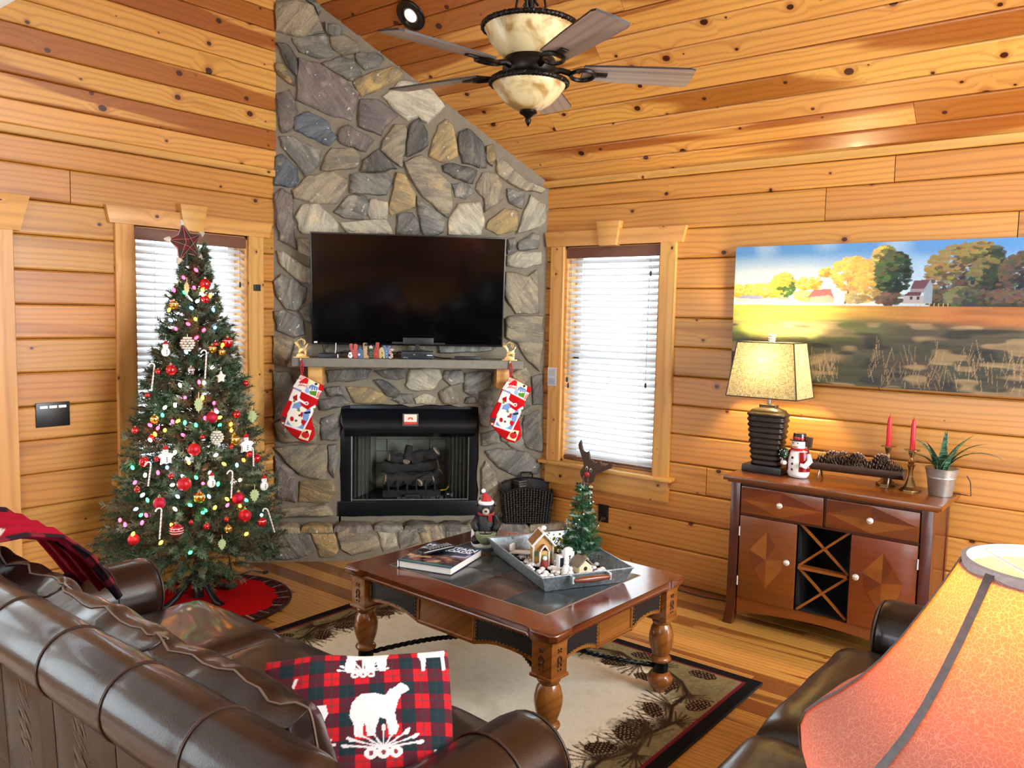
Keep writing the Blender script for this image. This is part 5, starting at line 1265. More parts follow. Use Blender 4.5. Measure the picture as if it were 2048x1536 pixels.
for l_, (x0, y0, z0, x1, y1, z1) in zip(['striped candy cane in the upper middle of the tree', 'striped candy cane on the upper left edge of the tree', 'striped candy cane beside the red ball on the right flank', 'thin candy cane on the lower left flank of the tree', 'candy cane hanging under the silver ball', 'large candy cane with open hook at the bottom left of the tree', 'candy cane tilted at the bottom right bough'], O_CANE):
    t = thing('candy_cane', l_, 'candy cane', (x1, y1 - 0.01, z1), 0, 'candy canes on the tree')
    L = Vector((x0 - x1, y0 - y1, z0 - z1)); h = L.length; u = L.normalized()
    hk = [Vector((-0.016 * (1 - math.cos(a)) , 0, 0)) + u * (h + 0.016 * math.sin(a)) for a in np.linspace(0, PI, 7)]
    pts = [u * (h * i / 8) for i in range(8)] + hk
    bm = NB(); tube(bm, pts, 0.0042, 8); fin(bm, 'cane', CANE_W, t, 60)
    bm = NB(); sp = []
    for i in range(60):
        p = u * (h * i / 60); a = i * 0.75; sp.append(p + Vector((math.cos(a), math.sin(a), 0)) * 0.0036)
    tube(bm, sp, 0.0016, 4); fin(bm, 'stripe', CANE_R, t, 60)
# star topper
st = thing('star_topper', 'plaid fabric star with pale tips on top of the Christmas tree', 'star', (2.385, 4.165, 1.93), 0.0)
PLAID = NT('dark_plaid'); v_ = PLAID.coord()
sp_ = PLAID.n('ShaderNodeSeparateXYZ'); PLAID.l(v_, sp_.inputs[0])
sA = PLAID.math('GREATER_THAN', PLAID.math('SINE', PLAID.math('MULTIPLY', sp_.outputs[0], 130.0)), 0.0); sB = PLAID.math('GREATER_THAN', PLAID.math('SINE', PLAID.math('MULTIPLY', sp_.outputs[2], 130.0)), 0.0)
PLAID.set(color=PLAID.mix(PLAID.math('MULTIPLY', PLAID.math('ADD', sA, sB), 0.5), srgb(110, 24, 28), srgb(56, 48, 40)), rough=0.9)
cs_ = Vector((0, 0, 0.065)); R1 = 0.125; rot0 = 0.22
def spt(k, f, y): a = rot0 + k * PI / 5; rr_ = R1 * (1 if k % 2 == 0 else 0.46) * f; return Vector((-rr_ * math.sin(a), y, rr_ * math.cos(a))) + cs_
bm = NB()
cF = bm.verts.new(cs_ + Vector((0, -0.035, 0))); cB = bm.verts.new(cs_ + Vector((0, 0.035, 0)))
ring_ = [bm.verts.new(spt(k, 0.80 if k % 2 == 0 else 1, 0)) for k in range(10)]
for k in range(10): bm.faces.new((ring_[k], ring_[(k + 1) % 10], cF)); bm.faces.new((ring_[(k + 1) % 10], ring_[k], cB))
fin(bm, 'star_body', PLAID.m, st, 20)
for k in range(0, 10, 2):
    a = spt(k, 0.76, 0); b = spt(k, 1.0, 0); bm = NB(); tube(bm, [a, a.lerp(b, 0.5), b], [0.018, 0.013, 0.004], 6)
    fin(bm, 'tip', plain('star_tip_cream', (198, 190, 170), 0.7), st, 50)
bm = NB()
for k in range(10): tube(bm, [spt(k, 0.82 if k % 2 == 0 else 1.02, 0), spt((k + 1) % 10, 1.02 if k % 2 == 0 else 0.82, 0)], 0.003, 5)
for k, j in ((0, 4), (0, 6), (2, 6), (2, 8), (4, 8)):
    tube(bm, [spt(k, 0.8, -0.004), cs_ + Vector((0, -0.034, 0)) + (spt(k, 1, 0) + spt(j, 1, 0) - 2 * cs_) * 0.25, spt(j, 0.8, -0.004)], 0.0014, 5)
fin(bm, 'wire_lacing', plain('pale_wire', (150, 112, 98), 0.5), st, 60)
bm = NB(); cyl(bm, (0.0, 0, -0.06), (0.0, 0, 0.02), 0.012, 0.012, 8); fin(bm, 'mount', plain('green_wire', (18, 34, 22), 0.6), st, 60)
# skirt
cvs = Canvas(1.0, 0.96, 0.006, (190, 10, 14))
rr_ = np.hypot((cvs.X - 0.5) / 1.0, (cvs.Y - 0.48) / 1.0)
an_ = np.arctan2(cvs.Y - 0.48, cvs.X - 0.5)
edge_ = 0.375 + 0.010 * np.sin(an_ * 16)
cvs.put((rr_ > edge_).astype(float), (36, 30, 30))
pl_ = ((np.sin(an_ * 46) > 0.75) | (np.sin(rr_ * 220) > 0.9)) & (rr_ > edge_); cvs.put(pl_.astype(float), (110, 30, 30)); cvs.put(((np.sin(an_ * 23) > 0.97) & (rr_ > edge_)).astype(float), (150, 150, 130))
me = cvs.mesh('tree_skirt', lambda A, B: np.stack([A - 0.5, B - 0.48, 0.012 + 0.006 * np.sin(A * 17) * np.sin(B * 13)], 1))
bm = NB(); bm.from_mesh(me); bmesh.ops.delete(bm, geom=[v for v in bm.verts if math.hypot(v.co.x, v.co.y) > 0.455], context='VERTS'); bm.to_mesh(me); bm.free()
sk_ = thing('tree_skirt', 'red felt tree skirt with dark plaid border on the floor', 'tree skirt', (2.47, 4.135, 0.0))
link('cloth', me, printed('felt_print', 0.95, 0.1, 0.2, 200), sk_)
bm = NB(); lathe(bm, [(0.455, 0.001), (0.46, 0.006), (0.455, 0.013), (0.44, 0.013)], 60, cap=False); fin(bm, 'hem', plain('skirt_hem', (46, 22, 22), 0.9), sk_, 60)
# tree power cord
t = thing('power_cord', 'thin dark power cord running from the tree to the hearth', 'cord', (2.62, 4.3, 0.0))
bm = NB(); tube(bm, [(-0.03, -0.05, 0.30), (0.05, -0.05, 0.26), (0.10, 0.0, 0.12), (0.14, 0.02, 0.03), (0.22, 0.06, 0.022), (0.30, 0.08, 0.022), (0.36, 0.02, 0.006)], 0.004, 6); fin(bm, 'wire', PL, t, 60)
bm = NB(); box(bm, (0.36, 0.02, 0.010), (0.03, 0.02, 0.018), 0.004); fin(bm, 'plug', PL, t, 35)
# ================================================================== CEILING FAN
FAN = Vector((2.66, 2.07, 2.62))
DKB = plain('oil_rubbed_bronze', (30, 22, 18), 0.38, 0.7, var=0.15)
fan = thing('ceiling_fan', 'bronze ceiling fan with two amber glass bowls and five wooden blades', 'ceiling fan', FAN)
bm = NB(); cyl(bm, (0, 0, 0.17), (0, 0, zc(FAN.x) - FAN.z - 0.1), 0.013, n=12); fin(bm, 'downrod', DKB, fan, 60)
bm = NB(); lathe(bm, [(0.012, 0), (0.07, 0.03), (0.075, 0.14), (0.0, 0.15)], 20, (0, 0, zc(FAN.x) - FAN.z - 0.16)); fin(bm, 'ceiling_canopy', DKB, fan, 50)
for a in range(4):
    bm = NB(); M = Matrix.Rotation(a * PI / 2 + 0.4, 4, 'Z')
    sc_ = [(0.02, 0.165), (0.035, 0.20), (0.062, 0.235), (0.055, 0.275), (0.03, 0.285), (0.018, 0.262), (0.03, 0.245)]
    tube(bm, [M @ Vector((x, 0, z)) for x, z in sc_], 0.0055, 6); fin(bm, 'scroll', DKB, fan, 60)
AMB = NT('amber_alabaster_glass'); v_ = AMB.coord(); n1_ = AMB.noise(v_, 9.0, 3.0, 0.55, 0.5)
AMB.set(color=AMB.mix(AMB.smooth(n1_, 0.42, 0.62), srgb(214, 198, 150), srgb(156, 122, 66)), rough=0.32, spec=0.5, coat=0.3)
bm = NB(); lathe(bm, [(0.185, 0.160), (0.176, 0.145), (0.160, 0.110), (0.130, 0.075), (0.105, 0.048), (0.09, 0.040)], 40, cap=False); fin(bm, 'upper_bowl', AMB.m, fan, 180)
def rope(bm, R, z, r, n=56):
    tube(bm, [(R * math.cos(2 * PI * i / n), R * math.sin(2 * PI * i / n), z) for i in range(n)], r, 8, closed=True)
    for k in range(2):
        tube(bm, [((R + r * 0.75 * math.cos(i * 1.1 + k * PI)) * math.cos(2 * PI * i / 200), (R + r * 0.75 * math.cos(i * 1.1 + k * PI)) * math.sin(2 * PI * i / 200), z + r * 0.75 * math.sin(i * 1.1 + k * PI)) for i in range(200)], r * 0.5, 4, closed=True)
bm = NB(); rope(bm, 0.186, 0.164, 0.010); fin(bm, 'upper_rim', DKB, fan, 60)
bm = NB(); lathe(bm, [(0, 0.055), (0.092, 0.052), (0.105, 0.035), (0.108, 0.0), (0.10, -0.02), (0.085, -0.035), (0.12, -0.045), (0.150, -0.050), (0.0, -0.050)], 32); fin(bm, 'motor_housing', DKB, fan, 40)
bm = NB(); rope(bm, 0.152, -0.052, 0.009); fin(bm, 'lower_rim', DKB, fan, 60)
bm = NB(); lathe(bm, [(0.150, -0.052), (0.143, -0.068), (0.120, -0.100), (0.090, -0.130), (0.055, -0.152), (0.025, -0.160), (0, -0.161)], 40); fin(bm, 'lower_bowl', AMB.m, fan, 180)
bm = NB(); lathe(bm, [(0, -0.152), (0.034, -0.158), (0.036, -0.168), (0.020, -0.178), (0.010, -0.186), (0.013, -0.194), (0.010, -0.206), (0.0, -0.222)], 20); fin(bm, 'finial', DKB, fan, 40)
BLD = wood('fan_blade_wood', (176, 160, 146), (150, 132, 118), (112, 94, 82), knots=0.0, grain=0.35, rough=0.4, coat=0.2, var=0.06, gfreq=160, axis='xy')
BLDE = plain('fan_blade_edge', (36, 26, 22), 0.5)
for k in range(5):
    a = math.radians(26 + 72 * k)
    ir = bpy.data.objects.new('blade_arm', None)
    M = Matrix.Rotation(a, 4, 'Z') @ Matrix.Rotation(math.radians(-11), 4, 'X')
    bm = NB()
    out = [(0.215, -0.055), (0.40, -0.066), (0.640, -0.074), (0.660, -0.066), (0.664, 0.0), (0.660, 0.066), (0.640, 0.074), (0.40, 0.066), (0.215, 0.055)]
    A_ = [bm.verts.new((x, y, -0.004)) for x, y in out]; B_ = [bm.verts.new((x, y, 0.004)) for x, y in out]
    f = bm.faces.new(A_[::-1]); f.material_index = 0; f = bm.faces.new(B_); f.material_index = 0
    for i in range(len(out)):
        f = bm.faces.new((A_[i], A_[(i + 1) % len(out)], B_[(i + 1) % len(out)], B_[i])); f.material_index = 1
    b = fin(bm, 'blade', [BLD, BLDE], fan, None); b.matrix_local = M
    bm = NB()
    tube(bm, [(0.095, 0, 0.0), (0.13, 0.0, 0.004), (0.17, 0, -0.008)], [0.016, 0.012, 0.012], 8)
    tube(bm, [(0.215 + 0.048 * math.cos(q), 0.042 * math.sin(q), -0.012) for q in np.linspace(0, 2 * PI, 24, endpoint=False)], 0.0085, 6, closed=True)
    box(bm, (0.285, 0, -0.008), (0.06, 0.03, 0.008), 0.003)
    o = fin(bm, 'blade_bracket', DKB, b, 50)
bpy.data.objects.remove(ir)

# recessed spotlight in the slope
sp = thing('ceiling_spotlight', 'black round eyeball spotlight set in the sloped pine ceiling', 'spotlight', (0, 0, 0))
sp.matrix_world = Matrix.Translation((3.615, 3.729, zc(3.615))) @ Vector((-KS, 0, -1)).to_track_quat('Z', 'Y').to_matrix().to_4x4()
bm = NB(); lathe(bm, [(0.085, -0.002), (0.098, 0.003), (0.096, 0.012), (0.07, 0.020), (0.052, 0.016), (0.046, 0.006), (0.0, 0.006)], 36); fin(bm, 'trim_ring', plain('black_gloss', (8, 8, 9), 0.2), sp, 50)
bm = NB(); sphere(bm, (0, 0, 0.006), 0.043, (1, 1, 0.35), 20, 10); fin(bm, 'lens', glow('spot_lens', (255, 240, 225), 0.75), sp, 180)

# ================================================================== PAINTING
pc = Canvas(1.53, 0.745, 0.0032, (120, 170, 225))
w_, h_ = pc.w, pc.h
def PX(x): return (x - 70) / 1350.0          # from photo-crop units to metres along the canvas
def PY(y, x=0): return h_ * (1 - (y - (58 - 0.030 * x)) / (985 + 0.055 * x))
ny, nx = pc.ny, pc.nx
Yn = pc.Y / h_
hor = 0.565
rsn = lambda a, b, s: noise2(ny, nx, (a, b), s)
sky = np.clip((Yn - hor) / (1 - hor), 0, 1)
glowm = np.exp(-(((pc.X - 0.22) / 0.55) ** 2)) * np.clip(1 - sky * 1.15, 0, 1)
pc.put(sky * 0 + 1, (150, 200, 236)); pc.put(np.clip((sky - 0.35) / 0.5, 0, 1), (92, 152, 214)); pc.put(np.clip(glowm * 1.5 + 0.25 * rsn(6, 8, 3) * (1 - sky), 0, 1), (252, 250, 226))
pc.put(np.clip((rsn(5, 9, 4) - 0.62) * 3, 0, 1) * (sky > 0.2), (196, 220, 236), 0.6)
rp = random.Random(5)
def tree_blob(x, y, rx, ry, cols, n=150, size=0.014):
    for i in range(n):
        a = rp.uniform(0, 2 * PI); q = math.sqrt(rp.random())
        dx, dy = math.cos(a) * q, math.sin(a) * q
        lx = -dx * 0.6 + dy * 0.5 + rp.uniform(-0.35, 0.35)
        c = cols[0] if lx > 0.25 else (cols[1] if lx > -0.25 else cols[2])
        c = tuple(max(0, min(255, v + rp.randint(-14, 14))) for v in c)
        X0 = x + dx * rx; Y0 = y + dy * ry
        if True: pass
        sl = slice(max(0, int((Y0 - 0.04) / h_ * ny)), int((Y0 + 0.04) / h_ * ny) + 1); sm = slice(max(0, int((X0 - 0.04) / w_ * nx)), int((X0 + 0.04) / w_ * nx) + 1)
        sub = pc.c[sl, sm]
        if sub.size == 0: continue
        d = ((pc.X[sl, sm] - X0) / (size * rp.uniform(0.6, 1.5))) ** 2 + ((pc.Y[sl, sm] - Y0) / (size * rp.uniform(0.4, 0.8))) ** 2
        m_ = (d < 1)[..., None] * rp.uniform(0.7, 1.0); pc.c[sl, sm] = sub * (1 - m_) + np.array(srgb(c)[:3]) * m_
YEL = [(246, 214, 110), (224, 180, 70), (190, 150, 60)]; GRN = [(190, 180, 70), (90, 110, 50), (40, 66, 40)]; DKG = [(120, 110, 70), (50, 62, 46), (28, 38, 34)]; BRN = [(150, 126, 74), (86, 76, 54), (48, 46, 44)]
for x in range(70, 420, 26): tree_blob(PX(x), PY(385), 0.035, 0.04, YEL, 40, 0.010)
tree_blob(PX(455), PY(345), 0.065, 0.066, [(240, 210, 90), (200, 190, 70), (70, 110, 50)], 190)
for x in (610, 680): tree_blob(PX(x), PY(335), 0.045, 0.032, YEL, 70, 0.010)
tree_blob(PX(758), PY(255), 0.035, 0.026, YEL, 60, 0.010)
pc.line(PX(905), PY(470), PX(925), PY(390), 0.006, (110, 86, 50))
for a, b in ((860, 300), (900, 210), (960, 190), (1010, 260), (820, 330)): pc.line(PX(925), PY(390), PX(a), PY(b), 0.003, (130, 96, 50))
tree_blob(PX(940), PY(270), 0.105, 0.09, [(244, 206, 104), (220, 176, 84), (196, 156, 86)], 330, 0.012); tree_blob(PX(1060), PY(320), 0.07, 0.11, [(226, 190, 96), (206, 170, 86), (160, 136, 70)], 240, 0.012)
tree_blob(PX(1150), PY(150), 0.06, 0.045, [(216, 190, 100), (120, 120, 66), (50, 66, 46)], 120); tree_blob(PX(1215), PY(270), 0.085, 0.11, [(86, 96, 60), (40, 62, 46), (22, 36, 32)], 380)
tree_blob(PX(1650), PY(260), 0.17, 0.13, BRN, 620); tree_blob(PX(1740), PY(160), 0.09, 0.06, [(150, 130, 76), (92, 88, 56), (44, 54, 44)], 240); tree_blob(PX(1800), PY(290), 0.09, 0.09, DKG, 300)
tree_blob(PX(1980), PY(310), 0.10, 0.12, [(90, 80, 60), (46, 48, 46), (30, 34, 36)], 400); tree_blob(PX(2100), PY(290), 0.07, 0.10, DKG, 200)
for x in range(1480, 2130, 40): tree_blob(PX(x), PY(440), 0.035, 0.045, [(96, 80, 66), (62, 54, 50), (44, 40, 42)], 60)
tree_blob(PX(1640), PY(430), 0.07, 0.05, [(120, 118, 84), (82, 88, 66), (56, 60, 52)], 150); tree_blob(PX(1200), PY(440), 0.07, 0.03, [(120, 96, 72), (96, 78, 66), (70, 58, 54)], 90)
tree_blob(PX(610), PY(420), 0.05, 0.03, [(226, 206, 130), (200, 186, 110), (176, 160, 100)], 80, 0.010); tree_blob(PX(970), PY(430), 0.05, 0.035, [(196, 170, 110), (176, 156, 110), (150, 130, 100)], 90, 0.010)
# farm buildings
pc.poly([(PX(100), PY(440)), (PX(140), PY(418)), (PX(290), PY(422)), (PX(300), PY(446))], (150, 150, 190)); pc.poly([(PX(90), PY(470)), (PX(90), PY(440)), (PX(300), PY(446)), (PX(300), PY(470))], (206, 190, 190))
pc.poly([(PX(310), PY(470)), (PX(310), PY(440)), (PX(500), PY(440)), (PX(500), PY(470))], (240, 222, 196)); pc.poly([(PX(395), PY(445)), (PX(420), PY(432)), (PX(500), PY(432)), (PX(510), PY(445))], (226, 160, 130))
pc.poly([(PX(640), PY(430)), (PX(680), PY(378)), (PX(800), PY(372)), (PX(830), PY(440))], (190, 110, 110)); pc.poly([(PX(650), PY(470)), (PX(660), PY(430)), (PX(790), PY(415)), (PX(830), PY(440)), (PX(825), PY(470))], (206, 176, 156))
pc.poly([(PX(1330), PY(375)), (PX(1350), PY(318)), (PX(1450), PY(313)), (PX(1420), PY(375))], (110, 72, 84)); pc.poly([(PX(1415), PY(470)), (PX(1415), PY(375)), (PX(1450), PY(313)), (PX(1470), PY(360)), (PX(1466), PY(470))], (150, 164, 180))
pc.poly([(PX(1330), PY(400)), (PX(1330), PY(372)), (PX(1418), PY(372)), (PX(1418), PY(400))], (150, 140, 150)); pc.poly([(PX(1285), PY(420)), (PX(1320), PY(395)), (PX(1400), PY(395)), (PX(1395), PY(420))], (100, 60, 72)); pc.poly([(PX(1288), PY(470)), (PX(1290), PY(420)), (PX(1418), PY(418)), (PX(1418), PY(470))], (178, 172, 176))
for x in (1338, 1382): pc.rect(PX(x) - 0.006, PY(446), PX(x) + 0.006, PY(424), (60, 50, 56))
for x in range(1370, 1570, 28): pc.line(PX(x), PY(500), PX(x), PY(470), 0.0022, (214, 184, 120))
# field
fld = Yn < hor
mid_ = np.clip((0.565 - Yn) / 0.10, 0, 1)
rt_ = np.clip((pc.X - 0.35) / 0.75, 0, 1)
base_ = np.zeros_like(pc.c)
def mixc(a, b, m): return np.array(srgb(a)[:3]) * (1 - m[..., None]) + np.array(srgb(b)[:3]) * m[..., None]
gold_ = mixc((232, 190, 84), (176, 112, 62), rt_)
grass_ = mixc((140, 150, 70), (92, 84, 66), np.clip((pc.X - 0.25) / 0.7, 0, 1))
dark_ = mixc((66, 72, 56), (74, 62, 56), rsn(12, 16, 8))
tgold = np.clip(((0.50 - 0.05 * pc.X + 0.03 * (rsn(3, 10, 9) - 0.5)) - Yn) / 0.05 + 0.5, 0, 1)
fc = gold_ * (1 - tgold[..., None]) + grass_ * tgold[..., None]
tdk = np.clip((0.36 + 0.06 * (rsn(4, 8, 10) - 0.5) - Yn) / 0.10 + 0.2, 0, 1) * 0.85
fc = fc * (1 - tdk[..., None]) + dark_ * tdk[..., None]
pt = np.clip((rsn(26, 14, 12) - 0.58) * 6, 0, 1) * (Yn < 0.45); fc = fc * (1 - 0.65 * pt[..., None]) + np.array(srgb(176, 148, 106)[:3]) * 0.65 * pt[..., None]
pt = np.clip((rsn(22, 12, 13) - 0.62) * 6, 0, 1) * (Yn < 0.42); fc = fc * (1 - 0.75 * pt[..., None]) + np.array(srgb(40, 46, 42)[:3]) * 0.75 * pt[..., None]
st_ = (rsn(60, 10, 14) - 0.5) * 0.5; fc = np.clip(fc * (1 + st_[..., None]), 0, 1)
pc.c = np.where(fld[..., None], fc, pc.c)
for i in range(230):
    x = rp.choice([rp.uniform(0.42, 0.6), rp.uniform(0.75, 1.5), rp.uniform(0.75, 1.5)]); y = rp.uniform(0.0, 0.12) * (1.4 if x > 0.7 else 1.0); l = rp.uniform(0.03, 0.10); dx = rp.uniform(-0.03, 0.03)
    pc.line(x, y, x + dx, y + l, 0.0012, rp.choice([(176, 146, 104), (160, 128, 92), (190, 160, 118)]), 0.7)
pt_ = thing('landscape_painting', 'wide unframed canvas of a golden farm field under blue sky', 'painting', (XR - 0.01, 0, 1.312), -PI / 2)
X0 = -1.975
pc.c *= 0.78
me = pc.mesh('canvas_front', lambda A, B: np.stack([A + X0, np.full_like(A, -0.042), B], 1))
link('painted_face', me, printed('oil_paint', 0.5, 0.35, 0.15, 400), pt_)
bm = NB(); box(bm, (X0 + w_ / 2, -0.020, h_ / 2), (w_ - 0.002, 0.040, h_ - 0.002), 0.003); fin(bm, 'stretcher', plain('canvas_edge', (90, 96, 92), 0.8), pt_, 35)

# ================================================================== WALL FITTINGS
SWB = plain('black_switch_plate', (12, 12, 13), 0.35)
t = thing('switch_plate', 'black three-gang switch plate with white rockers on the left wall', 'light switch', (1.867, YL - 0.006, 1.003))
bm = NB(); box(bm, (0, -0.004, 0.066), (0.17, 0.008, 0.130), 0.003); fin(bm, 'plate', SWB, t, 35)
for i in range(3):
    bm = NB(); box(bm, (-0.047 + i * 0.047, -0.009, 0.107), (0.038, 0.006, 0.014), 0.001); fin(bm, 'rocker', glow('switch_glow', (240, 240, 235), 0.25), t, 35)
t = thing('wall_sensor', 'small square black sensor on the left window casing', 'sensor', (3.106, YL - 0.028, 1.764))
bm = NB(); box(bm, (0, -0.006, 0.02), (0.046, 0.012, 0.040), 0.002); fin(bm, 'case', SWB, t, 35)
bm = NB(); box(bm, (0, -0.0125, 0.02), (0.03, 0.001, 0.026)); fin(bm, 'face', PL, t, None)
t = thing('wall_outlet', 'black wall outlet with a plugged-in cord under the right window', 'outlet', (XR - 0.006, 2.834, 0.300), -PI / 2)
bm = NB(); box(bm, (0, -0.004, 0.058), (0.078, 0.008, 0.118), 0.003); fin(bm, 'plate', SWB, t, 35)
bm = NB(); box(bm, (0.008, -0.018, 0.028), (0.028, 0.024, 0.020), 0.004); tube(bm, [(0.008, -0.03, 0.028), (0.0, -0.05, 0.01), (-0.04, -0.06, -0.06), (-0.10, -0.05, -0.16), (-0.14, -0.04, -0.29)], 0.0035, 6); fin(bm, 'plug_and_lead', plain('brown_lead', (70, 48, 34), 0.6), t, 50)
t = thing('notice_card', 'pale printed notice card taped beside the right window', 'card', (XR - 0.032, 3.262, 1.172), -PI / 2)
bm = NB(); box(bm, (0, 0, 0.062), (0.072, 0.003, 0.125)); fin(bm, 'sheet', plain('notice_paper', (206, 206, 206), 0.5), t, None)
bm = NB(); box(bm, (0, -0.002, 0.030), (0.064, 0.002, 0.045)); fin(bm, 'lower_panel', plain('notice_grey', (176, 184, 196), 0.5), t, None)
bm = NB()
for i in range(5): box(bm, (0, -0.0022, 0.07 + i * 0.009), (0.052, 0.001, 0.002))
for i in range(2): box(bm, (-0.012 + 0.02 * i, -0.0035, 0.03), (0.004, 0.001, 0.012))
fin(bm, 'print_lines', plain('notice_ink', (120, 120, 126), 0.7), t, None)

# ================================================================== SIDEBOARD CABINET
CX0, CX1 = -1.79, -0.80        # body ends in local x (= -y)
cab = thing('wine_cabinet', 'cherry sideboard with star-inlay doors and a crossed wine rack', 'cabinet', (XR, -1.29 + 0 * 1.0 + 1.29 * 0, 0.0), -PI / 2)
cab.location = (XR - 0.03, 1.295, 0.0)
# local x runs towards the viewer (-Y): body from -.49 to +.49; local y<0 towards the room, depth .36
W2 = 0.495; DEP = 0.36; FY = -DEP
bm = NB(); box(bm, (0, -DEP / 2 - 0.01, 0.803), (1.065, 0.42, 0.026), 0.006); box(bm, (0, -DEP / 2 - 0.005, 0.786), (1.03, 0.39, 0.014), 0.004); fin(bm, 'top', CHERRY, cab, 35)
for sx_ in (-1, 1):
    bm = NB()
    prism(bm, [(sx_ * (W2 - 0.052), 0.78), (sx_ * W2, 0.78), (sx_ * W2, 0.09), (sx_ * (W2 + 0.02), 0.0), (sx_ * (W2 - 0.032), 0.0), (sx_ * (W2 - 0.048), 0.10)], FY - 0.012, FY + 0.04, bev=0.002)
    fin(bm, 'front_post', CHERRY_DK, cab, 35)
    bm = NB(); box(bm, (sx_ * (W2 - 0.02), -0.03, 0.39), (0.04, 0.04, 0.78), 0.002); fin(bm, 'rear_post', CHERRY_DK, cab, 35)
    bm = NB(); box(bm, (sx_ * (W2 - 0.012), -DEP / 2, 0.45), (0.016, DEP - 0.06, 0.66)); fin(bm, 'side_panel', CHERRY_DK, cab, None)
IN = W2 - 0.055
bm = NB()
n_ = 14
arc = [(-IN + 2 * IN * i / n_, 0.075 + 0.035 * math.sin(PI * i / n_)) for i in range(n_ + 1)]
prism(bm, arc + [(IN, 0.155), (-IN, 0.155)], FY - 0.004, FY + 0.016); fin(bm, 'bottom_rail', CHERRY, cab, None)
bm = NB(); box(bm, (0, FY + 0.006, 0.615), (2 * IN, 0.02, 0.014)); box(bm, (0, FY + 0.006, 0.774), (2 * IN, 0.02, 0.014)); box(bm, (0, FY + 0.006, 0.695), (0.010, 0.02, 0.16)); fin(bm, 'rails', CHERRY_DK, cab, None)
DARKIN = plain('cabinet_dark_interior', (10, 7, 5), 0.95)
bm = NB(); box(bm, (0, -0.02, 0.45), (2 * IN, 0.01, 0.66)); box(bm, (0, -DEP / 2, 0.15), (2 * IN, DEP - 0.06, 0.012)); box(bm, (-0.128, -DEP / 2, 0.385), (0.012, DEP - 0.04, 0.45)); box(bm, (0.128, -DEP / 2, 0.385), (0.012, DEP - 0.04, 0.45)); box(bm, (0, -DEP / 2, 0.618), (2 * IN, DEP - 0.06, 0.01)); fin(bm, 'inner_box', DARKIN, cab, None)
VEN = [wood('veneer_a', (150, 86, 28), (136, 74, 22), (118, 60, 17), knots=0.0, grain=0.15, rough=0.3, coat=0.4, var=0.0), wood('veneer_b', (128, 64, 20), (114, 54, 15), (98, 44, 12), knots=0.0, grain=0.15, rough=0.3, coat=0.4, var=0.0), wood('veneer_c', (110, 50, 15), (98, 42, 12), (84, 34, 10), knots=0.0, grain=0.15, rough=0.3, coat=0.4, var=0.0)]
KNOB = plain('brushed_nickel_knob', (226, 222, 214), 0.3, 0.6)
def knob(parent, x, z):
    bm = NB(); lathe(bm, [(0.006, 0), (0.006, 0.012), (0.015, 0.016), (0.016, 0.024), (0.010, 0.030), (0, 0.031)], 16, M=Matrix.Translation((x, FY - 0.012, z)) @ Matrix.Rotation(PI / 2, 4, 'X')); fin(bm, 'knob', KNOB, parent, 40)
def marq(bm, pts, mi): 
    f = bm.faces.new([bm.verts.new((x, FY - 0.0135, z)) for x, z in pts]); f.material_index = mi
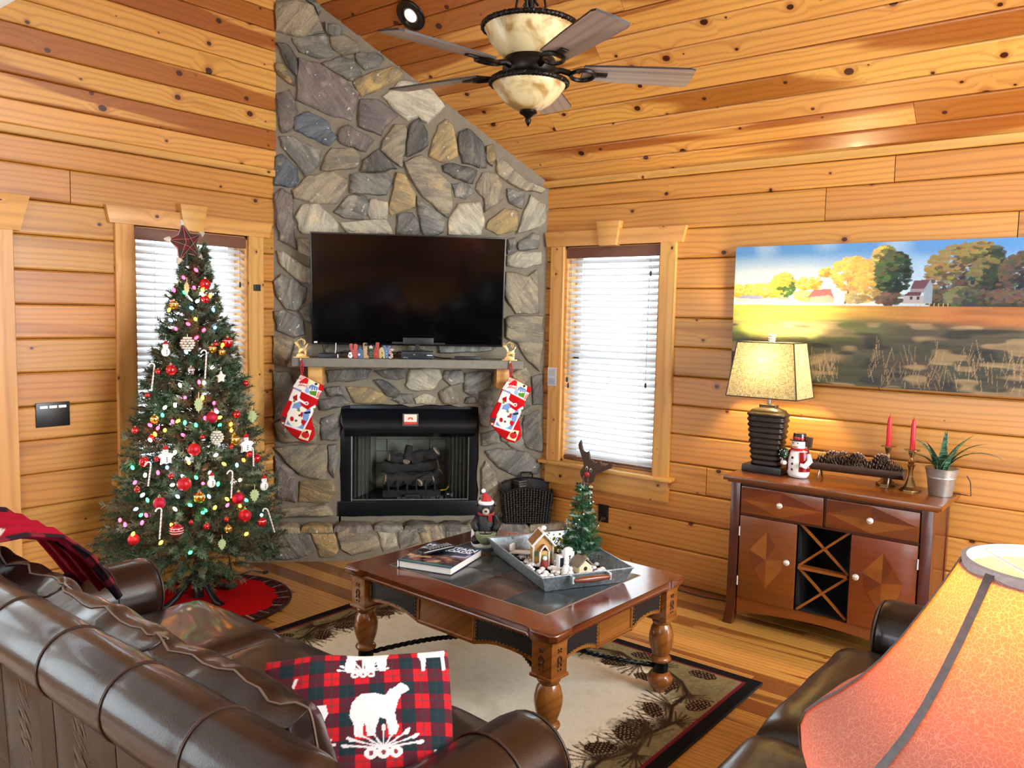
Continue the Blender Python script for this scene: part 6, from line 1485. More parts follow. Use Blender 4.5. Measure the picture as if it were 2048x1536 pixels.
for sx_ in (-1, 1):
    xa, xb = (-IN + 0.003, -0.008) if sx_ < 0 else (0.008, IN - 0.003)
    cx_ = (xa + xb) / 2; bm = NB(); box(bm, (cx_, FY - 0.002, 0.694), (xb - xa, 0.02, 0.142), 0.002); d_ = fin(bm, 'drawer', CHERRY, cab, 35)
    bm = NB(); w2 = (xb - xa) / 2 - 0.004; h2 = 0.066
    for q, mi in (((0, 0), 0),):
        marq(bm, [(cx_, 0.694 + h2), (cx_, 0.694), (cx_ - w2, 0.694)], 1); marq(bm, [(cx_ - w2, 0.694 + h2), (cx_, 0.694 + h2), (cx_ - w2, 0.694)], 2)
        marq(bm, [(cx_, 0.694), (cx_, 0.694 - h2), (cx_ + w2, 0.694 - h2 * 0.0)], 0); marq(bm, [(cx_ + w2, 0.694 - h2), (cx_ + w2, 0.694), (cx_, 0.694 - h2)], 1)
        marq(bm, [(cx_, 0.694), (cx_, 0.694 + h2), (cx_ + w2, 0.694)], 2); marq(bm, [(cx_ - w2, 0.694), (cx_, 0.694), (cx_, 0.694 - h2)], 0)
    fin(bm, 'inlay', VEN, d_, None, recalc=False)
    knob(d_, cx_, 0.694)
    da, db = (-IN + 0.003, -0.136) if sx_ < 0 else (0.136, IN - 0.003)
    cx_ = (da + db) / 2; bm = NB(); box(bm, (cx_, FY - 0.002, 0.382), (db - da, 0.02, 0.448), 0.002); d_ = fin(bm, 'door', CHERRY, cab, 35)
    bm = NB(); a_ = 0.092; b_ = 0.155
    z0_ = 0.39
    P_ = {'n': (cx_, z0_ + b_), 's': (cx_, z0_ - b_), 'e': (cx_ + a_, z0_ + 0.02), 'w': (cx_ - a_, z0_ + 0.0), 'c': (cx_, z0_)}
    marq(bm, [P_['c'], P_['n'], (cx_ - a_, z0_ + 0.04)], 0); marq(bm, [P_['c'], (cx_ + a_ * 0.5, z0_ + b_ * 0.55), P_['n']], 2); marq(bm, [P_['c'], P_['e'], (cx_ + a_ * 0.5, z0_ + b_ * 0.55)], 1)
    marq(bm, [P_['c'], P_['s'], (cx_ + a_ * 0.9, z0_ - b_ * 0.25)], 0); marq(bm, [P_['c'], (cx_ + a_ * 0.9, z0_ - b_ * 0.25), P_['e']], 0); marq(bm, [P_['c'], (cx_ - a_ * 0.7, z0_ - b_ * 0.35), P_['s']], 1); marq(bm, [P_['c'], (cx_ - a_, z0_ + 0.04), (cx_ - a_ * 0.7, z0_ - b_ * 0.35)], 2)
    fin(bm, 'inlay', VEN, d_, None, recalc=False)
    knob(d_, db - 0.035 if sx_ < 0 else da + 0.035, 0.405)
    for zz in (0.25, 0.52):
        bm = NB(); cyl(bm, (da - 0.002 if sx_ < 0 else db + 0.002, FY - 0.012, zz - 0.025), (da - 0.002 if sx_ < 0 else db + 0.002, FY - 0.012, zz + 0.025), 0.004, n=8); fin(bm, 'hinge', KNOB, d_, 50)
bm = NB(); box(bm, (0, FY + 0.02, 0.385), (0.244, 0.05, 0.014)); fin(bm, 'rack_shelf', VEN[0], cab, None)
for z0_ in (0.162, 0.392):
    for s_ in (1, -1):
        L_ = math.hypot(0.244, 0.216); bm = NB(); box(bm, (0, FY + 0.014 + (0.006 if s_ > 0 else 0), z0_ + 0.108), (L_, 0.012, 0.012), rot=(0, s_ * math.atan2(0.216, 0.244), 0)); fin(bm, 'rack_bar', VEN[0], cab, None)
CT = 0.817   # cabinet top height

# lamp on the cabinet
lamp = thing('table_lamp', 'lit table lamp with ribbed bronze base and square tan shade', 'lamp', (4.37, 1.69, CT), -PI / 2)
bm = NB(); box(bm, (0, 0, 0.02), (0.22, 0.15, 0.04), 0.004); fin(bm, 'plinth', plain('lamp_black', (16, 14, 13), 0.35), lamp, 35)
RIB = plain('ribbed_bronze', (44, 36, 30), 0.32, 0.45, var=0.1)
bm = NB(); prof = []
for i in range(61):
    u = i / 60; z = 0.04 + 0.30 * u; wd = 0.075 + 0.035 * u ** 0.8 - (0.02 * max(0, (u - 0.9) / 0.1) ** 2); prof.append((wd + 0.0045 * math.sin(u * 2 * PI * 10), z))
prof = [(0.06, 0.04)] + prof + [(0.06, 0.352), (0.05, 0.356), (0.05, 0.37), (0.03, 0.374), (0.0, 0.374)]
def squ(a, z): c, s_ = abs(math.cos(a)), abs(math.sin(a)); return 1.0 / ((c ** 4 + s_ ** 4) ** 0.25)
lathe(bm, prof, 40, fn=squ, sq=0.62); fin(bm, 'body', RIB, lamp, 60)
bm = NB(); cyl(bm, (0, 0, 0.37), (0, 0, 0.43), 0.010); cyl(bm, (0, 0, 0.42), (0, 0, 0.49), 0.016); cyl(bm, (0, 0, 0.49), (0, 0, 0.70), 0.003); fin(bm, 'neck', plain('pewter', (120, 120, 116), 0.35, 0.8), lamp, 60)
SHADE = NT('linen_shade'); v_ = SHADE.coord()
wv = SHADE.math('MULTIPLY', SHADE.noise(SHADE.vmul(v_, (40, 40, 700)), 1.0, 2.0), SHADE.noise(SHADE.vmul(v_, (500, 500, 30)), 1.0, 2.0))
shc = SHADE.mix(SHADE.smooth(wv, 0.15, 0.36), srgb(128, 112, 78), srgb(206, 188, 140))
SHADE.set(color=shc, rough=0.9, spec=0.1)
tl_ = SHADE.n('ShaderNodeBsdfTranslucent'); SHADE.l(shc, tl_.inputs[0]); mx_ = SHADE.n('ShaderNodeMixShader'); mx_.inputs[0].default_value = 0.10
SHADE.l(SHADE.b.outputs[0], mx_.inputs[1]); SHADE.l(tl_.outputs[0], mx_.inputs[2]); SHADE.l(mx_.outputs[0], SHADE.t.nodes['Material Output'].inputs[0])
bm = NB()
b0_, b1_ = [(-0.195, -0.13), (0.195, -0.13), (0.195, 0.13), (-0.195, 0.13)], [(-0.155, -0.10), (0.155, -0.10), (0.155, 0.10), (-0.155, 0.10)]
for i in range(4):
    j = (i + 1) % 4
    quad(bm, (*b0_[i], 0.415), (*b0_[j], 0.415), (*b1_[j], 0.71), (*b1_[i], 0.71))
fin(bm, 'shade', SHADE.m, lamp, None)
bm = NB()
for i in range(4):
    j = (i + 1) % 4
    tube(bm, [(*b0_[i], 0.415), (*b0_[j], 0.415)], 0.003, 5); tube(bm, [(*b1_[i], 0.71), (*b1_[j], 0.71)], 0.003, 5); tube(bm, [(*b0_[i], 0.415), (*b1_[i], 0.71)], 0.0032, 5)
fin(bm, 'shade_binding', plain('shade_binding', (40, 32, 24), 0.8), lamp, 60)
bm = NB(); lathe(bm, [(0.016, 0.0), (0.014, 0.008), (0.019, 0.012), (0.014, 0.016), (0.020, 0.024), (0.015, 0.028), (0.022, 0.038), (0.016, 0.042), (0.024, 0.054), (0.0, 0.056)], 18, (0, 0, 0.70)); fin(bm, 'finial', plain('finial_ribbed', (206, 190, 170), 0.4), lamp, 40)
bm = NB(); sphere(bm, (0, 0, 0.53), 0.03, (1, 1, 1.2), 12, 8); fin(bm, 'light_bulb', glow('warm_bulb', (255, 214, 140), 8.0), lamp, 180)
pl = bpy.data.lights.new('lamp_light', 'POINT'); pl.energy = 38; pl.color = (1.0, 0.78, 0.42); pl.shadow_soft_size = 0.05
plo = bpy.data.objects.new('lamp_light', pl); COL.objects.link(plo); plo.parent = lamp; plo.location = (0, 0, 0.60)

# snowman figurine
sn = thing('snowman_figurine', 'glazed snowman figurine with red vest and black hat on the cabinet', 'figurine', (4.345, 1.505, CT), -PI / 2 - 0.25)
SNW = plain('glazed_white', (240, 240, 238), 0.22, var=0.02, coat=0.4); SNR = plain('glazed_red', (176, 22, 30), 0.25, coat=0.4); SNK = plain('glazed_black', (20, 18, 18), 0.25, coat=0.4)
bm = NB(); lathe(bm, [(0.0, 0.0), (0.052, 0.002), (0.060, 0.02), (0.063, 0.06), (0.060, 0.10), (0.052, 0.13), (0.036, 0.148), (0.03, 0.155)], 24, sq=0.82); fin(bm, 'body', SNW, sn, 180)
bm = NB(); lathe(bm, [(0.0, 0.145), (0.034, 0.152), (0.042, 0.172), (0.040, 0.192), (0.028, 0.208), (0.0, 0.212)], 22, sq=0.95); fin(bm, 'head', SNW, sn, 180)
bm = NB(); lathe(bm, [(0.0, 0.198), (0.050, 0.197), (0.052, 0.202), (0.034, 0.205), (0.033, 0.232), (0.030, 0.236), (0, 0.236)], 22); fin(bm, 'hat', SNK, sn, 40)
bm = NB(); lathe(bm, [(0.0345, 0.205), (0.0355, 0.210), (0.0345, 0.216)], 22, cap=False); fin(bm, 'hat_band', SNR, sn, 60)
bm = NB()
n_ = 18
def vest(u, v): 
    a = -PI / 2 + 0.55 + u * (2 * PI - 1.1); z = 0.035 + 0.105 * v; r = 0.066 - 0.012 * max(0, v - 0.6) / 0.4 - 0.004 * (1 - v); return Vector((r * math.cos(a), r * 0.84 * math.sin(a), z))
grid_surf(bm, vest, 24, 8); bmesh.ops.solidify(bm, geom=bm.faces[:], thickness=0.003); fin(bm, 'vest', SNR, sn, 60)
bm = NB(); lathe(bm, [(0.036, 0.140), (0.046, 0.146), (0.044, 0.154), (0.034, 0.158)], 22, cap=False, sq=0.9); fin(bm, 'scarf', SNR, sn, 60)
for sx_ in (-1, 1):
    bm = NB(); tube(bm, [(sx_ * 0.055, 0.0, 0.125), (sx_ * 0.074, -0.012, 0.095), (sx_ * 0.066, -0.042, 0.07), (sx_ * 0.045, -0.055, 0.075)], [0.014, 0.016, 0.014, 0.011], 10); fin(bm, 'arm', SNW, sn, 180)
bm = NB()
for z in (0.045, 0.075, 0.108): sphere(bm, (-0.004, -0.052, z), 0.007, (1, 0.5, 1), 10, 6)
for sx_ in (-1, 1): sphere(bm, (sx_ * 0.014, -0.037, 0.184), 0.004, (1, 0.5, 1), 8, 6)
for k in range(-2, 3): sphere(bm, (k * 0.007, -0.038, 0.163 + 0.001 * k * k), 0.0022, u=6, v=5)
fin(bm, 'buttons_and_eyes', SNK, sn, 180)
bm = NB(); cyl(bm, (0, -0.036, 0.174), (0.0, -0.060, 0.172), 0.005, 0.001, 8); fin(bm, 'nose', plain('carrot', (226, 150, 110), 0.4), sn, 60)
bm = NB(); sphere(bm, (-0.058, -0.045, 0.120), 0.03, (0.8, 0.6, 1.1), 14, 10); fin(bm, 'wreath', plain('dark_green_glaze', (18, 44, 26), 0.35, var=0.3, scale=90, bump=0.8, bscale=160), sn, 180)
bm = NB()
for k in range(9): sphere(bm, (-0.058 + 0.02 * math.cos(k * 2.4), -0.064, 0.12 + 0.024 * math.sin(k * 2.4)), 0.0025, u=6, v=5)
fin(bm, 'wreath_berries', SNW, sn, 180)
bm = NB(); box(bm, (0.056, 0.0, 0.195), (0.034, 0.018, 0.055), 0.003, rot=(0, 0.1, 0)); cyl(bm, (0.058, 0.0, 0.04), (0.056, 0.0, 0.17), 0.004, n=8); fin(bm, 'broom', plain('broom_brown', (66, 38, 24), 0.6, var=0.2, scale=80), sn, 35)

# trough of pine cones
tg = thing('metal_trough', 'brushed metal half-round trough on little legs on the cabinet', 'trough', (4.40, 1.235, CT), -PI / 2 + 0.06)
TRM = plain('brushed_pewter', (140, 126, 116), 0.35, 0.75, var=0.06)
bm = NB(); LT = 0.24; RT = 0.048; ZT = 0.092
def tro(u, v): a = PI + PI * v; return Vector((-LT + 2 * LT * u, RT * math.cos(a), ZT + RT * math.sin(a)))
grid_surf(bm, tro, 8, 16); bmesh.ops.solidify(bm, geom=bm.faces[:], thickness=0.002); fin(bm, 'channel', TRM, tg, 60)
for sx_ in (-1, 1):
    bm = NB(); prism(bm, [], 0, 0) if False else None
    pts = [(RT * 1.05 * math.cos(PI + PI * i / 12), ZT + RT * 1.05 * math.sin(PI + PI * i / 12)) for i in range(13)]
    A_ = [bm.verts.new((sx_ * LT - 0.002, y, z)) for y, z in pts]; B_ = [bm.verts.new((sx_ * LT + 0.002, y, z)) for y, z in pts]
    bm.faces.new(A_); bm.faces.new(B_[::-1])
    for i in range(13): bm.faces.new((A_[i], A_[(i + 1) % 13], B_[(i + 1) % 13], B_[i]))
    fin(bm, 'end_cap', TRM, tg, None)
    for sy_ in (-1, 1):
        bm = NB(); tube(bm, [(sx_ * 0.17, sy_ * 0.02, 0.05), (sx_ * 0.17, sy_ * 0.034, 0.03), (sx_ * 0.17, sy_ * 0.044, 0.006), (sx_ * 0.17, sy_ * 0.056, 0.004)], 0.005, 6); fin(bm, 'leg', TRM, tg, 60)
CONE_A = plain('pine_cone_scale', (74, 52, 40), 0.7, var=0.2, scale=50); CONE_B = plain('pine_cone_tip', (236, 226, 212), 0.6)
def cone_mesh(name, L, R, seed):
    bm = NB(); rs = random.Random(seed); n = 70
    lathe(bm, [(0, 0), (R * 0.5, L * 0.12), (R * 0.55, L * 0.4), (R * 0.3, L * 0.8), (0, L)], 8)
    for i in range(n):
        u = (i + 0.5) / n; a = i * 2.399963; z = L * (0.03 + 0.94 * u); r = R * (math.sin(PI * (0.16 + 0.80 * u)) ** 0.8)
        d = Vector((math.cos(a), math.sin(a), 0)); t_ = Vector((-math.sin(a), math.cos(a), 0)); up = Vector((0, 0, 1))
        w = R * 0.30 * (1 - 0.5 * u); b = d * r * 0.35 + up * z; e = d * r * 1.0 + up * (z + L * 0.035)
        v0 = bm.verts.new(b - t_ * w * 0.4); v1 = bm.verts.new(b + t_ * w * 0.4); v2 = bm.verts.new(e + t_ * w); v3 = bm.verts.new(e - t_ * w); v4 = bm.verts.new(e + d * r * 0.10 + up * L * 0.02)
        bm.faces.new((v0, v1, v2, v3)); f = bm.faces.new((v3, v2, v4)); f.material_index = 1
    me = bpy.data.meshes.new(name); bm.to_mesh(me); bm.free(); me.materials.append(CONE_A); me.materials.append(CONE_B); return me
CM = [cone_mesh('pine_cone', 0.105, 0.042, 1), cone_mesh('pine_cone', 0.090, 0.038, 2)]
CLAB = ['pine cone at the snowman end of the metal trough', 'open pine cone second from the snowman in the trough', 'large pine cone in the left middle of the trough', 'pine cone lying on top in the middle of the trough', 'pine cone in the right middle of the trough', 'upright-leaning pine cone behind others near the candlestick', 'pine cone at the right end of the trough']
for i, (x, y, z, ax, az, lab) in enumerate([(-0.185, 0.008, 0.098, 1.45, 1.75, CLAB[0]), (-0.135, -0.012, 0.10, 1.0, 1.4, CLAB[1]), (-0.10, 0.010, 0.106, 1.4, 1.5, CLAB[2]), (-0.02, 0.004, 0.118, 1.5, 1.35, CLAB[3]), (0.055, -0.01, 0.098, 1.45, 1.8, CLAB[4]), (0.10, 0.014, 0.104, 0.9, 1.2, CLAB[5]), (0.135, 0.0, 0.094, 1.5, 1.55, CLAB[6])]):
    M = tg.matrix_basis @ Matrix.Translation((x, y, z)) @ Matrix.Rotation(az, 4, 'Z') @ Matrix.Rotation(ax, 4, 'X') @ Matrix.Translation((0, 0, -0.01))
    o = link('pine_cone', CM[i % 2]); tag(o, lab, 'pine cone', 'pine cones in the metal trough'); o.matrix_world = M

# candlesticks and candles
BRS = plain('antique_brass', (150, 118, 72), 0.28, 0.9, var=0.08)
def candlestick(lab, x, y, h, clab):
    t = thing('candlestick', lab, 'candlestick', (x, y, CT), -PI / 2, 'brass candlesticks on the cabinet')
    bm = NB(); lathe(bm, [(0, 0), (0.05, 0), (0.05, 0.006), (0.030, 0.020), (0.018, 0.05), (0.012, 0.07)], 8, a0=PI / 8); fin(bm, 'foot', BRS, t, 30)
    k = h / 0.2
    bm = NB(); lathe(bm, [(0.012, 0.068), (0.010, 0.10 * k), (0.016, 0.122 * k), (0.019, 0.128 * k), (0.012, 0.135 * k), (0.018, 0.145 * k), (0.010, 0.155 * k), (0.009, 0.170 * k), (0.016, 0.186 * k), (0.017, 0.198 * k)], 18, cap=False); fin(bm, 'stem', BRS, t, 40)
    bm = NB(); lathe(bm, [(0.0, h - 0.003), (0.017, h - 0.003), (0.036, h + 0.002), (0.036, h + 0.005), (0.014, h + 0.004), (0.0, h + 0.004)], 24); fin(bm, 'drip_pan', BRS, t, 40)
    c = thing('taper_candle', clab, 'candle', (x, y, CT + h + 0.004), 0, 'red taper candles')
    bm = NB(); lathe(bm, [(0, 0), (0.0125, 0), (0.012, 0.11), (0.010, 0.135), (0.006, 0.150), (0.0, 0.156)], 16); fin(bm, 'wax', plain('red_wax', (214, 26, 36), 0.4, var=0.03), c, 60)
    bm = NB(); cyl(bm, (0, 0, 0.154), (0.001, 0, 0.166), 0.001, n=5); fin(bm, 'wick', plain('wick', (60, 30, 26), 0.9), c, 60)
candlestick('brass candlestick behind the trough, nearer the lamp', 4.475, 1.095, 0.195, 'red taper candle nearer the lamp')
candlestick('brass candlestick nearer the potted plant', 4.40, 0.965, 0.20, 'red taper candle nearer the potted plant')

# potted plant
pp = thing('potted_plant', 'spiky green aloe plant in a small galvanized pail on the cabinet', 'plant', (4.385, 0.825, CT), -PI / 2)
GALV = plain('galvanized_steel', (164, 164, 160), 0.38, 0.75, var=0.12, scale=60)
bm = NB(); lathe(bm, [(0, 0), (0.050, 0), (0.052, 0.004), (0.063, 0.085), (0.065, 0.088), (0.064, 0.092), (0.0665, 0.100), (0.067, 0.104), (0.074, 0.132), (0.077, 0.134), (0.074, 0.136), (0.060, 0.125), (0.0, 0.12)], 32); fin(bm, 'pail', GALV, pp, 40)
LFM = NT('aloe_leaf'); v_ = LFM.coord(); LFM.set(color=LFM.mix(LFM.smooth(LFM.noise(LFM.vmul(v_, (30, 30, 220)), 1.0, 2.0), 0.45, 0.62), srgb(34, 70, 48), srgb(96, 132, 104)), rough=0.45)
rp = random.Random(9)
for a, tilt, L, w, bend in [(-1.3, 0.15, 0.20, 0.020, 0.1), (0.2, 0.7, 0.24, 0.019, 0.55), (3.3, 0.62, 0.22, 0.020, 0.35), (-0.4, 0.5, 0.24, 0.020, 0.35), (0.0, 1.0, 0.30, 0.015, 0.9), (2.6, 0.8, 0.20, 0.018, 0.3), (3.6, 1.05, 0.20, 0.012, 0.5), (1.6, 0.3, 0.20, 0.018, 0.2), (-2.2, 0.5, 0.17, 0.020, 0.2), (-0.9, 0.75, 0.18, 0.016, 0.4), (1.0, 0.6, 0.2, 0.016, 0.4), (3.0, 1.25, 0.18, 0.010, 0.3)]:
    bm = NB(); n = 8; p = Vector((0.018 * math.cos(a), 0.018 * math.sin(a), 0.122)); th = tilt * 0.5; L_ = []; R_ = []; Mx = []
    for i in range(n + 1):
        u = i / n; ww = 1.45 * w * (1 - u) ** 0.7 * (0.75 + 0.5 * math.sin(PI * min(1, u * 2)) * 0.5) if i < n else 0.0006
        d = Vector((math.sin(th) * math.cos(a), math.sin(th) * math.sin(a), math.cos(th))); s_ = Vector((-math.sin(a), math.cos(a), 0)); nn = d.cross(s_)
        L_.append(bm.verts.new(p - s_ * ww - nn * 0.0)); R_.append(bm.verts.new(p + s_ * ww)); Mx.append(bm.verts.new(p + nn * ww * 0.35))
        p = p + d * (L / n); th += (tilt * 0.9 + bend) / n
    for i in range(n):
        bm.faces.new((L_[i], Mx[i], Mx[i + 1], L_[i + 1])); bm.faces.new((Mx[i], R_[i], R_[i + 1], Mx[i + 1]))
    fin(bm, 'leaf', LFM.m, pp, 180)
bm = NB(); tube(bm, [(0.10, 0.06, 0.10), (0.115, 0.07, 0.07), (0.12, 0.075, 0.002), (0.10, 0.075, 0.003), (0.02, 0.09, 0.003)], 0.003, 5)
o = fin(bm, 'lamp_cord', plain('brown_lead', (70, 48, 34), 0.6), None, 60); tag(o, 'thin brown lamp cord rising behind the plant pail', 'cord'); o.location = (4.385, 0.825, CT); o.rotation_euler = (0, 0, -PI / 2)
bm = NB(); tube(bm, [(4.50, 2.42, 0.012), (4.44, 2.25, 0.006), (4.43, 2.05, 0.006), (4.47, 1.86, 0.008), (4.52, 1.76, 0.02)], 0.004, 6)
o = fin(bm, 'floor_cord', PL, None, 60); tag(o, 'dark cord along the wall base behind the coffee table', 'cord')
# ================================================================== BASKET AND WOODEN REINDEER BY THE HEARTH
WICK = plain('black_wicker', (22, 19, 17), 0.55, var=0.3, scale=60)
bk = thing('wicker_basket', 'black woven magazine basket standing on the hearth', 'basket', FPt(1.70, 0.088, 0.238), FA)
def bsk(y, zt_f, zt_b): pass
bm = NB()
def bf(u, v, y, top):   # slightly tapered panel
    w = 0.150 + 0.022 * v; x = -w + 2 * w * u; z = v * (top + 0.04 * (1 - (2 * u - 1) ** 2)); return x, y, z
NXb, NZb = 17, 15
for y, top in ((-0.062, 0.20), (0.045, 0.25)):
    for j in range(NZb):
        for i in range(NXb):
            u = (i + 0.5) / NXb; v = (j + 0.5) / NZb; x, yy, z = bf(u, v, y, top)
            sphere(bm, (x, yy - (0.004 if (i + j) % 2 else 0.0) * (1 if y < 0 else -1), z), 0.0115, (0.85, 0.6, 0.95), 6, 4, rot=(0, 0.35 * (1 if (i + j) % 2 else -1), 0))
for sx_ in (-1, 1):
    for j in range(13):
        for i in range(5):
            v = (j + 0.5) / 13; w = 0.150 + 0.022 * v
            sphere(bm, (sx_ * (w + (0.003 if (i + j) % 2 else 0)), -0.05 + i * 0.023, v * 0.22), 0.0115, (0.6, 0.85, 0.95), 6, 4)
tag(fin(bm, 'woven_strands', WICK, bk, 180), kind='stuff')
bm = NB()
for y, top in ((-0.055, 0.20), (0.04, 0.25)): grid_surf(bm, lambda u, v: Vector(bf(u, v, y, top)), 10, 6)
quad(bm, (-0.15, -0.058, 0.004), (0.15, -0.058, 0.004), (0.15, 0.045, 0.004), (-0.15, 0.045, 0.004))
for sx_ in (-1, 1): quad(bm, (sx_ * 0.15, -0.058, 0.0), (sx_ * 0.15, 0.045, 0.0), (sx_ * 0.172, 0.045, 0.23), (sx_ * 0.172, -0.058, 0.2))
fin(bm, 'liner', WICK, bk, 60)
for y, top in ((-0.062, 0.205), (0.045, 0.255)):
    bm = NB(); tube(bm, [Vector(bf(u, 1.0, y, top)) for u in np.linspace(0, 1, 14)], 0.007, 6); fin(bm, 'rim', WICK, bk, 60)
bm = NB(); tube(bm, [(-0.04, 0.045, 0.27), (-0.04, 0.045, 0.322), (-0.032, 0.045, 0.33), (0.034, 0.045, 0.33), (0.042, 0.045, 0.322), (0.042, 0.045, 0.27)], 0.006, 6); fin(bm, 'handle', WICK, bk, 60)
mb = thing('match_box', 'black lettered match box standing inside the wicker basket', 'box', FPt(1.652, 0.090, 0.385), FA + 0.5)
bm = NB(); box(bm, (0, 0, 0.07), (0.062, 0.062, 0.14), 0.002); fin(bm, 'carton', plain('black_card', (20, 18, 17), 0.5), mb, 35)
bm = NB(); box(bm, (0, 0, 0.136), (0.064, 0.064, 0.006)); box(bm, (0, 0, 0.118), (0.0635, 0.0635, 0.003)); fin(bm, 'lid_band', plain('grey_foil', (120, 116, 108), 0.4, 0.4), mb, None)
def text(parent, body, size, loc, rot, mat, name='lettering', bold=0.0, align='CENTER', ext=0.0004):
    c = bpy.data.curves.new(name, 'FONT'); c.body = body; c.size = size; c.align_x = align; c.extrude = ext; c.offset = bold
    f = bpy.data.objects.new(name + '_font', c); COL.objects.link(f)
    dg = bpy.context.evaluated_depsgraph_get(); dg.update()
    me = bpy.data.meshes.new_from_object(f.evaluated_get(dg)); bpy.data.objects.remove(f)
    me.materials.clear()
    return link(name, me, mat, parent, loc, rot)
GOLDINK = plain('gold_ink', (176, 160, 120), 0.5)
text(mb, 'FIREPLACE', 0.011, (0, -0.0325, 0.100), (PI / 2, 0, 0), GOLDINK)
text(mb, 'TOWER', 0.019, (0, -0.0325, 0.080), (PI / 2, 0, 0), GOLDINK)

rdw = thing('wooden_reindeer', 'brown wooden reindeer cutout with red nose and plaid bow', 'reindeer', (4.43, 2.885, 0.0), -PI / 2 + 0.1)
k_ = 1 / (7.68 * 1645 / 5.0)
def RP(pts): return [((x - 400) * k_, 0.635 + (640 - y) * k_) for x, y in pts]
RBR = plain('reindeer_brown', (70, 52, 40), 0.75, var=0.1, scale=40)
bm = NB(); prism(bm, RP([(250, 640), (262, 600), (300, 570), (325, 520), (296, 440), (262, 330), (215, 250), (205, 180), (245, 105), (262, 150), (272, 270), (345, 320), (400, 268), (410, 345), (414, 415), (470, 416), (520, 470), (560, 445), (614, 415), (640, 495), (705, 495), (828, 400), (810, 510), (700, 560), (640, 590), (590, 622), (520, 610), (515, 700), (490, 780), (420, 805), (350, 795), (300, 750), (262, 700)]), -0.012, 0.006, bev=0.003); fin(bm, 'head', RBR, rdw, 35)
bm = NB(); cyl(bm, (0.0, 0.004, 0.0), (0.0, 0.004, 0.62), 0.018, n=10); fin(bm, 'post', plain('weathered_branch', (104, 76, 46), 0.9, var=0.3, scale=40, bump=0.8, bscale=60), rdw, 60)
bm = NB()
rp = random.Random(4)
for i in range(26):
    a = rp.uniform(-0.35, 0.35); b = rp.uniform(-0.3, 0.3); tube(bm, [(0, 0, 0.42), (a * 0.07, b * 0.07, 0.25), (a * 0.22, b * 0.2, 0.02)], [0.004, 0.004, 0.002], 4)
tag(fin(bm, 'twig_body', plain('dry_twigs', (120, 92, 52), 0.9, var=0.25, scale=50), rdw, None), kind='stuff')
def rpt(x, y, d=-0.013): q = RP([(x, y)])[0]; return (q[0], d, q[1])
bm = NB(); sphere(bm, rpt(378, 662), 0.021, (1, 0.5, 0.9), 14, 8); fin(bm, 'nose', plain('nose_red', (168, 34, 34), 0.3, coat=0.4), rdw, 180)
bm = NB()
for x, y in ((375, 560), (448, 585)): sphere(bm, rpt(x, y), 0.011, (0.75, 0.3, 1.25), 10, 6)
fin(bm, 'eye_white', plain('eye_white', (225, 225, 220), 0.4), rdw, 180)
bm = NB()
for x, y in ((380, 566), (454, 590)): sphere(bm, rpt(x, y, -0.016), 0.008, (0.7, 0.3, 1.2), 10, 6)
fin(bm, 'pupil', BLACK_MATT, rdw, 180)
bm = NB(); tube(bm, [rpt(330, 710), rpt(380, 730), rpt(440, 705)], 0.0014, 5); fin(bm, 'smile', plain('smile_dark', (40, 26, 22), 0.8), rdw, 60)
BOW = NT('maroon_plaid_ribbon'); v_ = BOW.coord(); s_ = BOW.n('ShaderNodeSeparateXYZ'); BOW.l(v_, s_.inputs[0])
g_ = BOW.math('MAXIMUM', BOW.math('GREATER_THAN', BOW.math('SINE', BOW.math('MULTIPLY', s_.outputs[0], 300.0)), 0.88), BOW.math('GREATER_THAN', BOW.math('SINE', BOW.math('MULTIPLY', s_.outputs[2], 300.0)), 0.88))
BOW.set(color=BOW.mix(g_, srgb(112, 40, 38), srgb(206, 180, 156)), rough=0.85)
for pts, w in (([(350, 830), (260, 850), (190, 840)], 0.020), ([(350, 840), (350, 960), (345, 1080), (340, 1220)], 0.014), ([(440, 850), (450, 960), (455, 1100), (470, 1260)], 0.020), ([(330, 830), (420, 850), (520, 870)], 0.020)):
    bm = NB(); P_ = [Vector(rpt(x, y, -0.022)) for x, y in pts]
    L_ = []; R_ = []
    for i, p in enumerate(P_):
        t_ = (P_[min(i + 1, len(P_) - 1)] - P_[max(i - 1, 0)]).normalized(); n_ = Vector((t_.z, 0, -t_.x)); wv = Vector((0, -0.006 * (i % 2), 0))
        L_.append(bm.verts.new(p + n_ * w + wv)); R_.append(bm.verts.new(p - n_ * w + wv))
    for i in range(len(P_) - 1): bm.faces.new((L_[i], L_[i + 1], R_[i + 1], R_[i]))
    bmesh.ops.solidify(bm, geom=bm.faces[:], thickness=0.0015); fin(bm, 'ribbon', BOW.m, rdw, 60)
bm = NB(); sphere(bm, rpt(490, 850, -0.026), 0.012, u=12, v=8); sphere(bm, rpt(470, 835, -0.024), 0.009, u=12, v=8); fin(bm, 'jingle_bell', GOLD, rdw, 180)

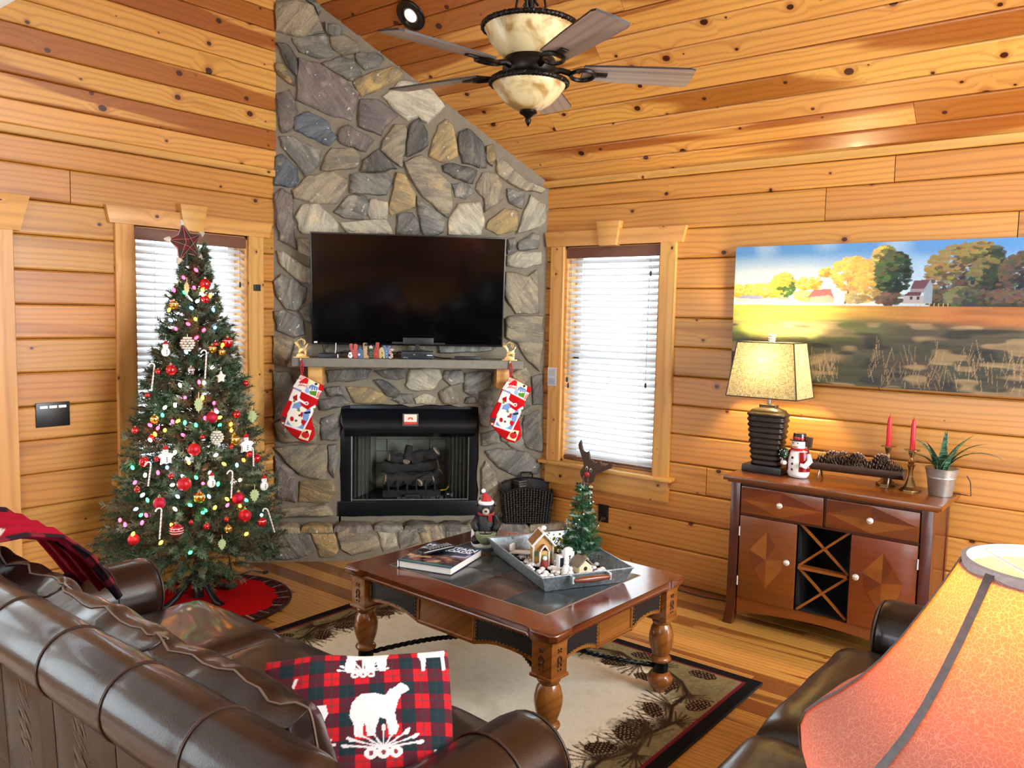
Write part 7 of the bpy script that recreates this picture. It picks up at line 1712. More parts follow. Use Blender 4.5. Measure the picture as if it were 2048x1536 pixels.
# ================================================================== RUG
rc = Canvas(1.52, 2.16, 0.0055, (232, 225, 202))
ny, nx = rc.ny, rc.nx
e_ = np.minimum(np.minimum(rc.X, rc.w - rc.X), np.minimum(rc.Y, rc.h - rc.Y))
nn_ = noise2(ny, nx, (14, 10), 1); n2_ = noise2(ny, nx, (60, 44), 2); n3_ = noise2(ny, nx, (220, 160), 7)
rc.put(np.clip((0.30 + 0.16 * (nn_ - 0.5) - e_) / 0.10, 0, 1), (122, 112, 78)); rc.put(np.clip((n2_ - 0.45) * 2, 0, 1) * (e_ < 0.30), (96, 90, 64), 0.6); rc.put(np.clip((n2_ - 0.6) * 3, 0, 1) * (e_ > 0.30), (214, 205, 176), 0.5)
rc.put((n3_ > 0.62) * (e_ < 0.34), (140, 130, 92), 0.5); rc.put((n3_ > 0.6) * (e_ >= 0.34), (218, 211, 186), 0.35)
rp = random.Random(12)
DKN = (44, 32, 22); MDN = (74, 56, 36); OLV = (92, 88, 54)
def fan_(x, y, a, L, n=11, spread=1.3):
    for i in range(n):
        b = a + (i / (n - 1) - 0.5) * spread * 2; l = L * rp.uniform(0.75, 1.1); rc.line(x, y, x + math.cos(b) * l, y + math.sin(b) * l, 0.0042, DKN if i % 3 else MDN, 0.9)
def cone_(x, y, a, L, R):
    c, s = math.cos(a), math.sin(a); rc.ell(x, y, L, R, (54, 36, 24), rot=a)
    for i in range(-3, 4):
        for j in range(-2, 3):
            u = (i + (0.5 if j % 2 else 0)) / 3.6; v = j / 2.6
            if u * u + v * v > 0.92: continue
            px, py = x + c * u * L - s * v * R, y + s * u * L + c * v * R
            rc.ell(px, py, L * 0.15, R * 0.17, (34, 22, 16), rot=a + 0.4); rc.ell(px + 0.004, py + 0.003, L * 0.07, R * 0.08, (150, 126, 92), rot=a)
def branch(pts):
    for (x1, y1), (x2, y2) in zip(pts[:-1], pts[1:]): rc.line(x1, y1, x2, y2, 0.010, MDN); rc.line(x1, y1, x2, y2, 0.005, DKN)
def smudge(x, y): 
    for _ in range(9): rc.ell(x + rp.uniform(-.07, .07), y + rp.uniform(-.07, .07), 0.03, 0.018, OLV, rot=rp.uniform(0, 3), a=0.35)
def motif(ox, oy, fx, fy):
    def T(x, y): return (ox + fx * x, oy + fy * y)
    def A(a): return math.atan2(fy * math.sin(a), fx * math.cos(a))
    for q in ((0.25, 0.3), (0.5, 0.24), (0.75, 0.2), (0.22, 0.55), (0.2, 0.85)): smudge(*T(*q))
    branch([T(*p) for p in [(0.95, 0.12), (0.78, 0.16), (0.62, 0.14), (0.48, 0.20), (0.34, 0.20), (0.24, 0.28), (0.17, 0.40), (0.20, 0.52), (0.14, 0.66), (0.18, 0.80)]])
    for p, a, L in (((0.80, 0.16), 2.2, 0.15), ((0.62, 0.15), 1.3, 0.17), ((0.48, 0.20), 0.9, 0.16), ((0.34, 0.20), -0.9, 0.11), ((0.24, 0.28), 0.5, 0.15), ((0.17, 0.42), 2.6, 0.10), ((0.20, 0.52), 0.6, 0.15), ((0.15, 0.66), 0.2, 0.15), ((0.18, 0.80), 1.2, 0.14), ((0.92, 0.12), -0.8, 0.1)): fan_(*T(*p), A(a), L)
    for p, a in (((0.72, 0.24), 0.5), ((0.56, 0.25), 2.4), ((0.40, 0.12), 0.2), ((0.33, 0.31), 0.3), ((0.30, 0.42), 1.4), ((0.11, 0.24), 1.5), ((0.26, 0.62), 1.0), ((0.10, 0.55), 1.3)): cone_(*T(*p), A(a), 0.066, 0.040)
motif(1.52, 0.0, -1, 1); motif(0.0, 0.0, 1, 1); motif(1.52, 2.16, -1, -1); motif(0.0, 2.16, 1, -1)
rc.put(((e_ < 0.066) & (e_ >= 0.05)).astype(float), (104, 30, 36)); rc.put((e_ < 0.05).astype(float), (18, 18, 20))
rug = thing('area_rug', 'beige lodge rug with pine cone branches and black border', 'rug', (2.02, 1.34, 0.0))
me = rc.mesh('rug_pile', lambda A, B: np.stack([A, B, np.full_like(A, 0.012)], 1)); link('pile', me, printed('rug_pile', 0.95, 0.1, 0.5, 260), rug)
bm = NB(); box(bm, (0.76, 1.08, 0.0055), (1.526, 2.166, 0.011), 0.003); fin(bm, 'binding', plain('rug_binding', (16, 16, 18), 0.95), rug, 35)

# ================================================================== COFFEE TABLE
TO = Vector((2.775, 2.185, 0.012)); TR = math.radians(-2.0)
ct = thing('coffee_table', 'carved wooden coffee table with slate tile top and black iron stretchers', 'coffee table', TO, TR)
a_, b_ = 0.475, 0.592; TZ = 0.518
def top_poly(a, b, ins, cl, ch):
    q = [(a - ins, -(b - cl)), (a - ins * 0.4, -(b - cl * 0.85)), (a, -(b - cl * 0.75)), (a, -(b - ch)), (a - ch, -b), (a - cl * 0.75, -b), (a - cl * 0.85, -(b - ins * 0.4)), (a - cl, -(b - ins))]
    q = q[::-1]     # along bottom edge to the right corner
    P = q
    P = P + [(x, -y) for x, y in q[::-1]]
    return P + [(-x, -y) for x, y in P]
def slab(bm, poly, z0, z1, bev=0.0, mi=0):
    A = [bm.verts.new((x, y, z0)) for x, y in poly]; B = [bm.verts.new((x, y, z1)) for x, y in poly]; n = len(poly)
    bm.faces.new(A[::-1]); top = bm.faces.new(B)
    for i in range(n): bm.faces.new((A[i], A[(i + 1) % n], B[(i + 1) % n], B[i]))
    if bev > 0:
        es = [e for e in bm.edges if e.verts[0] in B and e.verts[1] in B] + [e for e in bm.edges if e.verts[0] in A and e.verts[1] in A]
        bmesh.ops.bevel(bm, geom=es, offset=bev, segments=3, profile=0.5, affect='EDGES', clamp_overlap=True)
bm = NB(); slab(bm, top_poly(a_, b_, 0.022, 0.14, 0.02), TZ - 0.034, TZ, 0.010); fin(bm, 'top_frame', TABLE_TOP, ct, 40)
bm = NB(); slab(bm, top_poly(a_ - 0.022, b_ - 0.022, 0.022, 0.13, 0.016), TZ - 0.048, TZ - 0.032, 0.005); fin(bm, 'top_moulding', OAK_TABLE, ct, 40)
TILES = [plain('slate_tile_a', (60, 66, 70), 0.26, var=0.2, scale=8, coat=0.15, bump=0.15, bscale=40), plain('slate_tile_b', (78, 58, 48), 0.26, var=0.22, scale=8, coat=0.15, bump=0.15, bscale=40), plain('slate_tile_c', (74, 70, 64), 0.26, var=0.2, scale=8, coat=0.15, bump=0.15, bscale=40)]
bm = NB(); box(bm, (0, 0, TZ - 0.002), (0.66, 0.89, 0.006)); fin(bm, 'grout', plain('tile_grout', (150, 136, 116), 0.8), ct, None)
order = [0, 1, 0, 2, 0, 1, 0, 1, 2, 1, 0, 0]
for i in range(3):
    for j in range(4):
        bm = NB(); box(bm, (-0.218 + i * 0.218, -0.330 + j * 0.220, TZ + 0.0008), (0.2145, 0.2165, 0.004), 0.0012); fin(bm, 'tile', TILES[order[(i * 4 + j) % 12]], ct, 35)
BLK_L = plain('black_leather_inlay', (18, 20, 24), 0.5, var=0.15, bump=0.3, bscale=150); STUD = plain('brass_stud', (170, 140, 84), 0.3, 0.9)
def scallop(L, z0, dip, n=20): return [(-L / 2 + L * i / n, z0 + dip * (0.5 - 0.5 * math.cos(4 * PI * i / n)) * (1 if True else 0)) for i in range(n + 1)]
APX, APY = 0.408, 0.525; ZA, ZB = 0.352, TZ - 0.044
def apron(L, M):
    rails = bpy.data.meshes
    bm = NB(); n = 24
    def zlow(u):   # bottom edge: low in the middle block, raised in the end panels
        q = abs(u) * 2
        return ZA + (0.0 if q < 0.34 else 0.030 * math.sin(min(1, (q - 0.34) / 0.30) * PI / 2) * (1 - 0.5 * max(0, (q - 0.8) / 0.2)))
    pts = [(-L / 2 + L * i / n, zlow(-0.5 + i / n)) for i in range(n + 1)]
    prism(bm, pts + [(L / 2, ZB), (-L / 2, ZB)], -0.010, 0.014, M); ap = fin(bm, 'apron', OAK_TABLE, ct, 30)
    for sx_ in (-1, 1):
        xa, xb = 0.17 * L + 0.012, L / 2 - 0.012
        low = [(sx_ * (xa + (xb - xa) * i / 8), zlow((xa + (xb - xa) * i / 8) / L) + 0.016) for i in range(9)]
        bm = NB(); prism(bm, low + [(sx_ * xb, ZB - 0.014), (sx_ * xa, ZB - 0.014)], -0.0135, -0.009, M); fin(bm, 'leather_panel', BLK_L, ap, None)
        bm = NB()
        edge = low + [(sx_ * xb, ZB - 0.014), (sx_ * xa, ZB - 0.014)]
        for (x1, z1), (x2, z2) in zip(edge, edge[1:] + edge[:1]):
            d = math.hypot(x2 - x1, z2 - z1); m_ = max(1, int(d / 0.013))
            for q in range(m_): sphere(bm, M @ Vector((x1 + (x2 - x1) * q / m_, -0.014, z1 + (z2 - z1) * q / m_)), 0.0030, (1, 1, 1), 6, 4)
        tag(fin(bm, 'studs', STUD, ap, 180), kind='stuff')
    bm = NB()
    xa = 0.165 * L; fr = [(-xa, ZA + 0.014), (xa, ZA + 0.014), (xa, ZB - 0.012), (-xa, ZB - 0.012)]
    for (x1, z1), (x2, z2) in zip(fr, fr[1:] + fr[:1]): tube(bm, [M @ Vector((x1, -0.011, z1)), M @ Vector((x2, -0.011, z2))], 0.005, 6)
    for sx_ in (-1, 1): tube(bm, [M @ Vector((sx_ * (xa + 0.008), -0.011, ZA + 0.004)), M @ Vector((sx_ * (xa + 0.008), -0.011, ZB))], 0.004, 6)
    fin(bm, 'drawer_moulding', OAK_TABLE, ap, 60)
apron(0.94, Matrix.Translation((-APX, 0, 0)) @ Matrix.Rotation(-PI / 2, 4, 'Z'))
apron(0.94, Matrix.Translation((APX, 0, 0)) @ Matrix.Rotation(PI / 2, 4, 'Z'))
apron(0.70, Matrix.Translation((0, -APY, 0)))
apron(0.70, Matrix.Translation((0, APY, 0)) @ Matrix.Rotation(PI, 4, 'Z'))
INL = plain('dark_inlay', (70, 34, 14), 0.4); IRON = plain('black_iron', (16, 16, 17), 0.4, 0.6)
for sx_ in (-1, 1):
    for sy_ in (-1, 1):
        c = (sx_ * 0.400, sy_ * 0.517)
        bm = NB(); box(bm, (*c, (0.335 + ZB) / 2), (0.092, 0.092, ZB - 0.335), 0.003); box(bm, (*c, 0.338), (0.104, 0.104, 0.012), 0.004); box(bm, (*c, ZB - 0.004), (0.100, 0.100, 0.010), 0.003)
        lg = fin(bm, 'leg', OAK_TABLE, ct, 35)
        bm = NB(); lathe(bm, [(0.03, 0.334), (0.040, 0.330), (0.044, 0.321), (0.040, 0.312), (0.036, 0.306), (0.045, 0.290), (0.053, 0.258), (0.053, 0.232), (0.048, 0.205), (0.037, 0.172), (0.034, 0.163), (0.043, 0.156), (0.047, 0.148), (0.043, 0.139), (0.034, 0.134), (0.03, 0.132)], 28, (*c, 0)); fin(bm, 'turned_shaft', OAK_TABLE, lg, 60)
        bm = NB(); lathe(bm, [(0.030, 0.134), (0.034, 0.132), (0.034, 0.092), (0.030, 0.090)], 24, (*c, 0)); fin(bm, 'iron_collar', IRON, lg, 40)
        bm = NB(); lathe(bm, [(0.028, 0.093), (0.042, 0.086), (0.053, 0.066), (0.053, 0.048), (0.042, 0.024), (0.030, 0.010), (0.026, 0.0)], 48, (*c, 0), fn=lambda a, z: 1 + 0.06 * abs(math.sin(a * 4)) * (1 if 0.02 < z < 0.08 else 0)); fin(bm, 'melon_foot', OAK_TABLE, lg, 60)
        for ax in ((0, -0.0475 * 1, 0.0) if sy_ < 0 else (0, 0.0475, PI), (-0.0475, 0, -PI / 2) if sx_ < 0 else (0.0475, 0, PI / 2)):
            bm = NB(); M = Matrix.Translation((c[0] + ax[0], c[1] + ax[1], 0.405)) @ Matrix.Rotation(ax[2], 4, 'Z')
            for zz, r in ((0.022, 0.010), (-0.022, 0.010)): tube(bm, [M @ Vector((r * math.cos(q) * 1.0, 0, zz + r * math.sin(q))) for q in np.linspace(-0.5 if zz < 0 else 0.5, (PI + 0.5) if zz < 0 else (2 * PI - 0.5 - PI), 9)], 0.003, 4)
            tube(bm, [M @ Vector((0.010 * math.cos(q), 0, 0.012 * math.sin(q))) for q in np.linspace(0, 2 * PI, 12, endpoint=False)], 0.0035, 4, closed=True)
            for zz in (0.038, -0.038):
                for xx in (-0.008, 0.008): sphere(bm, M @ Vector((xx, 0, zz)), 0.004, u=6, v=4)
            fin(bm, 'inlay_scroll', INL, lg, 60)
        # twisted iron stretcher sweeping in from the collar
        pts = []
        for i in range(25):
            u = i / 24; x = c[0] * (1 - u) * (1 - 0.0 * u); y = c[1] * (1 - u) + sy_ * 0.10 * math.sin(PI * u) * 0 ; pts.append(Vector((x * (1 - 0.25 * math.sin(PI * u)), y, 0.114 + 0.10 * math.sin(u * PI / 2))))
        bm = NB(); tube(bm, pts, 0.0085, 8)
        for k in range(3):
            tw = []
            for i in range(97):
                u = i / 96 * 24; j = min(int(u), 23); p = pts[j].lerp(pts[j + 1], u - j); t_ = (pts[j + 1] - pts[j]).normalized(); n1 = t_.cross(Vector((0, 0, 1))).normalized(); n2 = n1.cross(t_); q = i * 0.55 + k * 2 * PI / 3
                tw.append(p + (n1 * math.cos(q) + n2 * math.sin(q)) * 0.0075)
            tube(bm, tw, 0.0042, 5)
        fin(bm, 'stretcher', IRON, ct, 60)
bm = NB(); lathe(bm, [(0, 0.19), (0.03, 0.195), (0.036, 0.213), (0.03, 0.23), (0, 0.236)], 20); fin(bm, 'stretcher_boss', IRON, ct, 60)
ZT_ = TO.z + TZ + 0.003      # standing height on the tiles
def onT(x, y): return (x, y, ZT_)

# ---- book and remote
bo = thing('coffee_table_book', 'large hardback mountain photo book lying on the coffee table', 'book', (2.64, 2.497, ZT_), math.radians(-74))
bc = Canvas(0.262, 0.315, 0.003, (24, 26, 40))
Yb = bc.Y / bc.h; nb = noise2(bc.ny, bc.nx, (10, 8), 3); nb2 = noise2(bc.ny, bc.nx, (24, 18), 4)
bc.put(np.clip((Yb - 0.55) * 3, 0, 1), (40, 84, 150)); bc.put(np.clip((nb - 0.5) * 4, 0, 1) * (Yb > 0.45) * (Yb < 0.8), (236, 236, 240), 0.9); bc.put(np.clip((nb2 - 0.45) * 4, 0, 1) * (Yb < 0.45) * (Yb > 0.12), (150, 70, 56), 0.9); bc.put(np.clip((nb - 0.55) * 5, 0, 1) * (Yb < 0.40) * (Yb > 0.1), (222, 186, 150), 0.9)
bc.put(np.clip((bc.X / bc.w - 0.6) * 2, 0, 1) * (Yb > 0.4) * (Yb < 0.62), (130, 120, 180), 0.6); bc.put((Yb < 0.07).astype(float), (60, 110, 130)); bc.put((Yb > 0.93).astype(float), (40, 70, 110))
me = bc.mesh('cover_print', lambda A, B: np.stack([A - 0.131, B - 0.1575, np.full_like(A, 0.0343)], 1))
bm = NB(); box(bm, (0, 0, 0.0325), (0.262, 0.315, 0.003), 0.001); bc_ = fin(bm, 'front_cover', plain('book_board', (34, 44, 66), 0.4), bo, 35); link('cover_print', me, printed('gloss_print', 0.2, 0.5, coat=0.4), bc_)
bm = NB(); box(bm, (0, 0, 0.0015), (0.262, 0.315, 0.003), 0.001); fin(bm, 'back_cover', plain('book_board', (34, 44, 66), 0.4), bo, 35)
bm = NB(); box(bm, (0.002, 0, 0.017), (0.252, 0.305, 0.028)); fin(bm, 'pages', plain('page_edges', (238, 236, 228), 0.8, var=0.03), bo, None)
bm = NB(); box(bm, (-0.131, 0, 0.017), (0.004, 0.315, 0.034), 0.0015); fin(bm, 'spine', plain('book_spine', (230, 236, 238), 0.4), bo, 35)
WINK = plain('white_ink', (240, 242, 245), 0.5)
text(bo, 'MOUNTAIN', 0.047, (0.0, 0.098, 0.0346), (0, 0, 0), WINK, 'title_lettering', 0.0012)
text(bo, 'ROADS', 0.044, (0.045, 0.058, 0.0346), (0, 0, 0), WINK, 'title_lettering', 0.0012)
rm = thing('remote_control', 'black button remote resting on the mountain photo book', 'remote', (2.652, 2.538, ZT_ + 0.036), math.radians(-8))
bm = NB(); box(bm, (0, 0, 0.012), (0.185, 0.048, 0.018), 0.007, seg=3); fin(bm, 'case', PL, rm, 40)
RBT = plain('remote_key', (120, 122, 126), 0.5)
for i in range(8):
    for j in range(3):
        bm = NB(); box(bm, (-0.045 + i * 0.0165, -0.013 + j * 0.013, 0.0225), (0.010, 0.007, 0.004), 0.001); fin(bm, 'key', RBT, rm, None)
bm = NB(); tube(bm, [(-0.085, -0.022, 0.015), (0.0, -0.0245, 0.016), (0.085, -0.022, 0.015)], 0.0022, 5); fin(bm, 'side_strip', plain('silver_badge', (170, 176, 180), 0.4, 0.6), rm, 60)

# ---- bear figurine
be = thing('bear_figurine', 'black bear figurine in a Santa hat holding a ribbed green bowl', 'figurine', (2.993, 2.535, ZT_), math.radians(-140 + 90))
BEK = plain('bear_black', (34, 34, 36), 0.5, var=0.25, scale=60, bump=0.6, bscale=140)
bm = NB(); lathe(bm, [(0, 0), (0.072, 0), (0.075, 0.008), (0.066, 0.014), (0.0, 0.018)], 26, sq=1.0, fn=lambda a, z: 1 + 0.08 * math.sin(a * 3 + 1)); sphere(bm, (-0.04, 0.02, 0.04), 0.045, (0.7, 0.7, 1.2), 12, 8); fin(bm, 'snow_base', plain('snow_white', (242, 242, 240), 0.7, var=0.02), be, 60)
bm = NB(); lathe(bm, [(0, 0.012), (0.050, 0.018), (0.056, 0.05), (0.052, 0.10), (0.040, 0.14), (0.026, 0.16), (0, 0.165)], 22, sq=0.9)
for sx_ in (-1, 1):
    tube(bm, [(sx_ * 0.035, -0.005, 0.135), (sx_ * 0.058, -0.03, 0.105), (sx_ * 0.045, -0.058, 0.085)], [0.018, 0.018, 0.014], 10); sphere(bm, (sx_ * 0.045, -0.03, 0.03), 0.026, (1, 1.3, 0.9), 12, 8)
fin(bm, 'body', BEK, be, 180)
bm = NB(); sphere(bm, (0, -0.006, 0.178), 0.040, (1.0, 0.95, 0.9), 18, 12)
for sx_ in (-1, 1): sphere(bm, (sx_ * 0.040, 0.002, 0.198), 0.013, (1, 0.6, 1), 10, 6)
hd = fin(bm, 'head', BEK, be, 180)
bm = NB(); sphere(bm, (0, -0.042, 0.170), 0.018, (0.95, 1.0, 0.95), 14, 8); fin(bm, 'muzzle', plain('bear_muzzle', (206, 190, 170), 0.6), hd, 180)
bm = NB(); sphere(bm, (0, -0.060, 0.176), 0.006, (1.2, 0.7, 0.9), 8, 6)
for sx_ in (-1, 1): sphere(bm, (sx_ * 0.015, -0.040, 0.190), 0.004, u=8, v=6)
fin(bm, 'nose_and_eyes', BLACK_MATT, hd, 180)
bm = NB(); lathe(bm, [(0.030, 0.142), (0.042, 0.150), (0.038, 0.160), (0.028, 0.163)], 20, cap=False); box(bm, (0.02, -0.036, 0.135), (0.02, 0.012, 0.03), 0.004); fin(bm, 'scarf', plain('scarf_red', (150, 24, 34), 0.6), be, 60)
bm = NB(); tube(bm, [(0, 0, 0.205), (0, 0, 0.222), (-0.006, 0, 0.24), (-0.012, 0, 0.256)], [0.030, 0.024, 0.014, 0.006], 14); ht = fin(bm, 'santa_hat', plain('hat_red', (176, 24, 32), 0.6), be, 60)
bm = NB(); tube(bm, [(0.030 * math.cos(q), 0.030 * math.sin(q), 0.206) for q in np.linspace(0, 2 * PI, 20, endpoint=False)], 0.010, 8, closed=True); sphere(bm, (-0.014, 0, 0.262), 0.011, u=12, v=8); fin(bm, 'hat_fur', plain('snow_white', (242, 242, 240), 0.7, var=0.02), ht, 180)
bm = NB(); lathe(bm, [(0, 0.018), (0.020, 0.020), (0.042, 0.045), (0.050, 0.075), (0.047, 0.077), (0.03, 0.05), (0, 0.04)], 44, (0.0, -0.066, 0.0), fn=lambda a, z: 1 + 0.035 * math.cos(a * 18)); fin(bm, 'ribbed_bowl', plain('sage_glaze', (150, 158, 120), 0.4, var=0.12), be, 60)
text(be, 'WIPE  PAWS', 0.011, (0, -0.0995, 0.080), (math.radians(75), 0, 0), plain('cream_ink', (200, 190, 160), 0.6))

# ---- galvanised tray with a tiny snowy village
TRZ = math.radians(61)
ty_ = thing('galvanized_tray', 'galvanized metal tray with wooden handles holding a snowy village', 'tray', (2.931, 2.067, ZT_), TRZ)
GAL2 = NT('galvanized_spangle'); v_ = GAL2.coord(); vo_ = GAL2.n('ShaderNodeTexVoronoi'); vo_.inputs['Scale'].default_value = 90; GAL2.l(v_, vo_.inputs['Vector'])
GAL2.set(color=GAL2.mix(vo_.outputs['Color'], srgb(138, 152, 158), srgb(196, 206, 210)), rough=0.36, metal=0.45)
def frus(bm, a0, b0, a1, b1, z0, z1): 
    B = [(-a0, -b0, z0), (a0, -b0, z0), (a0, b0, z0), (-a0, b0, z0)]; T = [(-a1, -b1, z1), (a1, -b1, z1), (a1, b1, z1), (-a1, b1, z1)]
    vb = [bm.verts.new(p) for p in B]; vt = [bm.verts.new(p) for p in T]
    bm.faces.new(vb[::-1])
    for i in range(4): bm.faces.new((vb[i], vb[(i + 1) % 4], vt[(i + 1) % 4], vt[i]))
bm = NB(); frus(bm, 0.285, 0.185, 0.31, 0.21, 0.002, 0.068); bmesh.ops.solidify(bm, geom=bm.faces[:], thickness=0.003); fin(bm, 'pan', GAL2.m, ty_, 30)
bm = NB(); e4 = [(-0.31, -0.21, 0.068), (0.31, -0.21, 0.068), (0.31, 0.21, 0.068), (-0.31, 0.21, 0.068)]
tube(bm, e4, 0.0035, 6, closed=True); fin(bm, 'rolled_rim', GAL2.m, ty_, 60)
HANDW = plain('handle_wood', (116, 52, 24), 0.35, var=0.15, coat=0.3)
for sx_ in (-1, 1):
    bm = NB()
    for yy in (-0.085, 0.085): box(bm, (sx_ * 0.322, yy, 0.052), (0.036, 0.012, 0.03), 0.003)
    hb = fin(bm, 'handle_bracket', GAL2.m, ty_, 35)
    bm = NB(); lathe(bm, [(0.007, -0.082), (0.011, -0.06), (0.014, 0), (0.011, 0.06), (0.007, 0.082)], 14, M=Matrix.Translation((sx_ * 0.338, 0, 0.052)) @ Matrix.Rotation(PI / 2, 4, 'X')); fin(bm, 'handle_grip', HANDW, hb, 60)
MT_ = Matrix.Translation(ty_.location) @ Matrix.Rotation(TRZ, 4, 'Z')
def inT(x, y, z=0.012): return MT_ @ Vector((x, y, z))
bm = NB(); rp = random.Random(21)
for i in range(240):
    x = rp.uniform(-0.26, 0.22); y = rp.uniform(-0.165, 0.165); sphere(bm, (x, y, 0.006 + rp.uniform(0, 0.008)), rp.uniform(0.008, 0.017), (1, 1, 0.7), 6, 4)
o = fin(bm, 'artificial_snow', plain('fluffy_snow', (250, 250, 252), 0.9, var=0.03), None, 180); tag(o, 'white artificial snow tufts covering the tray floor', 'snow', None, 'stuff'); o.matrix_world = MT_ @ Matrix.Translation((0, 0, 0.006))
def pix(u, v): pass
GING = plain('gingerbread', (196, 152, 92), 0.7, var=0.15, scale=50); ICING = plain('white_icing', (244, 240, 232), 0.6, var=0.02)
gh = thing('gingerbread_house', 'small gingerbread house with white icing roof in the tray', 'house ornament', inT(0.045, 0.055, 0.014), math.radians(-40))
bm = NB(); box(bm, (0, 0, 0.045), (0.085, 0.075, 0.09), 0.002); prism(bm, [(-0.0425, 0.088), (0.0425, 0.088), (0.0, 0.135)], -0.0375, 0.0375); box(bm, (0, -0.048, 0.035), (0.04, 0.03, 0.07), 0.002); w_ = fin(bm, 'walls', GING, gh, 30)
bm = NB()
for sx_ in (-1, 1): box(bm, (sx_ * 0.026, 0, 0.116), (0.072, 0.092, 0.007), 0.002, rot=(0, sx_ * 0.83, 0))
for sx_ in (-1, 1): box(bm, (sx_ * 0.014, -0.05, 0.080), (0.036, 0.04, 0.005), 0.002, rot=(0, sx_ * 0.83, 0))
fin(bm, 'roof', plain('gingerbread_dark', (150, 104, 60), 0.7, var=0.2, scale=60), gh, 30)
bm = NB()
for yy in (-0.048, 0.048):
    for sx_ in (-1, 1): tube(bm, [(0, yy, 0.142), (sx_ * 0.026, yy, 0.116), (sx_ * 0.052, yy, 0.086)], 0.005, 6)
tube(bm, [(0, -0.05, 0.142), (0, 0.05, 0.142)], 0.007, 6)
for sx_ in (-1, 1): tube(bm, [(sx_ * 0.05, -0.048, 0.087), (sx_ * 0.05, 0.048, 0.087)], 0.005, 6); tube(bm, [(sx_ * 0.044, -0.038, 0.004), (sx_ * 0.044, -0.038, 0.088)], 0.004, 6); tube(bm, [(sx_ * 0.02, -0.066, 0.004), (sx_ * 0.02, -0.066, 0.07), (0, -0.07, 0.095)], 0.004, 6)
sphere(bm, (0.014, 0.02, 0.15), 0.014, (1, 1, 0.8), 8, 6); fin(bm, 'icing', ICING, gh, 60)
for nm_g, c_g, s_g in (('door', (0, -0.064, 0.03), (0.018, 0.002, 0.045)), ('window', (-0.032, -0.0385, 0.05), (0.014, 0.002, 0.022)), ('window', (0.032, -0.0385, 0.05), (0.014, 0.002, 0.022))):
    bm = NB(); box(bm, c_g, s_g); fin(bm, nm_g, plain('green_icing', (96, 140, 100), 0.6, var=0.3, scale=80), gh, None)
SN2 = plain('snow_white', (242, 242, 240), 0.7, var=0.02)
chp = thing('church_ornament', 'little white church with a cross in the tray', 'house ornament', inT(-0.075, -0.020, 0.014), math.radians(-30))
bm = NB(); box(bm, (0, 0, 0.04), (0.045, 0.035, 0.08), 0.003); sphere(bm, (0, 0, 0.082), 0.023, (1, 0.8, 0.6), 12, 8); box(bm, (-0.03, 0.012, 0.03), (0.03, 0.03, 0.06), 0.003); fin(bm, 'body', SN2, chp, 40)
bm = NB(); box(bm, (0, -0.0185, 0.055), (0.003, 0.002, 0.018)); box(bm, (0, -0.0185, 0.059), (0.010, 0.002, 0.003)); box(bm, (-0.03, -0.004, 0.03), (0.018, 0.002, 0.04)); fin(bm, 'door_and_cross', BLACK_MATT, chp, None)
bh = thing('cabin_ornament', 'tiny cream cabin with grey plank roof in the tray', 'house ornament', inT(-0.135, -0.055, 0.014), math.radians(-20))
bm = NB(); prism(bm, [(-0.032, 0), (0.032, 0), (0.032, 0.03), (0, 0.056), (-0.032, 0.03)], -0.03, 0.03); fin(bm, 'walls', plain('cream_card', (226, 208, 170), 0.7), bh, 30)
bm = NB()
for sx_ in (-1, 1): box(bm, (sx_ * 0.020, 0, 0.050), (0.058, 0.072, 0.006), 0.001, rot=(0, sx_ * 0.70, 0))
fin(bm, 'roof', plain('grey_plank', (126, 112, 98), 0.8, var=0.2, scale=60), bh, 30)
bm = NB(); lathe(bm, [(0.009, 0), (0.009, 0.002), (0, 0.002)], 14, M=Matrix.Translation((0, -0.030, 0.022)) @ Matrix.Rotation(PI / 2, 4, 'X')); fin(bm, 'round_door', plain('dark_brown_dot', (50, 36, 28), 0.8), bh, 40)
for lab, x, y, h, colr in (('tiny white snowman in the front of the tray', -0.20, 0.03, 0.05, (240, 240, 240)), ('tiny white angel beside the church in the tray', -0.14, 0.02, 0.06, (236, 240, 246)), ('tiny red-coated figure before the gingerbread house', -0.03, 0.07, 0.05, (140, 50, 44))):
    t = thing('village_figure', lab, 'figurine', inT(x, y, 0.014), 0.3)
    bm = NB(); lathe(bm, [(0, 0), (h * 0.34, 0), (h * 0.36, h * 0.2), (h * 0.22, h * 0.6), (h * 0.12, h * 0.66)], 14); fin(bm, 'body', plain('figure_%d' % colr[1], colr, 0.6), t, 60)
    bm = NB(); sphere(bm, (0, 0, h * 0.80), h * 0.2, u=12, v=8); fin(bm, 'head', SN2, t, 180)
sg = thing('sleigh_ornament', 'white toy sleigh on dark runners at the back of the tray', 'sleigh ornament', inT(0.13, 0.11, 0.014), math.radians(-75))
bm = NB(); box(bm, (0, 0, 0.028), (0.11, 0.04, 0.010), 0.003, rot=(0, -0.12, 0)); box(bm, (-0.05, 0, 0.045), (0.012, 0.04, 0.03), 0.003); fin(bm, 'deck', SN2, sg, 40)
bm = NB()
for yy in (-0.016, 0.016): tube(bm, [(-0.06, yy, 0.006), (0.04, yy, 0.004), (0.062, yy, 0.012), (0.066, yy, 0.022)], 0.003, 5); cyl(bm, (-0.03, yy, 0.004), (-0.03, yy, 0.026), 0.003, n=5); cyl(bm, (0.03, yy, 0.004), (0.03, yy, 0.024), 0.003, n=5)
fin(bm, 'runners', plain('olive_brown', (76, 66, 46), 0.7), sg, 60)
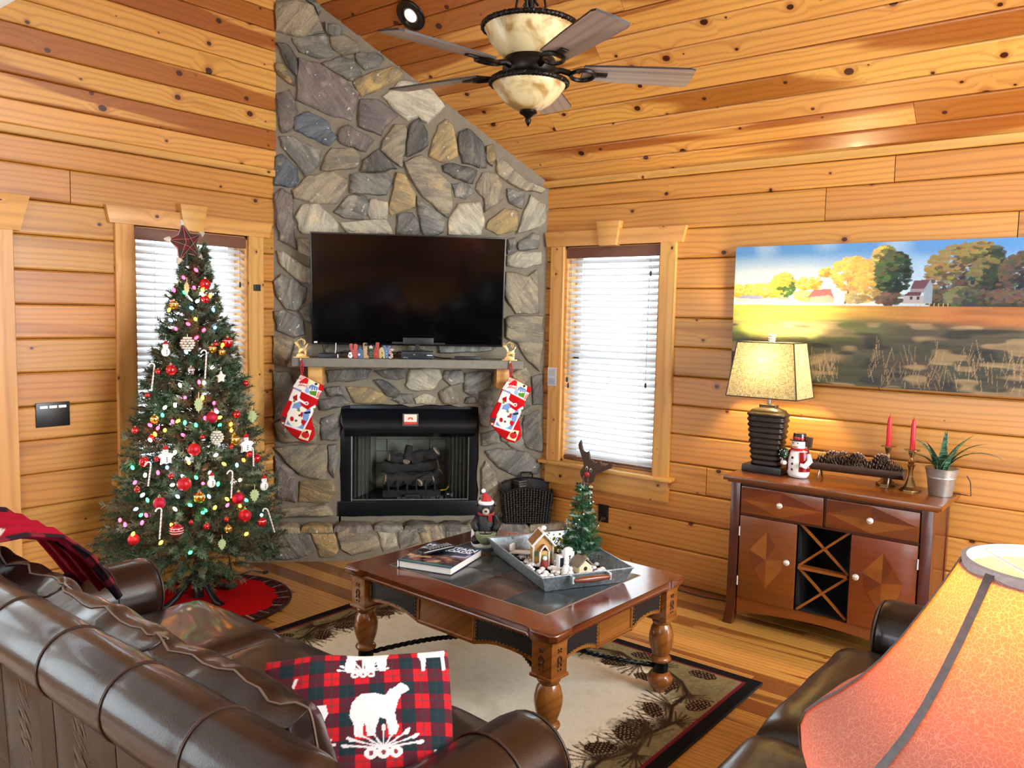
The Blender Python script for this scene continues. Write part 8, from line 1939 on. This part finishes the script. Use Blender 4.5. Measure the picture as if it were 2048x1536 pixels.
# miniature tree
mt = thing('mini_christmas_tree', 'small green tinsel Christmas tree standing in the tray', 'Christmas tree', inT(-0.035, -0.105, 0.012), 0)
def mini_needles():
    rs = np.random.RandomState(5); V = []; C = []
    for i in range(340):
        z = 0.05 + 0.36 * (1 - math.sqrt(1 - rs.rand() * 0.98)); a = rs.rand() * 6.28; R = 0.015 + 0.085 * (1 - (z - 0.04) / 0.38)
        ax = np.array([math.cos(a), math.sin(a), rs.uniform(-0.1, 0.5)]); ax /= np.linalg.norm(ax); n = 40
        t = rs.rand(n) ** 0.7; base = np.array([0, 0, z]) + ax * (t * R)[:, None]
        d = ax * 0.5 + rs.normal(size=(n, 3)) * 0.7; d /= np.linalg.norm(d, axis=1)[:, None]
        s = np.cross(d, rs.normal(size=(n, 3))); s /= np.linalg.norm(s, axis=1)[:, None] + 1e-9
        V.append(np.stack([base - s * 0.0013, base + s * 0.0013, base + d * rs.uniform(0.010, 0.018, n)[:, None]], 1).reshape(-1, 3))
        g = np.array([0.02, 0.09, 0.035]) * rs.uniform(0.6, 1.8) if rs.rand() < 0.92 else np.array([0.45, 0.6, 0.5])
        C.append(np.repeat(g[None], n * 3, 0))
    V = np.concatenate(V); C = np.concatenate(C); n = len(V); me = bpy.data.meshes.new('mini_needles')
    me.vertices.add(n); me.vertices.foreach_set('co', V.astype(np.float32).ravel()); me.loops.add(n); me.loops.foreach_set('vertex_index', np.arange(n, dtype=np.int32))
    me.polygons.add(n // 3); me.polygons.foreach_set('loop_start', np.arange(0, n, 3, dtype=np.int32)); me.update(calc_edges=True)
    at = me.color_attributes.new('print', 'FLOAT_COLOR', 'POINT'); at.data.foreach_set('color', np.concatenate([C, np.ones((n, 1))], 1).astype(np.float32).ravel()); return me
tag(link('needles', mini_needles(), NEED.m, mt), kind='stuff')
bm = NB(); cyl(bm, (0, 0, 0), (0, 0, 0.40), 0.006, 0.003, 8); fin(bm, 'trunk', plain('tree_bark', (58, 44, 34), 0.9), mt, 60)
bm = NB(); lathe(bm, [(0, 0), (0.022, 0), (0.026, 0.045), (0, 0.045)], 16); fin(bm, 'burlap_base', plain('burlap', (150, 120, 80), 0.95, var=0.2, scale=90), mt, 40)
bm = NB(); rp = random.Random(2)
for i in range(26):
    z = 0.06 + 0.30 * rp.random(); a = rp.uniform(0, 6.28); R = 0.018 + 0.088 * (1 - (z - 0.04) / 0.38); sphere(bm, (R * math.cos(a), R * math.sin(a), z), 0.0035, u=6, v=4)
tag(fin(bm, 'frost_beads', plain('frost_bead', (226, 236, 232), 0.3), mt, 180), kind='stuff')
# gold tinsel sprig behind the house
gt = thing('gold_sprig', 'yellow-gold berry sprig behind the gingerbread house', 'sprig', inT(0.115, -0.02, 0.012), 0)
bm = NB(); rp = random.Random(8)
for i in range(120):
    a = rp.uniform(0, 6.28); r = 0.075 * math.sqrt(rp.random()); sphere(bm, (r * math.cos(a) * 0.8, r * math.sin(a) * 1.3, 0.055 + rp.uniform(-0.03, 0.045)), rp.uniform(0.004, 0.008), u=6, v=4)
tag(fin(bm, 'berries', plain('gold_berry', (186, 176, 60), 0.35, 0.3, var=0.3, scale=120), gt, 180), kind='stuff')
bm = NB()
for i in range(9): tube(bm, [(0, 0, 0), (0.02 * math.cos(i), 0.03 * math.sin(i), 0.04), (0.06 * math.cos(i), 0.08 * math.sin(i), 0.08)], 0.0018, 4)
fin(bm, 'stems', plain('olive_brown', (76, 66, 46), 0.7), gt, 60)
# ================================================================== LEATHER SOFA, PILLOW, BLANKET
from mathutils import noise as mnoise
def leather(name, c1, c2):
    t = NT(name); v = t.coord()
    a = t.noise(v, 3.5, 3.0); cr = t.n('ShaderNodeTexVoronoi'); cr.inputs['Scale'].default_value = 260; cr.feature = 'F1'; t.l(v, cr.inputs['Vector'])
    w = t.noise(v, 7.0, 2.0, 0.5, 0.6)
    t.set(color=t.mix(a, srgb(c1), srgb(c2)), rough=t.math('MULTIPLY_ADD', a, 0.10, 0.26), spec=0.4, coat=0.3, coat_rough=0.10)
    t.bump(t.math('ADD', t.math('MULTIPLY', cr.outputs['Distance'], 0.10), t.math('MULTIPLY', w, 0.8)), 0.18, 0.012)
    return t.m
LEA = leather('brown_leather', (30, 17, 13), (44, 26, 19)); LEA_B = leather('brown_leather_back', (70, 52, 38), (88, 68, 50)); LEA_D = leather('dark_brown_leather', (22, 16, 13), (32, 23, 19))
SEAM = plain('leather_welt', (58, 36, 26), 0.5, var=0.1); DARK_FR = plain('sofa_frame_dark', (26, 18, 14), 0.9)
def cushion_fn(L, W, T, p=4.0, wr=0.012, seed=0, crown=1.0, freq=6.0):
    """rounded cushion, local x length, y width, z thickness; returns fn(u,v,side)"""
    off = Vector((seed * 7.3, seed * 3.1, seed * 1.7))
    def f(u, v, sd):
        a, b = 2 * u - 1, 2 * v - 1
        e = max(0.0, (1 - abs(a) ** p)) ** 0.5 * max(0.0, (1 - abs(b) ** p)) ** 0.5
        x = a * L / 2; y = b * W / 2
        edge = 1 - e
        n1 = mnoise.noise(Vector((x * freq, y * freq, sd)) + off); n2 = mnoise.noise(Vector((x * freq * 2.6, y * freq * 1.2, sd * 2)) + off)
        z = sd * (T / 2) * (0.22 + 0.78 * e) * crown + (n1 * wr + n2 * wr * 0.6) * (0.35 + edge) * (1 if sd > 0 else 0.3)
        return Vector((x * (1 - 0.02 * edge) + n2 * wr * 0.5 * edge, y + n1 * wr * 0.6 * edge, z))
    return f
def cushion(bm, L, W, T, M, nu=36, nv=28, **kw):
    f = cushion_fn(L, W, T, **kw)
    def cosd(t): return 0.5 - 0.5 * math.cos(PI * t) if True else t
    A = grid_surf(bm, lambda u, v: M @ f(cosd(u), cosd(v), 1), nu, nv); B = grid_surf(bm, lambda u, v: M @ f(cosd(u), cosd(v), -1), nu, nv)
    ringA = [A[i][0] for i in range(nu)] + [A[nu][j] for j in range(nv)] + [A[i][nv] for i in range(nu, 0, -1)] + [A[0][j] for j in range(nv, 0, -1)]
    ringB = [B[i][0] for i in range(nu)] + [B[nu][j] for j in range(nv)] + [B[i][nv] for i in range(nu, 0, -1)] + [B[0][j] for j in range(nv, 0, -1)]
    n = len(ringA)
    for i in range(n): bm.faces.new((ringA[i], ringA[(i + 1) % n], ringB[(i + 1) % n], ringB[i]))
    return [v.co.copy() for v in ringA]
def couch(name, label, origin, rz, seats, sw, depth, lea, lea_back, back_mods=True, r_arm=0.128, arm_z=0.512, arm_x1=0.40, seat_front=0.56, seat_z=0.475, detail=True):
    """local x forward (towards the seat front), local y along the couch; origin at the middle of the base"""
    t = thing(name, label, 'sofa', origin, rz)
    half = seats * sw / 2; RX, RZ, RR = -0.385, 0.78, 0.088
    full = half + 2 * r_arm - 0.01
    bm = NB(); box(bm, (0.02, 0, 0.19), (0.86, 2 * half + 0.2, 0.22), 0.02); box(bm, (-0.30, 0, 0.45), (0.16, 2 * full - 0.10, 0.62), 0.03); fin(bm, 'frame', lea, t, 40)
    for sx_ in (-1, 1):
        for sy_ in (-1, 1):
            bm = NB(); lathe(bm, [(0.022, 0), (0.034, 0.06), (0.036, 0.09), (0, 0.09)], 14, (0.02 + sx_ * 0.36, sy_ * (full - 0.1), 0)); fin(bm, 'foot', DARK_FR, t, 40)
    # back roll, gathered into segments by welts
    n_seg = max(2, int(round(2 * full / 0.312))); step = 2 * full / n_seg
    def roll(u, v):
        y = -full + 2 * full * u; ph = ((y + full) / step) % 1.0; k = 1 + 0.035 * math.sin(PI * ph) ** 0.5
        endk = min(1.0, (min(u, 1 - u) * 2 * full / 0.05 + 0.001)) ; endk = math.sqrt(max(0.0, 1 - (1 - endk) ** 2)) if endk < 1 else 1
        a = v * 2 * PI; return Vector((RX + RR * k * endk * math.cos(a), y, RZ + RR * k * endk * math.sin(a)))
    bm = NB(); V = []
    nu = n_seg * 10; nv = 28
    for i in range(nu + 1): V.append([bm.verts.new(roll(i / nu, j / nv)) for j in range(nv)])
    for i in range(nu):
        for j in range(nv): bm.faces.new((V[i][j], V[i + 1][j], V[i + 1][(j + 1) % nv], V[i][(j + 1) % nv]))
    bmesh.ops.remove_doubles(bm, verts=bm.verts[:], dist=1e-5)
    ro = fin(bm, 'back_roll', lea, t, 180)
    for k in range(1, n_seg):
        y = -full + k * step; bm = NB(); tube(bm, [(RX + (RR + 0.001) * math.cos(a), y, RZ + (RR + 0.001) * math.sin(a)) for a in np.linspace(0, 2 * PI, 28, endpoint=False)], 0.004, 6, closed=True); fin(bm, 'welt', SEAM, ro, 60)
    # upholstered outside back in stitched panels
    for r_, (z0, z1) in enumerate(((0.09, 0.42), (0.42, 0.715))):
        for k in range(n_seg):
            y0 = -full + k * step; bm = NB()
            def pan(u, v): 
                b = 0.007 * (max(0, 1 - (2 * u - 1) ** 8) * max(0, 1 - (2 * v - 1) ** 8)) ** 0.5; z = z0 + (z1 - z0) * v; x = RX - 0.055 + 0.03 * (1 - (z - 0.09) / 0.63) ; return Vector((x - b, y0 + 0.002 + (step - 0.004) * u, z))
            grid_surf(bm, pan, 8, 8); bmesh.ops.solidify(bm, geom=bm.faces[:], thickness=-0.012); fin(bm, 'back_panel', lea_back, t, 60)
    # arms: rolled, with a welt and a rounded front
    for sy_ in (-1, 1):
        yc = sy_ * (half + r_arm - 0.005)
        def arm(u, v):
            x = -0.36 + (arm_x1 + 0.36) * u; e = min(1.0, (1 - u) * (arm_x1 + 0.36) / 0.05); k = 0.80 + 0.20 * math.sqrt(max(0, 1 - (1 - e) ** 2)); k *= 1 + 0.03 * math.sin(PI * min(1, u * 1.2)); a = 2 * PI * v
            zz = math.sin(a); yy = math.cos(a)
            return Vector((x, yc + r_arm * k * yy, arm_z + r_arm * k * zz))
        bm = NB(); V = []; nu = 30; nv = 28
        for i in range(nu + 1): V.append([bm.verts.new(arm(i / nu, j / nv)) for j in range(nv)])
        for i in range(nu):
            for j in range(nv): bm.faces.new((V[i][j], V[i + 1][j], V[i + 1][(j + 1) % nv], V[i][(j + 1) % nv]))
        bm.faces.new(V[nu]); bm.faces.new(V[0][::-1])
        ar = fin(bm, 'arm', lea, t, 60)
        bm = NB(); box(bm, (0.02, yc, 0.27), (arm_x1 + 0.34, 2 * r_arm - 0.05, 0.40), 0.03, seg=3); fin(bm, 'arm_panel', lea, ar, 60)
        for xx in (arm_x1 - 0.19,):
            bm = NB(); tube(bm, [(xx, yc + (r_arm * 1.025) * math.cos(a), arm_z + (r_arm * 1.025) * math.sin(a)) for a in np.linspace(0, 2 * PI, 28, endpoint=False)], 0.004, 6, closed=True); fin(bm, 'welt', SEAM, ar, 60)
        bm = NB(); tube(bm, [(arm_x1 - 0.012, yc + (r_arm * 0.93) * math.cos(a), arm_z + (r_arm * 0.93) * math.sin(a)) for a in np.linspace(0, 2 * PI, 28, endpoint=False)], 0.004, 6, closed=True); fin(bm, 'welt', SEAM, ar, 60)
    # seat cushions
    for k in range(seats):
        yc = -half + sw * (k + 0.5); xs0, xs1 = -0.20, seat_front
        M = Matrix.Translation(((xs0 + xs1) / 2, yc, seat_z - 0.085))
        bm = NB(); rg = cushion(bm, xs1 - xs0, sw - 0.004, 0.185, M, p=11.0, wr=0.010, seed=k + 3 * seats, freq=7.0); sc_ = fin(bm, 'seat_cushion', lea, t, 180)
        bm = NB(); tube(bm, [p + Vector((0, 0, 0.0)) for p in rg[::2]], 0.0045, 5, closed=True); fin(bm, 'piping', SEAM, sc_, 60)
    return t, half, RX, RZ, RR
# main sofa: back towards the viewer
SO = Vector((1.245, 2.19, 0.0))
sofa, half_, RX_, RZ_, RR_ = couch('leather_sofa', 'brown leather three-seat sofa seen from behind in the foreground', SO, 0.0, 3, 0.57, 0.9, LEA, LEA_B)
# loose back cushions
for k, (yc, L, sd, dz, tilt) in enumerate(((0.57, 0.60, 4, 0.005, 0.34), (0.0, 0.62, 9, 0.0, 0.34), (-0.56, 0.62, 14, 0.0, 0.36))):
    M = Matrix.Translation((-0.185, yc, 0.640 + dz)) @ Matrix.Rotation(-tilt - 0.0, 4, 'Y') @ Matrix.Rotation(PI / 2, 4, 'Y') @ Matrix.Rotation(PI / 2, 4, 'Z')
    # local: x along sofa, y up, z thickness
    M = Matrix.Translation((-0.180, yc, 0.615 + dz)) @ Matrix.Rotation(-tilt, 4, 'Y') @ Matrix(((0, 0, 1, 0), (1, 0, 0, 0), (0, 1, 0, 0), (0, 0, 0, 1)))
    bm = NB(); rg = cushion(bm, L, 0.44, 0.20, M, nu=52, nv=40, p=4.0, wr=0.026, seed=sd, freq=7.0); c_ = fin(bm, 'back_cushion', LEA, sofa, 180)
    bm = NB(); tube(bm, rg[::3], 0.0034, 5, closed=True); fin(bm, 'piping', plain('pale_piping', (118, 98, 84), 0.5), c_, 60)
    bm = NB(); f_ = cushion_fn(L, 0.44, 0.20, p=4.0, wr=0.026, seed=sd, freq=7.0)
    pts = [M @ (f_(0.42, v, -1) + Vector((0, 0, -0.001))) for v in np.linspace(0.3, 0.995, 14)]
    tube(bm, pts, 0.004, 5); fin(bm, 'seam', SEAM, c_, 60)

# plaid throw pillow
pw = Canvas(0.46, 0.46, 0.002, (110, 26, 36))
cx_ = pw.X; cy_ = pw.Y; P_ = 0.0365
sa = (np.floor(cx_ / P_) % 2); sb = (np.floor(cy_ / P_) % 2)
pw.put(((sa == 0) & (sb == 0)).astype(float), (206, 30, 40)); pw.put(((sa == 1) & (sb == 1)).astype(float), (30, 50, 56)); pw.put(((sa != sb)).astype(float), (92, 30, 44))
pw.put((np.abs((cx_ / P_) % 1 - 0.5) < 0.06) * 1.0, (40, 62, 66), 0.5); pw.put((np.abs((cy_ / P_) % 1 - 0.5) < 0.06) * 1.0, (40, 62, 66), 0.5)
def bear_(x, y, k, fl=1):
    W_ = (244, 240, 240)
    pw.poly([(x + fl * k * a, y + k * b) for a, b in [(-0.50, 0.05), (-0.46, 0.30), (-0.30, 0.46), (-0.05, 0.46), (0.12, 0.40), (0.22, 0.52), (0.34, 0.58), (0.42, 0.66), (0.47, 0.60), (0.55, 0.56), (0.56, 0.48), (0.44, 0.42), (0.36, 0.30), (0.30, 0.05), (0.34, -0.28), (0.30, -0.36), (0.18, -0.36), (0.12, -0.05), (0.02, -0.02), (-0.08, -0.36), (-0.20, -0.36), (-0.24, -0.10), (-0.30, -0.36), (-0.42, -0.36), (-0.44, -0.1)]], W_)
def deer_(x, y, k, fl=1):
    W_ = (244, 240, 240)
    pw.poly([(x + fl * k * a, y + k * b) for a, b in [(-0.4, 0.05), (-0.36, 0.22), (-0.1, 0.24), (0.14, 0.26), (0.22, 0.5), (0.34, 0.56), (0.46, 0.5), (0.40, 0.40), (0.34, 0.2), (0.28, 0.0), (0.26, -0.44), (0.18, -0.44), (0.16, -0.05), (-0.18, -0.04), (-0.24, -0.44), (-0.32, -0.44), (-0.34, -0.1)]], W_)
    for a in (0.2, 0.5): pw.line(x + fl * k * 0.28, y + k * 0.54, x + fl * k * a, y + k * 0.82, 0.0035, W_)
def sprig_(x, y, k):
    for i in range(9):
        a = 0.2 + i * 0.34; pw.line(x, y, x + math.cos(a) * k, y + math.sin(a) * k * 0.55, 0.0022, (236, 230, 232)); pw.ell(x + math.cos(a) * k, y + math.sin(a) * k * 0.55, k * 0.12, k * 0.06, (236, 230, 232), rot=a)
    for i in (-1, 0, 1): pw.ell(x + i * k * 0.32, y - k * 0.12, k * 0.17, k * 0.17, (240, 236, 236)); pw.ell(x + i * k * 0.32, y - k * 0.12, k * 0.06, k * 0.06, (150, 60, 70))
bear_(0.275, 0.275, 0.135); sprig_(0.285, 0.195, 0.09); deer_(0.105, 0.285, 0.13, -1); deer_(0.385, 0.075, 0.13); bear_(0.10, 0.10, 0.14, -1); sprig_(0.40, 0.13, 0.05); bear_(0.24, 0.445, 0.13, -1); deer_(0.42, 0.44, 0.10); sprig_(0.11, 0.205, 0.06); sprig_(0.23, 0.02, 0.06); sprig_(0.24, 0.40, 0.06)
tp = thing('throw_pillow', 'red and green plaid pillow with white bears on the sofa seat', 'pillow', (1.275, 1.47, 0.455), math.atan2(-0.64, 0.77))
Mp = Matrix.Translation((0, 0, 0.150)) @ Matrix.Rotation(math.radians(-40), 4, 'X') @ Matrix(((1, 0, 0, 0), (0, 0, -1, 0), (0, 1, 0, 0), (0, 0, 0, 1)))
bm = NB(); f_ = cushion_fn(0.46, 0.41, 0.17, p=2.6, wr=0.010, seed=2, freq=6.0)
nu = nv = 200
lay = bm.verts.layers.float_color.new('print')
for sd in (1, -1):
    VV = grid_surf(bm, lambda u, v: Mp @ f_(u, v, sd), nu, nv)
    for i in range(nu + 1):
        cc = pw.sample(np.full(nv + 1, (i / nu) * 0.46), np.linspace(0, 0.46, nv + 1))
        for j in range(nv + 1): VV[i][j][lay] = (*cc[j], 1.0)
    if sd == 1: A_ = VV
    else:
        for q in range(nu):
            bm.faces.new((A_[q][0], A_[q + 1][0], VV[q + 1][0], VV[q][0])); bm.faces.new((A_[q][nv], A_[q + 1][nv], VV[q + 1][nv], VV[q][nv])); bm.faces.new((A_[0][q], A_[0][q + 1], VV[0][q + 1], VV[0][q])); bm.faces.new((A_[nu][q], A_[nu][q + 1], VV[nu][q + 1], VV[nu][q]))
fin(bm, 'cover', printed('pillow_print', 0.85, 0.2, 0.2, 250), tp, 180)

# red blanket thrown over the far end of the sofa back
bl = Canvas(0.95, 0.62, 0.008, (160, 22, 44))
nb_ = noise2(bl.ny, bl.nx, (7, 10), 5); bl.put((np.minimum(bl.Y, bl.h - bl.Y) < 0.045).astype(float), (50, 32, 38)); bl.put(((np.sin(bl.X * 60) > 0.5) & (np.minimum(bl.Y, bl.h - bl.Y) < 0.045)).astype(float), (130, 40, 48))
for x, y in ((0.3, 0.25), (0.62, 0.4), (0.45, 0.12), (0.2, 0.45)): bl.ell(x, y, 0.03, 0.016, (206, 190, 186))
for x, y in ((0.4, 0.3), (0.7, 0.2), (0.25, 0.1), (0.52, 0.5)): bl.ell(x, y, 0.03, 0.02, (40, 50, 50))
prof_ = [(-0.50, 0.50), (-0.505, 0.70), (-0.475, 0.84), (-0.40, 0.895), (-0.30, 0.905), (-0.20, 0.905), (-0.09, 0.875), (0.00, 0.79), (0.06, 0.70), (0.11, 0.62)]
def drape(A, B):
    u = A / bl.w * (len(prof_) - 1); i = np.minimum(u.astype(int), len(prof_) - 2); f = u - i; px = np.array([p[0] for p in prof_]); pz = np.array([p[1] for p in prof_])
    x = px[i] * (1 - f) + px[i + 1] * f; z = pz[i] * (1 - f) + pz[i + 1] * f
    w = 0.010 * np.sin(B * 38 + A * 4) + 0.007 * np.sin(B * 75 + A * 9)
    return np.stack([x + w * 0.3, 0.56 + B * 0.80 + 0.10 * (A / bl.w - 0.4), z + w + 0.02], 1)
me = bl.mesh('blanket', drape)
bm = NB(); bm.from_mesh(me); bmesh.ops.solidify(bm, geom=bm.faces[:], thickness=0.008); bm.to_mesh(me); bm.free()
bt = thing('throw_blanket', 'red patterned throw blanket draped over the far end of the sofa', 'blanket', SO)
link('cloth', me, printed('blanket_print', 0.95, 0.1, 0.3, 200), bt)

# second leather seat at the lower right
LO = Vector((2.22, 0.37, 0.0))
lv, h2, *_r = couch('leather_loveseat', 'dark brown leather loveseat at the right edge behind the foreground lamp', LO, PI / 2, 2, 0.81, 0.9, LEA_D, LEA_D, arm_x1=0.40, seat_front=0.50, seat_z=0.50)
for k, yc in enumerate((-0.40, 0.40)):
    M = Matrix.Translation((-0.17, yc, 0.645)) @ Matrix.Rotation(-0.34, 4, 'Y') @ Matrix(((0, 0, 1, 0), (1, 0, 0, 0), (0, 1, 0, 0), (0, 0, 0, 1)))
    bm = NB(); cushion(bm, 0.80, 0.44, 0.20, M, p=4.0, wr=0.02, seed=30 + k); fin(bm, 'back_cushion', LEA_D, lv, 180)

# ================================================================== FOREGROUND LAMP ON ITS END TABLE
et = thing('end_table', 'small round wooden end table under the foreground lamp', 'end table', (0.999, 0.082, 0.0))
bm = NB(); lathe(bm, [(0, 0.60), (0.150, 0.60), (0.158, 0.608), (0.158, 0.622), (0.150, 0.63), (0, 0.63)], 40); fin(bm, 'top', TABLE_TOP, et, 40)
bm = NB(); lathe(bm, [(0.02, 0.06), (0.03, 0.12), (0.022, 0.2), (0.034, 0.34), (0.024, 0.5), (0.05, 0.6)], 24, cap=False); fin(bm, 'pedestal', TABLE_TOP, et, 60)
for a in range(3):
    an = a * 2 * PI / 3; bm = NB(); tube(bm, [(0, 0, 0.16), (0.06 * math.cos(an), 0.06 * math.sin(an), 0.12), (0.12 * math.cos(an), 0.12 * math.sin(an), 0.04), (0.15 * math.cos(an), 0.15 * math.sin(an), 0.014)], [0.02, 0.018, 0.016, 0.014], 8); fin(bm, 'leg', TABLE_TOP, et, 60)
fl = thing('floor_view_lamp', 'large parchment panel lamp shade glowing orange at the lower right', 'lamp', (0.999, 0.082, 0.63)); fl.name = 'parchment_lamp'
bm = NB(); lathe(bm, [(0, 0), (0.075, 0), (0.078, 0.012), (0.04, 0.03), (0.025, 0.06), (0.05, 0.12), (0.07, 0.2), (0.06, 0.28), (0.03, 0.34), (0.02, 0.40), (0.016, 0.46), (0, 0.46)], 32); fin(bm, 'base', DKB, fl, 60)
PARCH = NT('parchment_shade'); v_ = PARCH.coord(); vo_ = PARCH.n('ShaderNodeTexVoronoi', feature='DISTANCE_TO_EDGE'); vo_.inputs['Scale'].default_value = 200
wv_ = PARCH.n('ShaderNodeVectorMath', operation='ADD'); PARCH.l(v_, wv_.inputs[0]); nz_ = PARCH.n('ShaderNodeTexNoise'); nz_.inputs['Scale'].default_value = 60; PARCH.l(v_, nz_.inputs['Vector']); ns_ = PARCH.vmul(nz_.outputs['Color'], (0.014, 0.014, 0.014)); PARCH.l(ns_, wv_.inputs[1]); PARCH.l(wv_.outputs[0], vo_.inputs['Vector'])
vein = PARCH.smooth(vo_.outputs['Distance'], 0.10, 0.0)
pc_ = PARCH.mix(PARCH.math('MULTIPLY', vein, 0.55), PARCH.mix(PARCH.noise(v_, 14.0, 3.0), srgb(152, 132, 124), srgb(168, 150, 144)), srgb(206, 190, 178))
tc_ = PARCH.mix(PARCH.math('MULTIPLY', vein, 0.5), srgb(226, 98, 16), srgb(244, 158, 60))
PARCH.set(color=pc_, rough=0.7, spec=0.2)
tl_ = PARCH.n('ShaderNodeBsdfTranslucent'); PARCH.l(tc_, tl_.inputs[0]); mx_ = PARCH.n('ShaderNodeMixShader'); mx_.inputs[0].default_value = 0.5
PARCH.l(PARCH.b.outputs[0], mx_.inputs[1]); PARCH.l(tl_.outputs[0], mx_.inputs[2]); PARCH.l(mx_.outputs[0], PARCH.t.nodes['Material Output'].inputs[0])
SHP = [(0.082, 0.771), (0.098, 0.745), (0.117, 0.716), (0.137, 0.688), (0.158, 0.662), (0.180, 0.640), (0.203, 0.622), (0.224, 0.608), (0.239, 0.595), (0.245, 0.580), (0.243, 0.564), (0.236, 0.546), (0.228, 0.530)]
SHP = [(r * 0.96, 0.771 + (z - 0.771) * 1.2) for r, z in SHP]
NP_ = 8
def shade_k(a): 
    q = ((a + PI / NP_) % (2 * PI / NP_)) - PI / NP_; return math.cos(PI / NP_) / math.cos(q) * 0.5 + 0.5 * 1.0
bm = NB(); lathe(bm, SHP, 64, cap=False, fn=lambda a, z: shade_k(a - 3.35 + PI / NP_)); sh_ = fin(bm, 'shade', PARCH.m, fl, 180)
RIBM = plain('shade_rib_braid', (150, 148, 152), 0.7, var=0.15, scale=150)
RA = 3.35
for k in range(NP_):
    a = RA + k * 2 * PI / NP_
    bm = NB(); L_ = []; R_ = []
    for r, z in SHP:
        r2 = r * 1.003 + 0.001; da = 0.0052 / r2; L_.append(bm.verts.new((r2 * math.cos(a - da), r2 * math.sin(a - da), z))); R_.append(bm.verts.new((r2 * math.cos(a + da), r2 * math.sin(a + da), z)))
    for i in range(len(SHP) - 1): bm.faces.new((L_[i], R_[i], R_[i + 1], L_[i + 1]))
    bmesh.ops.solidify(bm, geom=bm.faces[:], thickness=0.002); fin(bm, 'rib_braid', RIBM, sh_, 180)
bm = NB(); lathe(bm, [(0.0785, 0.760), (0.081, 0.773), (0.0755, 0.774), (0.0755, 0.760)], 64, cap=False); fin(bm, 'top_braid', RIBM, sh_, 60)
bm = NB(); lathe(bm, [(0.220, 0.488), (0.222, 0.480), (0.216, 0.480)], 64, cap=False); fin(bm, 'bottom_braid', RIBM, sh_, 60)
bm = NB()
for k in range(3): tube(bm, [(0, 0, 0.752), (0.08 * math.cos(1.0 + k * 2.09), 0.08 * math.sin(1.0 + k * 2.09), 0.768)], 0.0018, 5)
cyl(bm, (0, 0, 0.46), (0, 0, 0.76), 0.003, n=6); fin(bm, 'spider', plain('white_wire', (240, 238, 232), 0.5), fl, 60)
bm = NB(); sphere(bm, (0, 0, 0.66), 0.028, (1, 1, 1.2), 14, 10); fin(bm, 'light_bulb', glow('warm_bulb', (255, 214, 140), 8.0), fl, 180)
pl2 = bpy.data.lights.new('parchment_lamp_light', 'POINT'); pl2.energy = 3.0; pl2.color = (1.0, 0.78, 0.45); pl2.shadow_soft_size = 0.03
po2 = bpy.data.objects.new('parchment_lamp_light', pl2); COL.objects.link(po2); po2.parent = fl; po2.location = (0, 0, 0.715)
